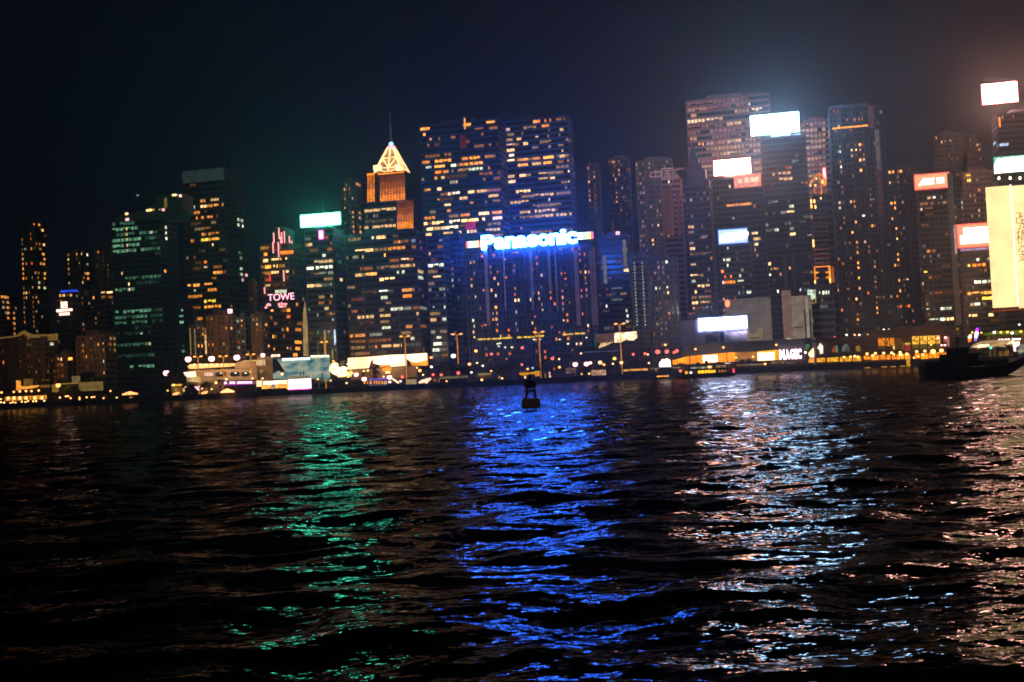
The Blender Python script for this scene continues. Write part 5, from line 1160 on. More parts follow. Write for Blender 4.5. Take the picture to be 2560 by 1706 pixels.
for x0, x1 in ((780, 910), (985, 1100), (1145, 1235)): L.box('window', GLASS, x0, x1, 452, 510, -1.6, -.1); L.box('lit_window', wmat('w', 3), (x0+x1)/2-5, (x0+x1)/2+28, 460, 474, -1.75, -1.6)
for x in (632, 660, 690, 716, 733): L.box('lit_letter', glow('pale_rose_letters', (1, .6, .45), 1.3, vary=.2), x-8, x+8, 460, 508, -1.7, -1.2)
for x in (480, 560, 640, 717, 795, 876): L.box('roof_lamp', glow('roof_lamp_hot', (1, .62, .28), 5, vary=0), x-14, x+14, 336, 364, -.2, .9)
L.box('facade_lamp', wmat('c', 3), 1258, 1278, 440, 465, -1.6, -1.2); L.box('lit_arch', wmat('y', 1), 1385, 1450, 425, 470, 5.4, 6)
L.root['label'] = 'brown floodlit podium building with a glowing flat roof, left of the mural'
L = Low('advertising_board', 'bright white slanted advertising panel at the left corner of the podium', 'q', 415, 490, 962, 'panel')
L.poly('panel', glow('hot_white_panel', (1, .62, .42), 3.2, vary=.2), [(328, 455), (490, 442), (505, 510), (440, 525), (360, 520)], 0, 1); L.poly('lower_panel', glow('cream_lower_panel', (1, .66, .25), .7, vary=.3), [(362, 522), (500, 512), (555, 520), (565, 595), (380, 585)], .1, 1.2); L.box('support', DK2, 400, 420, 590, 700, .3, 1, True)
L = Low('stall_row', 'dark stall row with eight magenta white lamps under the podium', 'q', 1100, 630, 925, 'stall')
L.box('roof', DK2, 890, 1335, 570, 585, 0, 6); L.box('counter', DK2, 900, 1340, 628, 720, .5, 5, True)
for x in (915, 992, 1032, 1098, 1140, 1182, 1224, 1268): L.box('stall_lamp', glow('magenta_white_stall_lamp', (1, .45, .85), 5, vary=0), x-17, x+17, 588-(x-900)*.02, 618-(x-900)*.02, -.3, .3)
L.box('valance', glow('violet_valance', (.7, .05, .8), .8, vary=.2), 900, 1310, 622, 630, -.2, .4)
L = Low('carousel', 'small orange rimmed carousel on the quay under the magenta lamps', 'q', 945, 740, 912, 'carousel', 0)
ring_roof(L, 'q', 945, 738, 95, 3.4, glow('carousel_bulbs_hot', (1, .42, .14), 5, vary=.3, scale=.8))
L = Low('booth', 'narrow white and orange lit booth between the stall row and the orange poster booth', 'q', 1380, 610, 918, 'booth')
L.box('lit_front', glow('warm_booth_light', (1, .55, .28), 2.6, vary=.4, scale=.5), 1352, 1412, 570, 655, 0, 3); L.box('base', DK2, 1355, 1412, 655, 705, .1, 3, True)
L = Low('poster_booth', 'wide orange and white glowing booth with a lilac cone in its poster', 'q', 1600, 630, 918, 'booth')
L.box('lit_front', glow('white_booth_light', (1, .66, .42), 3.4, vary=.4, scale=.3), 1442, 1775, 572, 625, 0, 3); L.box('lower_front', glow('orange_booth_light', (1, .38, .05), 1.5, vary=.5, scale=.3), 1425, 1775, 626, 680, 0, 3)
L.poly('poster', glow('lilac_cone', (.45, .4, .75), .5), [(1545, 672), (1560, 630), (1580, 618), (1600, 630), (1622, 672)], -.2, -.05); L.box('base', DK2, 1430, 1770, 682, 705, .1, 3, True); L.box('side_post', glow('orange_booth_light', (1, .38, .05), 1.5), 1772, 1786, 575, 690, 0, 2.8)
L = Low('lit_screen', 'pink white screen with a magenta lower edge at the quay, before the mural', 'q', 1950, 620, 914, 'screen')
L.box('screen', glow('pink_white_quay_screen', (1, .62, .66), 3.6, vary=.2, scale=.3), 1796, 2112, 548, 684, 0, 1.5); L.box('lower_edge', glow('magenta_edge', (1, .1, .65), 2.4, vary=.6, scale=.3), 1800, 2110, 685, 697, 0, 1.4); L.poly('outline', glow('rose_outline', (.9, .35, .5), 1.2), [(1875, 618), (1960, 602), (2020, 608), (2020, 613), (1960, 609), (1878, 624)], -.2, -.05); L.box('base', DK2, 1800, 2108, 698, 730, .2, 1.2, True)
# the mural billboard: two boards, printed scenery, rows of lamps on top; their light on the boards is put in as glow
L = Low('mural_billboard', 'huge teal and white self-glowing mural billboard with a row of lamps on top', 'm', 1100, 480, 945, 'billboard')
def mural_mat():
    m = bpy.data.materials.new('printed_mural')
    t, out = _nodes(m); N, Lk = t.nodes.new, t.links.new
    tc = N('ShaderNodeTexCoord'); nz = N('ShaderNodeTexNoise'); nz.inputs['Scale'].default_value = .13; nz.inputs['Detail'].default_value = 6
    mp = N('ShaderNodeMapping'); mp.inputs['Scale'].default_value = (.7, 1, 1.5); Lk(tc.outputs['Object'], mp.inputs[0]); Lk(mp.outputs[0], nz.inputs['Vector'])
    cr = N('ShaderNodeValToRGB'); e = cr.color_ramp.elements
    e[0].position = .32; e[0].color = (.05, .14, .17, 1); e[1].position = .7; e[1].color = (.75, .78, .62, 1)
    for p, c_ in ((.42, (.12, .30, .32, 1)), (.5, (.35, .48, .40, 1)), (.58, (.52, .58, .44, 1))):
        q = e.new(p); q.color = c_
    Lk(nz.outputs[0], cr.inputs[0])
    em = N('ShaderNodeEmission'); em.inputs[1].default_value = .62; Lk(cr.outputs[0], em.inputs[0]); Lk(em.outputs[0], out.inputs[0])
    m.cycles.emission_sampling = 'NONE'
    return m
MU = mural_mat()
L.poly('printed_board', MU, [(375, 215), (530, 190), (1350, 160), (1360, 800), (270, 800), (262, 650), (430, 550), (500, 600), (620, 590)], 0, 1.5)
L.poly('dark_wedge', surf('mural_dark_wedge', (.04, .03, .04)), [(255, 240), (375, 215), (620, 590), (500, 600), (430, 548), (262, 640)], .1, 1.4)
L.poly('printed_board', MU, [(1362, 100), (1925, 85), (1935, 805), (1365, 805)], -.3, 1.2)
L.poly('printed_figure', DK2, [(1040, 610), (1085, 610), (1082, 650), (1078, 705), (1062, 705), (1055, 660)], -.2, -.02); L.poly('printed_figure', DK2, [(1135, 590), (1185, 590), (1180, 640), (1172, 700), (1158, 700), (1150, 640)], -.2, -.02); L.poly('printed_figure', surf('mural_teal', (.03, .12, .12)), [(1695, 615), (1730, 615), (1725, 790), (1705, 790)], -.5, -.32)
L.poly('printed_ground', glow('sandy_print', (.6, .5, .25), .34, vary=.3), [(720, 770), (790, 715), (1340, 700), (1345, 775)], -.15, -.03)
for i in range(12): L.box('top_lamp', glow('cool_top_lamp', (.9, .97, 1), 5, vary=0), 535+i*69, 535+i*69+44, 195-i*2.6, 240-i*2.6, -1.2, -.2)
for i in range(7): L.box('top_lamp', glow('warm_top_lamp', (1, .92, .62), 4, vary=0), 1372+i*79, 1372+i*79+44, 108-i*2, 146-i*2, -1.5, -.5)
L.box('top_wash', glow('cool_wash', (.7, .85, .85), 1.1, vary=.3, scale=.4), 535, 1350, 205, 262, -.12, -.02); L.box('top_wash', glow('warm_wash', (.9, .85, .5), .9, vary=.3, scale=.4), 1370, 1920, 130, 180, -.42, -.32)  # pools of lamplight along the top edge, put in as glowing strips
L.box('support', METAL, 800, 830, 800, 1000, .2, 1, True); L.box('support', METAL, 1600, 1630, 800, 1000, .2, 1, True)
L.box('lamp_pair', wmat('n', 4), 212, 460, 82, 150, .5, 1.5)
L = Low('lit_obelisk', 'slender amber lit obelisk rising above the mural billboard', 'r2', 815, 1000, 975, 'obelisk')
L.poly('shaft', glow('obelisk_light', (.85, .55, .2), .38, vary=.4, scale=.2), [(811, 842), (815, 900), (822, 960), (829, 1165), (804, 1165), (800, 960), (803, 900)], 0, 3)  # light on the shaft is put in as emission
L = Low('lit_mast', 'thin yellow lit cross shaped mast above the mural billboard', 'r2', 933, 1100, 970, 'mast')
L.box('pole', glow('mast_yellow_light', (.9, .6, .08), .5, vary=.3), 929, 936, 1012, 1165, 0, 1); L.box('cross_arm', glow('mast_yellow_dim', (.7, .55, .12), .2), 888, 945, 1082, 1089, .1, .9); L.box('stay', glow('mast_yellow_dim', (.7, .55, .12), .2), 888, 892, 1089, 1165, .1, .8)  # light on pole, arm and stay is put in as emission
L = Low('lit_mast', 'short greenish lit mast between the mural and the sparkling ride', 'r2', 975, 1150, 968, 'mast')
L.box('pole', glow('mast_green_light', (.6, .65, .15), .4, vary=.3), 972, 979, 1125, 1180, 0, 1)
L.F  # sparkling ride
L = Low('sparkling_ride', 'blazing golden fairground ride with light rays, left of the amber billboard', 'q2', 390, 420, 940, 'ride')
HG = glow('blazing_gold_bulbs', (1, .66, .30), 6, vary=.6, scale=.35); GG = glow('gold_bulbs', (1, .50, .12), 2.2, vary=.5, scale=.35)
L.poly('lit_base', HG, [(245, 385), (300, 320), (345, 330), (350, 380), (400, 385), (430, 372), (480, 390), (470, 440), (520, 470), (510, 500), (380, 515), (280, 470), (245, 430)], 0, 5)
L.poly('lit_skirt', GG, [(350, 480), (540, 430), (535, 515), (360, 525)], .4, 5.5); L.poly('lit_head', GG, [(245, 370), (258, 340), (285, 330), (280, 285), (305, 285), (305, 315), (340, 325), (340, 370)], .3, 4)
for x0, x1 in ((385, 405), (405, 435), (425, 450)): L.poly('light_ray', glow('ray_bulbs', (.8, .5, .18), .5), [(x0, 380), (x0+5, 378), (x1+5, 292), (x1, 292)], 1, 1.6)  # rays of light built as thin glowing bars
L.box('base', DK2, 290, 530, 515, 620, .6, 5, True)
L = Low('amber_billboard', 'long overexposed amber and white billboard in four panels', 'q2', 1050, 300, 950, 'billboard')
AB = glow('amber_board_hot', (1, .62, .28), 2.6, vary=.3, scale=.12); AB1 = glow('amber_board_cream', (1, .68, .40), 3.6, vary=.2, scale=.1); AB2 = glow('amber_board_orange', (1, .34, .03), 1.25, vary=.3, scale=.1)
L.poly('printed_board', AB, [(500, 255), (780, 238), (790, 395), (505, 418)], 0, 1.2); L.poly('printed_board', AB1, [(783, 240), (1090, 212), (1100, 350), (960, 355), (815, 320), (792, 392)], 0, 1.2); L.poly('printed_board', AB1, [(1092, 212), (1318, 205), (1325, 362), (1100, 378)], 0, 1.2)
L.poly('printed_board', AB1, [(1320, 205), (1605, 185), (1612, 280), (1460, 320), (1370, 300), (1322, 262)], 0, 1.2); L.poly('printed_ground', AB2, [(1370, 302), (1460, 322), (1612, 282), (1605, 360), (1400, 366)], 0, 1.1); L.poly('printed_ground', AB2, [(960, 356), (1100, 351), (1102, 380), (940, 386)], 0, 1.1)
L.poly('printed_figure', surf('print_brown', (.12, .04, .01)), [(818, 320), (850, 260), (856, 345), (900, 360), (890, 380), (820, 385)], -.2, -.02); L.box('frame_edge', glow('orange_edge', (1, .2, .02), 1.2), 1610, 1622, 195, 360, 0, 1.2); L.box('support', DK2, 700, 720, 400, 560, .2, 1, True); L.box('support', DK2, 1300, 1320, 370, 560, .2, 1, True); L.poly('lower_wall', BRN, [(545, 425), (1460, 370), (1460, 520), (545, 560)], 1.6, 6)
L.box('lit_booth', AMB, 985, 1110, 385, 440, 1.0, 1.5)
L.box('spot', glow('orange_spot', (1, .4, .05), 3), 1650, 1690, 235, 262, 0, 1)
L = Low('glass_pavilion', 'low glass pavilion with a violet roof tube and warm columns', 'q2', 920, 590, 918, 'pavilion')
L.box('roof_tube', glow('violet_tube', (.22, .12, .95), 1.1, vary=.2), 800, 1045, 542, 553, 0, 5)
for x in (735, 775, 815, 825, 875, 905, 935, 965, 985, 1010, 1020, 1040): L.box('lit_column', wmat('a', 3) if x % 2 else wmat('c', 2), x-5, x+5, 575, 618, .3, .9)
L.box('back_wall', glow('pale_violet_interior', (.45, .3, .6), .13, vary=.5), 790, 1045, 556, 625, 2, 4, True)
L = Low('lit_slide', 'orange lit diagonal slide beside the glass pavilion', 'q2', 1170, 575, 916, 'slide'); L.poly('chute', wmat('n', 4), [(1118, 535), (1150, 548), (1222, 605), (1205, 612), (1150, 572), (1112, 548)], 0, 1.5); L.poly('side_wall', AMB2, [(1150, 548), (1230, 535), (1232, 605)], 1.6, 2.5); L.box('base', DK2, 1115, 1210, 600, 640, .2, 1.2, True)
L = Low('ticket_box', 'pale yellow boxy ticket hut between the slide and the bright slanted tent', 'q2', 1392, 580, 916, 'hut'); L.box('wall', glow('hut_light', (.8, .55, .25), .42, vary=.3), 1333, 1452, 552, 612, 0, 4, True); L.box('roof', DK2, 1328, 1457, 543, 551, -.4, 4.5)
L = Low('lit_tent', 'bright pinkish orange slanted tent at the quay, centre left', 'q2', 1575, 580, 914, 'tent'); L.poly('canopy', glow('tent_hot', (1, .46, .34), 3.2, vary=.3, scale=.4), [(1492, 590), (1540, 560), (1650, 530), (1662, 550), (1620, 590), (1500, 612)], 0, 4); L.box('pole', DK2, 1500, 1506, 605, 640, .5, .9, True); L.box('pole', DK2, 1640, 1646, 570, 630, .5, .9, True)
L = Low('stall_row', 'long dim yellowish stall with a lit fascia, left of the buoy', 'q2', 1980, 530, 925, 'stall'); L.box('fascia', glow('stall_fascia', (.6, .5, .18), .22, vary=.5, scale=.3), 1785, 2172, 508, 540, 0, 4); L.box('counter', DK2, 1785, 2172, 540, 620, .4, 4, True); L.box('roof', DK2, 1780, 2176, 498, 507, -.4, 4.4)
# between billboard and pier
L = Low('parked_coach', 'dim yellowish coach parked under the trees left of the buoy', 's', 250, 710, 918, 'coach')
L.box('body', surf('coach_paint', (.5, .38, .12)), 160, 355, 668, 748, 0, 2.6); L.box('lit_window', glow('coach_interior', (.8, .5, .18), .35, vary=.4, scale=.6), 172, 345, 685, 708, -.05, .3)
for x in (195, 320): L.box('wheel', DK2, x-10, x+10, 738, 760, -.1, .4, True)
L = Low('work_machine', 'yellow work machine with a raised box end, on the quay behind the buoy', 's', 840, 685, 905, 'machine')
YE = glow('yellow_machine_lit', (1, .42, .01), .62, vary=.3, scale=.5)  # yellow bodywork glows in place of lamplight on it
L.poly('chassis', YE, [(697, 682), (830, 670), (838, 695), (775, 715), (725, 712)], 0, 3); L.box('boom', YE, 846, 905, 668, 695, .4, 2.6); L.box('body', YE, 905, 965, 655, 722, 0, 3); L.box('rail', AMB2, 705, 810, 652, 660, .5, 1)
for x in (720, 760, 920, 950): L.box('wheel', DK2, x-9, x+9, 715, 742, .1, 2.9, True)
L = Low('lit_quay_stall', 'pinkish low stall lights right behind the buoy', 's', 1100, 700, 915, 'stall'); L.box('lit_post', wmat('n', 2), 1085, 1105, 662, 720, 0, 1, True); L.box('lit_post', wmat('n', 1), 1035, 1045, 680, 712, 0, 1, True); L.box('roof', DK2, 1030, 1420, 655, 662, 0, 3); L.box('back_wall', surf('stall_violet', (.25, .18, .25)), 1110, 1420, 690, 718, 1.5, 3, True)
L = Low('roof_terrace', 'brown roof terrace with a floodlit picture wall and dark shrubs below', 's', 1950, 250, 1000, 'building', YAW)
L.poly('picture_wall', glow('brown_picture_wall', (.55, .25, .12), .16, vary=.5, scale=.3), [(1688, 188), (1925, 165), (1925, 280), (1720, 300), (1690, 290)], 0, 1); L.poly('picture_wall', glow('cream_picture_wall', (1, .64, .36), 2.2, vary=.6, scale=.25), [(1925, 170), (2205, 148), (2218, 235), (2150, 265), (2070, 255), (2000, 290), (1925, 290)], 0, 1)  # floodlight put into the wall as glow, dim left and bright right
L.poly('lit_foot', glow('cream_foot', (1, .62, .25), .8, vary=.6, scale=.4), [(1760, 280), (1920, 240), (1915, 280), (1830, 325), (1720, 365), (1735, 330)], .1, .9); L.box('edge_post', wmat('g', 0), 1670, 1682, 175, 350, 0, 1)
L.box('lower_wall', surf('terrace_wall_dark', (.06, .06, .07)), 1480, 2230, 330, 700, 1.5, 14, True); L.box('roof_edge', glow('grey_blue_edge', (.3, .4, .7), .13, vary=.7, scale=.3), 1505, 1980, 398, 412, 1.2, 1.5)
L = Low('warm_kiosk_row', 'low warm lit kiosk row at the foot of the glowing trees', 's', 1720, 665, 915, 'kiosk'); L.box('lit_front', glow('kiosk_row_light', (1, .58, .3), .42, vary=.6, scale=.3), 1628, 1815, 640, 680, 0, 3, True); L.box('lit_front', glow('kiosk_row_dim', (.8, .5, .25), .12, vary=.6, scale=.3), 1300, 1430, 615, 655, 1, 4, True); L.box('roof', DK2, 1620, 1822, 632, 639, -.4, 3.4)
L = Low('lit_landing', 'low landing stage with a strip of orange light left of the ferry', 's', 2190, 640, 908, 'landing'); L.box('lit_front', glow('landing_orange', (1, .42, .06), .8, vary=.7, scale=.25), 2040, 2352, 628, 652, 0, 2); L.box('deck', DK2, 2035, 2360, 653, 668, -.5, 3, True); L.box('roof', DK2, 2035, 2360, 618, 627, -.5, 3)
L = Low('white_tent', 'blazing white fairground tent under the red lamps, left of the amber wall', 't', 405, 1020, 915, 'tent')
L.poly('canopy', glow('white_hot_tent', (1, .76, .62), 5, vary=.2), [(338, 1068), (338, 1010), (380, 985), (430, 962), (470, 985), (478, 1066)], 0, 5); L.box('base', DK2, 340, 478, 1068, 1085, .2, 4.5, True); L.box('counter', glow('counter_light', (.8, .5, .25), .2, vary=.5), 225, 600, 1072, 1090, .5, 2)
L = Low('exhibition_hall', 'long dark roofed hall with amber floodlit front and glowing openings', 't', 1400, 900, 950, 'hall')
L.poly('roof', surf('green_grey_roof', (.10, .12, .12)), [(620, 880), (660, 850), (735, 790), (1300, 765), (2220, 710), (2240, 830), (1550, 880), (1150, 895), (700, 935), (620, 950)], .0, 34)
AM = glow('amber_hall_front', (1, .27, .008), 1.5, vary=.3, scale=.1)  # floodlight on the hall's front walls is put in as glow
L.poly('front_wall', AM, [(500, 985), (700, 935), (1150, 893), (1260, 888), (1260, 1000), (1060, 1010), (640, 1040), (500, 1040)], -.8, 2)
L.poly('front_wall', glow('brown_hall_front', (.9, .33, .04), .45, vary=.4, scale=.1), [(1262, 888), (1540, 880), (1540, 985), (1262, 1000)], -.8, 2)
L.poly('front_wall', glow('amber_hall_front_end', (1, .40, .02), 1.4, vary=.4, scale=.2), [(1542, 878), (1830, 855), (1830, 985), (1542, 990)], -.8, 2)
L.box('lit_opening', glow('white_opening', (1, .78, .6), 5, vary=.2), 868, 1048, 924, 1008, -1.4, -.6); L.box('lit_opening', glow('cream_opening', (1, .70, .42), 4, vary=.2), 1540, 1745, 890, 988, -1.4, -.6)
L.box('column', DK2, 703, 711, 925, 1040, -1.6, -1, True); L.box('column', DK2, 1160, 1170, 890, 1040, -1.6, -1, True)
L.box('base_wall', surf('quay_stall_wall', (.12, .1, .09)), 640, 2170, 1000, 1080, -1.0, 1.9, True); L.box('low_light', glow('low_amber_strip', (.8, .5, .2), .25, vary=.6, scale=.2), 1280, 1620, 1032, 1050, -1.3, -1.05); L.box('low_light', glow('low_amber_strip', (.8, .5, .2), .25), 1700, 1860, 1000, 1030, -1.3, -1.05); L.box('low_light', glow('low_rust_strip', (.8, .4, .2), .22, vary=.5, scale=.4), 1880, 1990, 1005, 1030, -1.3, -1.05)
L.box('side_light', glow('soft_green_wash', (.15, .5, .22), .25, vary=.6, scale=.3), 2125, 2175, 790, 855, -.6, -.1)
me_F = L.F
aa, _ = me_F.hit('t', 1808, 910, -3); ee, _ = me_F.hit('t', 2085, 900, -3); zt_ = me_F.hit('t', 1945, 852, -3)[1]; zb_ = me_F.hit('t', 1945, 972, -3)[1]
oo = me_F.o + me_F.d*((aa+ee)/2) - me_F.n*3
rr = empty('letter_sign', (oo.x, oo.y, zb_), -R(5), 'tall glowing pink white letters MAGIC at the right end of the amber hall', 'sign')
cx = -(ee-aa)/2; wds = [1.25, 1, 1, .62, .95]; kk = (ee-aa)/sum(wds)
for ch, wd in zip('MAGIC', wds):
    me = text_mesh(ch, 10, .8, .45); xs = [v.co.x for v in me.vertices]; zs = [v.co.z for v in me.vertices]
    me.transform(Matrix.Translation((-min(xs), 0, -min(zs)))); me.transform(Matrix.Diagonal((wd*kk*.86/(max(xs)-min(xs)), 1, (zt_-zb_)/(max(zs)-min(zs)), 1))); me.transform(Matrix.Translation((cx, 0, 0)))
    me.materials.append(glow('pink_white_letters', (1, .62, .82), 5, True, 0)); t = bpy.data.objects.new('letter', me); scene.collection.objects.link(t); t.parent = rr; cx += wd*kk
MB().box(-(ee-aa)/2, (ee-aa)/2, .5, .9, -.4, 0).box(-4, -3.6, .5, .9, LAND-zb_, 0).box(4, 4.4, .5, .9, LAND-zb_, 0).build('support', METAL, rr)
for nm, pts, mt, lab in [('sail_tent', [(2175, 900), (2200, 870), (2245, 815), (2248, 948), (2200, 950), (2178, 925)], glow('white_orange_sail', (1, .6, .3), 3.6, vary=.3, scale=.4), 'glowing white orange sail tent on a yellow base, right of the hall letters'),
                         ('sail_tent', [(2262, 845), (2305, 775), (2335, 800), (2345, 915), (2302, 922), (2295, 860)], glow('cream_sail', (1, .82, .62), 1.6, vary=.3, scale=.4), 'cream pointed sail tent standing right of the orange one')]:
    L = Low(nm, lab, 't', pts[0][0]+40, 900, 930, 'tent'); L.poly('canopy', mt, pts, 0, 5); L.box('pole', METAL, pts[0][0]+38, pts[0][0]+42, 900, 1050, 1, 1.5, True)
    if 'yellow' in lab: L.poly('base', AMB, [(2170, 1015), (2180, 960), (2240, 955), (2255, 1015)], .5, 4)

# ------------------------------------------------------------------ the pier building at the right
L = Low('pier_building', 'two storey pier building with glowing yellow glass upper hall', 'v', 900, 500, 905, 'pier building', R(8))
PX = Low.__dict__
L.poly('roof', surf('pier_roof_brown', (.10, .07, .06)), [(160, 350), (640, 345), (660, 320), (760, 290), (1060, 250), (1080, 238), (1480, 222), (1560, 240), (1640, 300), (1700, 340), (1650, 350), (1460, 330), (1080, 345), (640, 372), (170, 380)], -2.5, 30)
L.box('upper_wall', surf('pier_wall_dark', (.09, .06, .045)), 170, 1700, 360, 640, 2.5, 28, True)
YG = glow('yellow_hall_interior', (1, .46, .04), 1.2, vary=.25, scale=.2); OGi = glow('orange_hall_interior', (1, .28, .012), 1.0, vary=.3, scale=.2)
def xb(name, mt, x0, x1, y0, y1, d0, d1, down=False): 
    a, e, z0, z1 = L.rect('x', x0, x1, y0, y1, d0)
    return MB().box(a, e, d0, d1, 0 if down else max(0, z0), z1).build(name, mt, L.root)
for x0, x1 in ((706, 835), (862, 995)): xb('lit_bay', OGi, x0, x1, 186, 333, 1.5, 2.4)
xb('lit_bay', glow('orange_hall_dim', (.8, .32, .02), .12, vary=.4), 1005, 1130, 186, 385, 1.6, 2.4); xb('lit_bay', glow('orange_hall_dim', (.8, .32, .02), .12), 710, 835, 340, 400, 1.6, 2.4); xb('lit_bay', AMB2, 1135, 1175, 260, 400, 1.4, 2.4); xb('lit_bay', glow('bright_doorway', (1, .6, .12), 1.6), 975, 1002, 310, 400, 1.2, 2.4)
for x0, x1 in ((1332, 1462), (1478, 1600), (1618, 1755), (1772, 1840)): xb('lit_bay', YG, x0, x1, 152-(x0-1332)*.03, 302-(x0-1332)*.03, 1.5, 2.4); xb('lit_bay', glow('olive_lower_bay', (.5, .32, .04), .20, vary=.4, scale=.3), x0, x1, 306-(x0-1332)*.03, 380, 1.6, 2.4)
def xs(pts, r=.32, d=.9):
    m = MB(); Lp = []
    for x, y in pts:
        u, z = L.F.hit('x', x, y, d); Lp.append((u, d, z-L.base))
    for p, q in zip(Lp, Lp[1:]): m.tube(p, q, r, n=5)
    return m
tre = MB()
for pts in [[(850, 410), (850, 180)], [(850, 300), (745, 190)], [(850, 320), (905, 190)], [(850, 290), (1000, 330)], [(1465, 400), (1462, 150)], [(1465, 290), (1340, 230)], [(1462, 240), (1340, 235)], [(1342, 232), (1420, 155)], [(1480, 230), (1530, 150)],
            [(1612, 370), (1605, 150)], [(1612, 290), (1490, 190)], [(1612, 240), (1700, 215)], [(1765, 370), (1760, 150)], [(1765, 250), (1640, 160)], [(1765, 270), (1835, 180)]]:
    xs(pts).build('tree_column', DK2, L.root)
xb('red_banner', glow('red_banner_lit', (.75, .06, .03), .42, vary=.2), 1196, 1292, 312, 440, .3, .8); xb('banner_top', glow('yellow_banner_top', (1, .62, .06), .9), 1192, 1292, 275, 308, .3, .8)
xb('pink_figure', glow('pink_panel', (1, .3, .25), .55, vary=.4, scale=.5), 1965, 2010, 165, 340, .5, 1); xb('pink_figure', glow('pink_panel', (1, .3, .25), .55), 1912, 1962, 200, 260, .5, 1)
COL = glow('gold_colonnade_bay', (1, .27, .010), 1.6, vary=.5, scale=.3)
for x0, x1, y0, y1 in [(575, 718, 490, 590), (728, 860, 495, 585), (870, 1028, 490, 580), (1040, 1178, 480, 575), (1192, 1298, 485, 575), (1380, 1470, 470, 565), (1485, 1630, 470, 570), (1640, 1775, 448, 555), (1785, 1915, 440, 545), (1925, 2055, 420, 530), (2065, 2165, 415, 520), (440, 560, 480, 580)]:
    xb('lit_bay', COL, x0+6, x1-6, y0, y1, .9, 2.4)
for x0, x1 in [(178, 263), (288, 402), (422, 542), (558, 642)]: 
    L.box('lit_arch', glow('olive_gold_arch', (.9, .40, .02), 1.0, vary=.6, scale=.4), x0, x1, 545+(-x0+178)*.02, 612-(x0-178)*.03, .9, 2.4)
L.box('floor_slab', DK2, 165, 1660, 505, 535, -1.5, 2, False)
L.root.location.z = LAND
L.box('pier_face', surf('pier_face_dark', (.03, .03, .035)), 160, 1700, 600, 700, -4, 2.2, True)
for pts, mt in [([(182, 470), (212, 412), (240, 440), (243, 522), (215, 528), (205, 480)], glow('cream_sail', (1, .82, .62), 1.6)), ([(338, 505), (345, 450), (378, 440), (375, 508)], glow('dull_red_panel', (.8, .12, .04), .4)), ([(382, 505), (380, 440), (396, 440), (398, 512)], wmat('g', 1)),
                ([(440, 500), (448, 445), (480, 420), (510, 440), (522, 500)], glow('grey_arch_light', (.4, .5, .42), .22, vary=.5)), ([(582, 480), (590, 445), (612, 438), (636, 450), (640, 500), (600, 500)], glow('ochre_arch_light', (.9, .45, .03), .32))]:
    L.poly('arch_panel', mt, pts, -.8, .4)
m = MB()
Lq = Low('mooring_post', 'yellow lit mooring post at the water under the pier colonnade', 'v', 1140, 610, 858, 'mooring post', R(8)); Lq.base = -1; Lq.root.location.z = -1
Lq.box('post', glow('yellow_post_light', (1, .5, .03), .6, vary=.4, scale=.5), 1124, 1156, 572, 655, 0, 2, True)
for i, (x, y) in enumerate([(710, 672), (885, 663), (980, 660), (1080, 656)]):
    Lf = Low('fender', ['first', 'second', 'third', 'last'][i] + ' small yellow lit fender from the left along the pier foot', 'v', x, y, 862, 'fender', R(8), 'lit fenders along the pier foot'); Lf.base = -1; Lf.root.location.z = -1
    Lf.box('pad', glow('fender_yellow', (1, .48, .03), .5), x-30, x+30, y-6, y+6, 0, 1); Lf.box('pile', DK2, x-32, x-24, y-40, y+20, .1, .9, True)
# right edge
L = Low('green_canopy', 'long yellow green lit canopy at the right edge', 'w', 1500, 430, 910, 'canopy', R(8))
L.poly('roof', glow('yellow_green_canopy', (.36, .42, .02), .32, vary=.4, scale=.3), [(860, 430), (1300, 365), (1700, 340), (2500, 320), (2500, 470), (1700, 480), (860, 500)], 0, 8)
for x in (960, 1120, 1550, 1700, 2050): L.box('column', AMB2, x-14, x+14, 500, 700, 1, 2, True)
L.box('back_wall', surf('canopy_wall', (.2, .15, .09)), 860, 2500, 500, 700, 7, 8, True)
L = Low('cream_tent', 'wide cream tent roof with floodlight put in as glow, behind the dark boat', 'w', 1200, 760, 885, 'tent', R(8))
L.poly('canopy', glow('cream_tent_fabric', (.95, .55, .24), .50, vary=.4, scale=.25), [(400, 905), (560, 780), (800, 690), (1300, 655), (1960, 665), (1960, 800), (1500, 890), (1300, 850), (1100, 880), (900, 900), (700, 930)], 0, 8)  # floodlight on the canvas is put in as glow, with brighter patches
L.poly('bright_patch', glow('tent_hot_patch', (1, .72, .42), 2.6, vary=.3, scale=.4), [(450, 880), (640, 810), (940, 800), (980, 850), (820, 890), (620, 915)], -.3, -.05); L.poly('bright_patch', glow('tent_hot_patch', (1, .72, .42), 2.6), [(1520, 800), (1700, 680), (1950, 700), (1960, 830), (1840, 880), (1700, 760)], -.3, -.05)
L.box('pole', METAL, 800, 810, 880, 1060, 3, 3.5, True); L.box('pole', METAL, 1700, 1710, 780, 1060, 3, 3.5, True); L.box('low_light', AMB2, 1260, 1600, 1010, 1070, 2, 3, True)
L = Low('light_sculpture', 'tall slanted magenta, blue and white light sculpture at the right quay', 'w', 540, 500, 880, 'sculpture', R(8))
for pts, mt in [([(570, 250), (625, 260), (620, 400), (590, 380)], glow('violet_blue_light', (.12, .02, 1), 1.6, vary=0)), ([(530, 300), (585, 260), (590, 380), (520, 380)], glow('magenta_light', (1, .05, .9), 2.2, vary=0)), ([(495, 420), (520, 380), (600, 385), (608, 440), (560, 600), (485, 590)], glow('white_pink_light', (1, .75, 1), 4, vary=0)), ([(480, 592), (565, 600), (555, 700), (478, 690)], glow('lilac_light', (.5, .2, .75), .9, vary=0))]:
    L.poly('lit_segment', mt, pts, 0, 1.5)
L.box('pole', METAL, 515, 530, 690, 900, .4, .9, True)
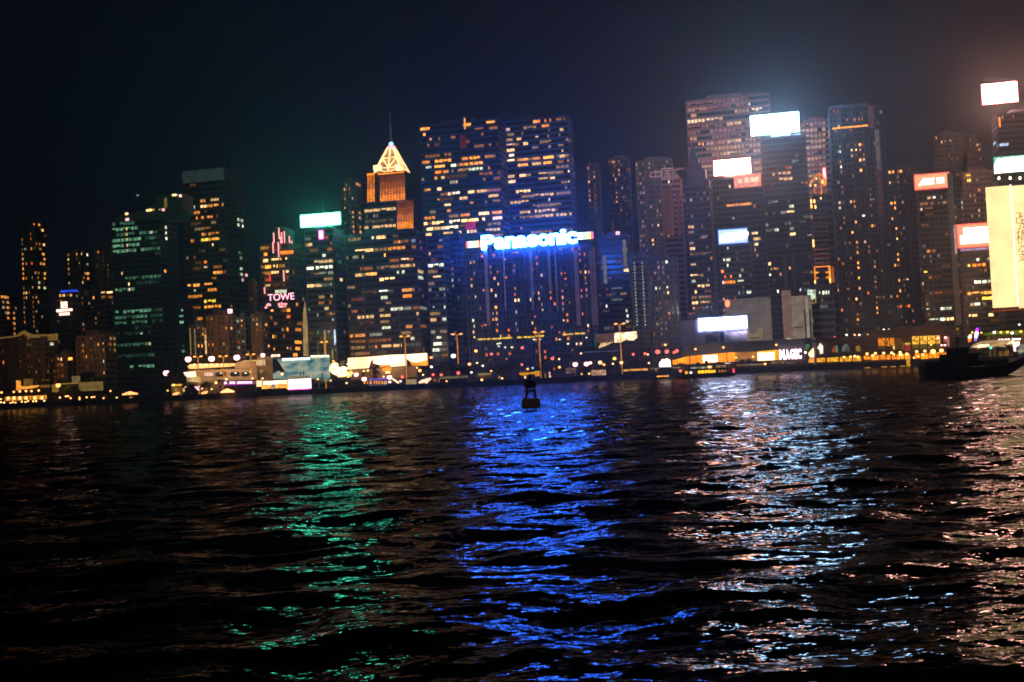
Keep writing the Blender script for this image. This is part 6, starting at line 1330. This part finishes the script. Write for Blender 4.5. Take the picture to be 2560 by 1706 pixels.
L = Low('flame_banner', 'white to orange red slanted lit banner left of the light sculpture', 'w', 325, 590, 880, 'banner', R(8))
L.poly('lit_segment', glow('white_orange_banner', (1, .7, .5), 3.5, vary=0), [(262, 565), (330, 475), (385, 470), (380, 580), (330, 620), (285, 610)], 0, 1.2); L.poly('lit_segment', glow('red_orange_banner', (1, .14, .01), 1.8, vary=0), [(270, 620), (330, 622), (385, 600), (350, 720), (275, 725)], 0, 1.2); L.box('pole', METAL, 315, 328, 700, 880, .3, .8, True)
L = Low('white_kiosk', 'pale white kiosk with a lit ledge at the very right edge', 'w', 2050, 900, 880, 'kiosk', R(8)); L.box('wall', glow('kiosk_pale', (.6, .62, .42), .3, vary=.4, scale=.4), 1955, 2300, 800, 1000, 0, 4, True); L.box('lit_ledge', glow('kiosk_ledge', (.9, .85, .5), .6), 1840, 2300, 1000, 1030, -.4, 4.2)
sg = Low('lit_sign_pillar', 'slim red rimmed white lit pillar under the bright lamp at the right edge', 'w', 1795, 950, 862, 'pillar', R(8)); sg.poly('pillar', glow('rose_white_pillar', (1, .6, .6), 3), [(1745, 850), (1840, 850), (1825, 1035), (1770, 1035)], 0, 1)

# lamps' labels
ORD = ['first', 'second', 'third', 'fourth', 'fifth', 'sixth', 'seventh', 'eighth', 'ninth', 'tenth', 'eleventh', 'twelfth', 'thirteenth', 'fourteenth', 'fifteenth', 'sixteenth', 'seventeenth', 'eighteenth', 'nineteenth', 'twentieth', 'twenty-first', 'twenty-second', 'twenty-third']
from collections import defaultdict
gr = defaultdict(list)
for r_ in LAMPS: gr[r_[:3]].append(r_)
for (kind, col, mark), rows in gr.items():
    rows.sort(key=lambda q: q[3])
    w_ = kind.replace('_', ' ')
    for i, q in enumerate(rows):
        if len(rows) == 1: lab = 'only %s %s before %s' % (col, w_, mark)
        else: lab = '%s %s %s from the left before %s' % (ORD[i], col, w_, mark)
        tag(q[5], lab, 'lamp', '%s %ss before %s' % (col, w_, mark) if len(rows) > 1 else None)
# ------------------------------------------------------------------ trees along the waterfront
LEAF = surf('tree_leaves', (.05, .07, .03), .7, .6, .8); BARK = surf('bark', (.09, .06, .04), .9, .3, 2)
def crown_mesh(seed, n=900, flat=.75):
    rnd = random.Random(seed); m = MB()
    lobes = [(rnd.uniform(-.55, .55), rnd.uniform(-.55, .55), rnd.uniform(-.35, .45)*flat, rnd.uniform(.35, .6)) for _ in range(8)]
    for _ in range(n):
        lx, ly, lz, lr = rnd.choice(lobes)
        d = Vector((rnd.gauss(0, 1), rnd.gauss(0, 1), rnd.gauss(0, 1))).normalized()*lr*rnd.uniform(.55, 1.05)
        c = Vector((lx, ly, lz)) + Vector((d.x, d.y, d.z*flat)); s = rnd.uniform(.05, .11)
        u = Vector((rnd.gauss(0, 1), rnd.gauss(0, 1), rnd.gauss(0, .6))).normalized(); w = u.cross(Vector((rnd.gauss(0, 1), rnd.gauss(0, 1), rnd.gauss(0, 1)))).normalized()
        b0 = len(m.v)
        m.v += [tuple(c-u*s), tuple(c+w*s*.6), tuple(c+u*s), tuple(c-w*s*.6)]; m.f.append((b0, b0+1, b0+2, b0+3))
    me = m.mesh('crown'); me.materials.append(LEAF); return me
CROWNS = [crown_mesh(i) for i in range(4)]
def trunk_mesh(seed):
    rnd = random.Random(seed); m = MB(); m.tube((0, 0, 0), (0, 0, .55), .06, .04, 7)
    for k in range(4):
        a = k*1.6+rnd.random(); m.tube((0, 0, .35+.05*k), (math.cos(a)*.3, math.sin(a)*.3, .8), .03, .012, 5)
    me = m.mesh('trunk'); me.materials.append(BARK); return me
TRUNKS = [trunk_mesh(i) for i in range(3)]
TREES = []
def tree(c, x, ytop, wpx, Y, mark, i=0):
    P = at(c, x, ytop, Y); s = pxm(Y)/CROPS[c][2]; h = max(3.0, P.z-LAND); w = wpx*s/2
    root = empty('tree', (P.x, Y, LAND), (i*1.7) % 6)
    t = bpy.data.objects.new('trunk', TRUNKS[i % 3]); scene.collection.objects.link(t); t.parent = root; t.scale = (h, h, h*.95)
    k = bpy.data.objects.new('crown', CROWNS[i % 4]); scene.collection.objects.link(k); k.parent = root
    ch = min(h*.42, w*1.1); k.location = (0, 0, h-ch*.82); k.scale = (w, w, ch)
    TREES.append((mark, P.x, root))
i = 0
for c, mark, Y, L_ in [
    ('p', 'the ochre hall at left', 985, [(1280, 540, 260), (1400, 480, 300), (1520, 560, 240), (1640, 620, 240), (1760, 590, 240), (1900, 600, 260), (2050, 560, 260), (2180, 480, 240), (2320, 540, 240), (2450, 560, 220), (960, 600, 220), (1080, 640, 180), (800, 660, 140), (60, 620, 170), (160, 560, 160)]),
    ('p', 'the brown apartment block at left', 1035, [(1600, 230, 330), (1750, 170, 340), (1950, 280, 320), (2100, 330, 300)]),
    ('q', 'the podium', 940, [(60, 560, 160), (150, 420, 200), (250, 400, 220), (320, 470, 160), (420, 600, 150), (600, 590, 130), (680, 560, 150), (840, 530, 120), (470, 640, 120)]),
    ('q2', 'the amber billboard and its right', 940, [(300, 510, 170), (440, 520, 170), (1480, 560, 120), (1740, 330, 220), (1860, 260, 260), (2000, 300, 260), (2150, 330, 260), (1640, 410, 160), (900, 400, 140), (860, 370, 90)]),
    ('s', 'the blue lit apartment block', 945, [(40, 560, 200), (160, 530, 230), (300, 530, 230), (420, 545, 220), (540, 480, 240), (680, 470, 200), (820, 480, 200), (960, 500, 220), (1100, 440, 240), (1230, 520, 180)]),
    ('s', 'the roof terrace', 950, [(1380, 500, 220), (1500, 490, 240), (1640, 480, 240), (1780, 500, 220), (1900, 470, 220), (2040, 480, 240), (2180, 500, 220)]),
    ('t', 'the left end of the amber hall', 935, [(40, 960, 160), (130, 940, 160), (230, 970, 150), (600, 1000, 120), (1350, 960, 80), (1430, 950, 90)]),
    ('v', 'the pier plaza at right', 900, [(1690, 330, 240), (1600, 400, 120), (1790, 430, 130)]),
    ('w', 'the cream tent', 872, [(1620, 790, 220), (1240, 880, 180), (1400, 900, 160)])]:
    for x, y, w in L_:
        tree(c, x, y, w, Y, mark, i); i += 1
gt = defaultdict(list)
for q in TREES: gt[q[0]].append(q)
for mark, rows in gt.items():
    rows.sort(key=lambda q: q[1])
    for j, q in enumerate(rows): tag(q[2], '%s dark round tree from the left before %s' % (ORD[j], mark), 'tree', 'trees before %s' % mark)

# ------------------------------------------------------------------ buoy
def buoy():
    Y = 178; P = at('S', 1328, 1014, Y)
    o = empty('channel_buoy', (P.x, Y, 0), R(10), 'dark rusty channel buoy with a lattice cage, floating in the blue reflection', 'buoy')
    RU = surf('rusty_orange_paint', (.75, .30, .10), .7, .5, 2.5); DB = surf('dark_buoy_steel', (.03, .025, .025), .6)
    m = MB()
    m.tube((0, 0, -.8), (0, 0, 1.1), 1.45, 1.45, 20); m.tube((0, 0, 1.1), (0, 0, 1.4), 1.45, 1.1, 20); m.tube((0, 0, .45), (0, 0, .62), 1.54, 1.54, 20)
    m.build('float', RU, o)
    m = MB()
    for k in range(4):
        a = k*math.pi/2 + .6; m.tube((1.0*math.cos(a), 1.0*math.sin(a), 1.4), (.62*math.cos(a), .62*math.sin(a), 4.1), .19, .16, 6)
        a2 = a+math.pi/2
        m.tube((.95*math.cos(a), .95*math.sin(a), 1.9), (.72*math.cos(a2), .72*math.sin(a2), 3.3), .10, .10, 5)
    for z, r in ((2.55, .9), (4.05, .66), (3.1, .8)):
        for k in range(12):
            a, e = k*math.pi/6, (k+1)*math.pi/6; m.tube((r*math.cos(a), r*math.sin(a), z), (r*math.cos(e), r*math.sin(e), z), .13, n=5)
    m.build('lattice_cage', DB, o)
    MB().box(-.95, .95, -.06, .06, 3.0, 4.0).box(-.06, .06, -.95, .95, 3.0, 4.0).build('daymark', DB, o)
    MB().tube((0, 0, 4.0), (0, 0, 4.7), .22, .2, 10).ball((0, 0, 4.85), .24).build('lantern', DB, o)
    MB().tube((0, 0, 4.0), (.0, 0, 5.3), .04).build('mast', DB, o)
buoy()
# ------------------------------------------------------------------ ferry
def hull(L, B_, D_, sheer=.8, bow=.28, n=18, stern=.12, flare=1.15):
    """double curved hull along x; returns MB"""
    m = MB(); secs = []
    for i in range(n+1):
        t = i/n; x = -L/2 + L*t
        k = 1.0
        if t > 1-bow: k = max(.02, 1-((t-(1-bow))/bow)**2.0)
        if t < stern: k = max(.25, 1-((stern-t)/stern)**2*.6)
        zt = D_ + sheer*(abs(2*t-1)**2.2)
        xo = (t > 1-bow)*((t-(1-bow))/bow)*L*.03
        secs.append([(x, -B_/2*k*.55, -1.0), (x+xo*.4, -B_/2*k*.9, D_*.3), (x+xo, -B_/2*k*flare, zt), (x+xo, B_/2*k*flare, zt), (x+xo*.4, B_/2*k*.9, D_*.3), (x, B_/2*k*.55, -1.0)])
    for s_ in secs: m.v += s_
    for i in range(n):
        a, b_ = i*6, (i+1)*6
        for j in range(6):
            k = (j+1) % 6; m.f.append((a+j, b_+j, b_+k, a+k))
    m.f.append(tuple(range(5, -1, -1))); m.f.append(tuple(range(n*6, n*6+6)))
    return m
def ferry():
    Y = 700; P = at('S', 1770, 943, Y)
    o = empty('ferry', (P.x, Y, 0), -R(4), 'two deck harbour ferry with warm lit lower windows, crossing before the amber hall', 'ferry')
    GR = surf('ferry_dark_green_paint', (.02, .05, .03), .5); CRm = surf('ferry_cream_paint', (.25, .24, .2), .6)
    hull(33, 8, 1.9, .5, .3, stern=.3).build('hull', GR, o)
    m = MB(); m.box(-14.5, 13.5, -3.6, 3.6, 1.9, 2.6)
    for k in range(15):
        x = -14.3+k*1.97; m.box(x-.15, x+.15, -3.65, -3.4, 2.6, 4.3); m.box(x-.15, x+.15, 3.4, 3.65, 2.6, 4.3)
    m.box(-15, 14, -3.9, 3.9, 4.3, 4.6); m.build('lower_deck', GR, o)
    lo = glow('ferry_lower_light', (1, .38, .012), 3.4, vary=.4, scale=.4)
    for x0, x1 in ((-14, -12.6), (-6.5, -4.4), (-4.2, -2.1), (-1.9, .2), (.4, 2.5), (2.7, 4.2)): MB().box(x0, x1, -3.2, -3.0, 2.5, 4.25).build('lit_window', lo, o)
    for x0 in (6.6, 8.2, 10): MB().box(x0, x0+.5, -3.2, -3.0, 2.6, 4.0).build('lit_window', wmat('a', 2), o)
    MB().box(-14, 13, -2.9, 2.9, 2.6, 4.3).build('saloon', CRm, o)
    m = MB(); m.box(-13, 12, -3.2, 3.2, 4.6, 5.2)
    for k in range(18):
        x = -12.8+k*1.46; m.box(x-.12, x+.12, -3.25, -3.0, 5.2, 7.0); m.box(x-.12, x+.12, 3.0, 3.25, 5.2, 7.0)
    m.box(-13.5, 12.5, -3.6, 3.6, 7.0, 7.35); m.build('upper_deck', GR, o); MB().box(-12, 11, -2.3, 2.3, 5.2, 7.0).build('saloon', CRm, o)
    for x in (-10, -8.6, -7.2, -5.6, -4.2, -3, -1.6): MB().box(x-.3, x+.3, -2.7, -2.5, 5.5, 6.5).build('lit_window', wmat('w', 2), o)
    MB().box(-.2, 2.4, -2.7, -2.5, 5.4, 6.8).build('lit_window', wmat('c', 3), o); MB().box(5, 11, -2.7, -2.5, 5.5, 6.9).build('lit_window', wmat('c', 1), o)
    MB().tube((-.5, 0, 7.3), (-.5, 0, 10.2), 1.0, .85, 14).build('funnel', surf('ferry_funnel_red', (.25, .03, .03)), o)
    MB().box(-7, -4.4, -1.8, 1.8, 7.35, 9.2).build('wheelhouse', CRm, o); MB().box(5.5, 8.2, -1.8, 1.8, 7.35, 9.0).build('wheelhouse', CRm, o)
    MB().tube((-5.6, 0, 9.2), (-5.6, 0, 12), .1).build('mast', METAL, o)
    MB().ball((-16.6, -1, 4.6), .85).build('navigation_light', LCOL['red'], o); MB().ball((15.6, -1, 3.2), 1.0, sx=.7, sz=1.5).build('navigation_light', glow('rose_red_light', (1, .05, .12), 1.4, vary=0), o)
    MB().ball((-10.5, -3.7, 3.2), .6).build('deck_lamp', LCOL['white'], o); MB().box(10.5, 14, -2.6, -2.2, 7.5, 8.3).build('awning', glow('pale_awning', (.9, .75, .75), .7), o)
ferry()
def lit_sampan():
    P = at('S', 1658, 942, 745)
    o = empty('small_boat', (P.x, 745, 0), -R(3), 'small low boat with a strip of orange light, left of the ferry', 'boat')
    hull(13, 3, .9, .3, .3).build('hull', surf('boat_black_paint', (.02, .02, .02), .5), o); MB().box(-4.5, 4, -1.2, 1.2, .9, 1.2).box(-4.5, 4, -1.3, 1.3, 2.3, 2.45).box(-4.4, -4.2, -1.2, 1.2, 1.2, 2.3).box(3.7, 3.9, -1.2, 1.2, 1.2, 2.3).build('cabin', DK2, o); MB().box(-4.1, 3.6, -1.0, 1.0, 1.25, 2.2).build('lit_window', glow('boat_orange_light', (1, .42, .03), 1.1, vary=.4, scale=.6), o)
lit_sampan()
def dark_boat():
    Y = 262; P = at('S', 2445, 938, Y)
    o = empty('dark_boat', (P.x, Y, 0), R(6), 'large unlit boat silhouette with a raised bow at the right edge', 'boat')
    BK = surf('boat_black_paint', (.02, .02, .02), .5); BD = surf('boat_dark_superstructure', (.025, .022, .02), .8)
    m = hull(27, 7, 2.3, .9, .38, 22, .15, 1.2)
    lift = lambda x: 4.0*max(0, x/12)**2
    m.v = [(x, y, (z + lift(x)) if z < 1.0 else max(z + .5*lift(x), z)) for x, y, z in m.v]
    m.build('hull', BK, o)
    MB().box(-11.5, -5.5, -2.6, 2.6, 2.4, 5.2).box(-10.8, -7.4, -2.0, 2.0, 5.2, 6.6).box(-11.8, -5.2, -2.9, 2.9, 5.2, 5.4).box(-11.1, -7.1, -2.3, 2.3, 6.6, 6.8).build('wheelhouse', BD, o)
    MB().box(-10.5, -7.7, -2.08, -2.0, 5.6, 6.3).build('window', GLASS, o)
    MB().box(-16, -12.5, -2.2, 2.2, 2.6, 3.9).box(-4.5, 2, -2, 2, 2.5, 3.7).build('deck_house', BD, o)
    MB().tube((-9, 0, 6.8), (-9, 0, 10.0), .12, .06).tube((-9.8, 0, 9.1), (-8.2, 0, 9.1), .05).build('mast', BD, o)
    MB().tube((10, 0, 3), (6, 0, 7.0), .12).build('boom', BD, o); MB().tube((-13, 0, 3.9), (-13, 0, 5.4), .6, .5, 10).build('funnel', BD, o)
    for s_ in (-1, 1):
        m = MB()
        for x in range(-12, 9, 2): m.tube((x, s_*3.2, 2.4), (x, s_*3.2, 4.0), .05, n=5)
        m.tube((-12, s_*3.2, 4.0), (8, s_*3.2, 4.0), .05, n=5)
        m.build('railing', BD, o)
    for ch in o.children:
        if ch.name.split('.')[0] in ('wheelhouse', 'window', 'deck_house', 'mast', 'boom', 'funnel'): ch.location = (4.5 if ch.name[:4] != 'boom' else 1, 0, 0)
dark_boat()

# ------------------------------------------------------------------ added, unseen spots that stand for the town's light on the fronts
def point(name, c, x, y, Y, power, col, r=2.0):
    """an added, unseen spot aimed inland, up at the fronts"""
    P = at(c, x, y, Y)
    l = bpy.data.lights.new(name, 'SPOT'); l.energy = power; l.color = col; l.shadow_soft_size = r
    l.spot_size = R(150); l.spot_blend = .6
    o = bpy.data.objects.new(name, l); scene.collection.objects.link(o); o.location = P
    o.rotation_euler = (R(102), 0, -YAW)
    return o
for k, (c, x, y, Y, p, col) in enumerate([
    ('q', 500, 300, 968, 9e4, (1, .62, .32)), ('q', 900, 300, 968, 9e4, (1, .62, .32)), ('q', 1250, 280, 960, 6e4, (1, .6, .35)),
    ('q', 700, 600, 925, 2e4, (1, .5, .3)), ('q2', 400, 350, 930, 5e4, (1, .62, .28)), ('q2', 1000, 300, 935, 5e4, (1, .6, .28)),
    ('q2', 1400, 450, 925, 2e4, (1, .5, .2)), ('s', 250, 520, 925, 2e4, (1, .5, .2)), ('s', 1560, 520, 925, 3e4, (1, .5, .35)), ('s', 2050, 120, 985, 2e4, (1, .55, .3)),
    ('p', 400, 560, 985, 2e4, (1, .5, .15)), ('p', 1250, 480, 975, 2e4, (1, .5, .15)), ('r1', 350, 1150, 1020, 9e4, (1, .6, .3)), ('r1', 150, 1100, 1020, 7e4, (1, .6, .3)), ('r1', 560, 1150, 1020, 5e4, (1, .6, .3)),
    ('r2', 330, 1000, 1010, 1.6e5, (1, .6, .32)), ('r2', 600, 1050, 1010, 1e5, (1, .6, .32)), ('r3', 220, 1270, 1040, 9e4, (1, .65, .4)), ('r3', 420, 1270, 1040, 6e4, (1, .65, .4)),
    ('t', 400, 900, 925, 3e4, (1, .5, .3)), ('t', 1000, 880, 930, 3e4, (1, .5, .15)), ('t', 1900, 640, 985, 5e4, (1, .75, .55)), ('t', 1300, 500, 985, 6e4, (.75, .7, 1)),
    ('v', 800, 480, 880, 3e4, (1, .5, .1)), ('v', 1400, 460, 880, 3e4, (1, .5, .1)), ('w', 1500, 560, 880, 3e4, (1, .6, .25)),
    ('r6', 620, 1100, 1090, 1.6e5, (1, .62, .4)), ('r6', 300, 1150, 1130, 9e4, (1, .6, .35)), ('r5', 150, 1150, 1060, 1e5, (.9, .75, .75))]):
    point('street_light', c, x, y, Y, p*(.12 if c in ('r1', 'r2') else 1.3 if c == 't' and y < 700 else .24), col, 2.0)

# ------------------------------------------------------------------ night haze
m = MB(); m.box(-2600, 2600, -90, 3100, -6, 640)
hz = m.build('haze', None); tag(hz, kind='stuff')
hm = bpy.data.materials.new('night_haze'); t, out = _nodes(hm)
pv = t.nodes.new('ShaderNodeVolumePrincipled'); pv.inputs['Color'].default_value = (.80, .93, 1, 1); pv.inputs['Density'].default_value = HAZE; pv.inputs['Anisotropy'].default_value = HAZE_G
t.links.new(pv.outputs[0], out.inputs['Volume'])
hz.data.materials.append(hm)
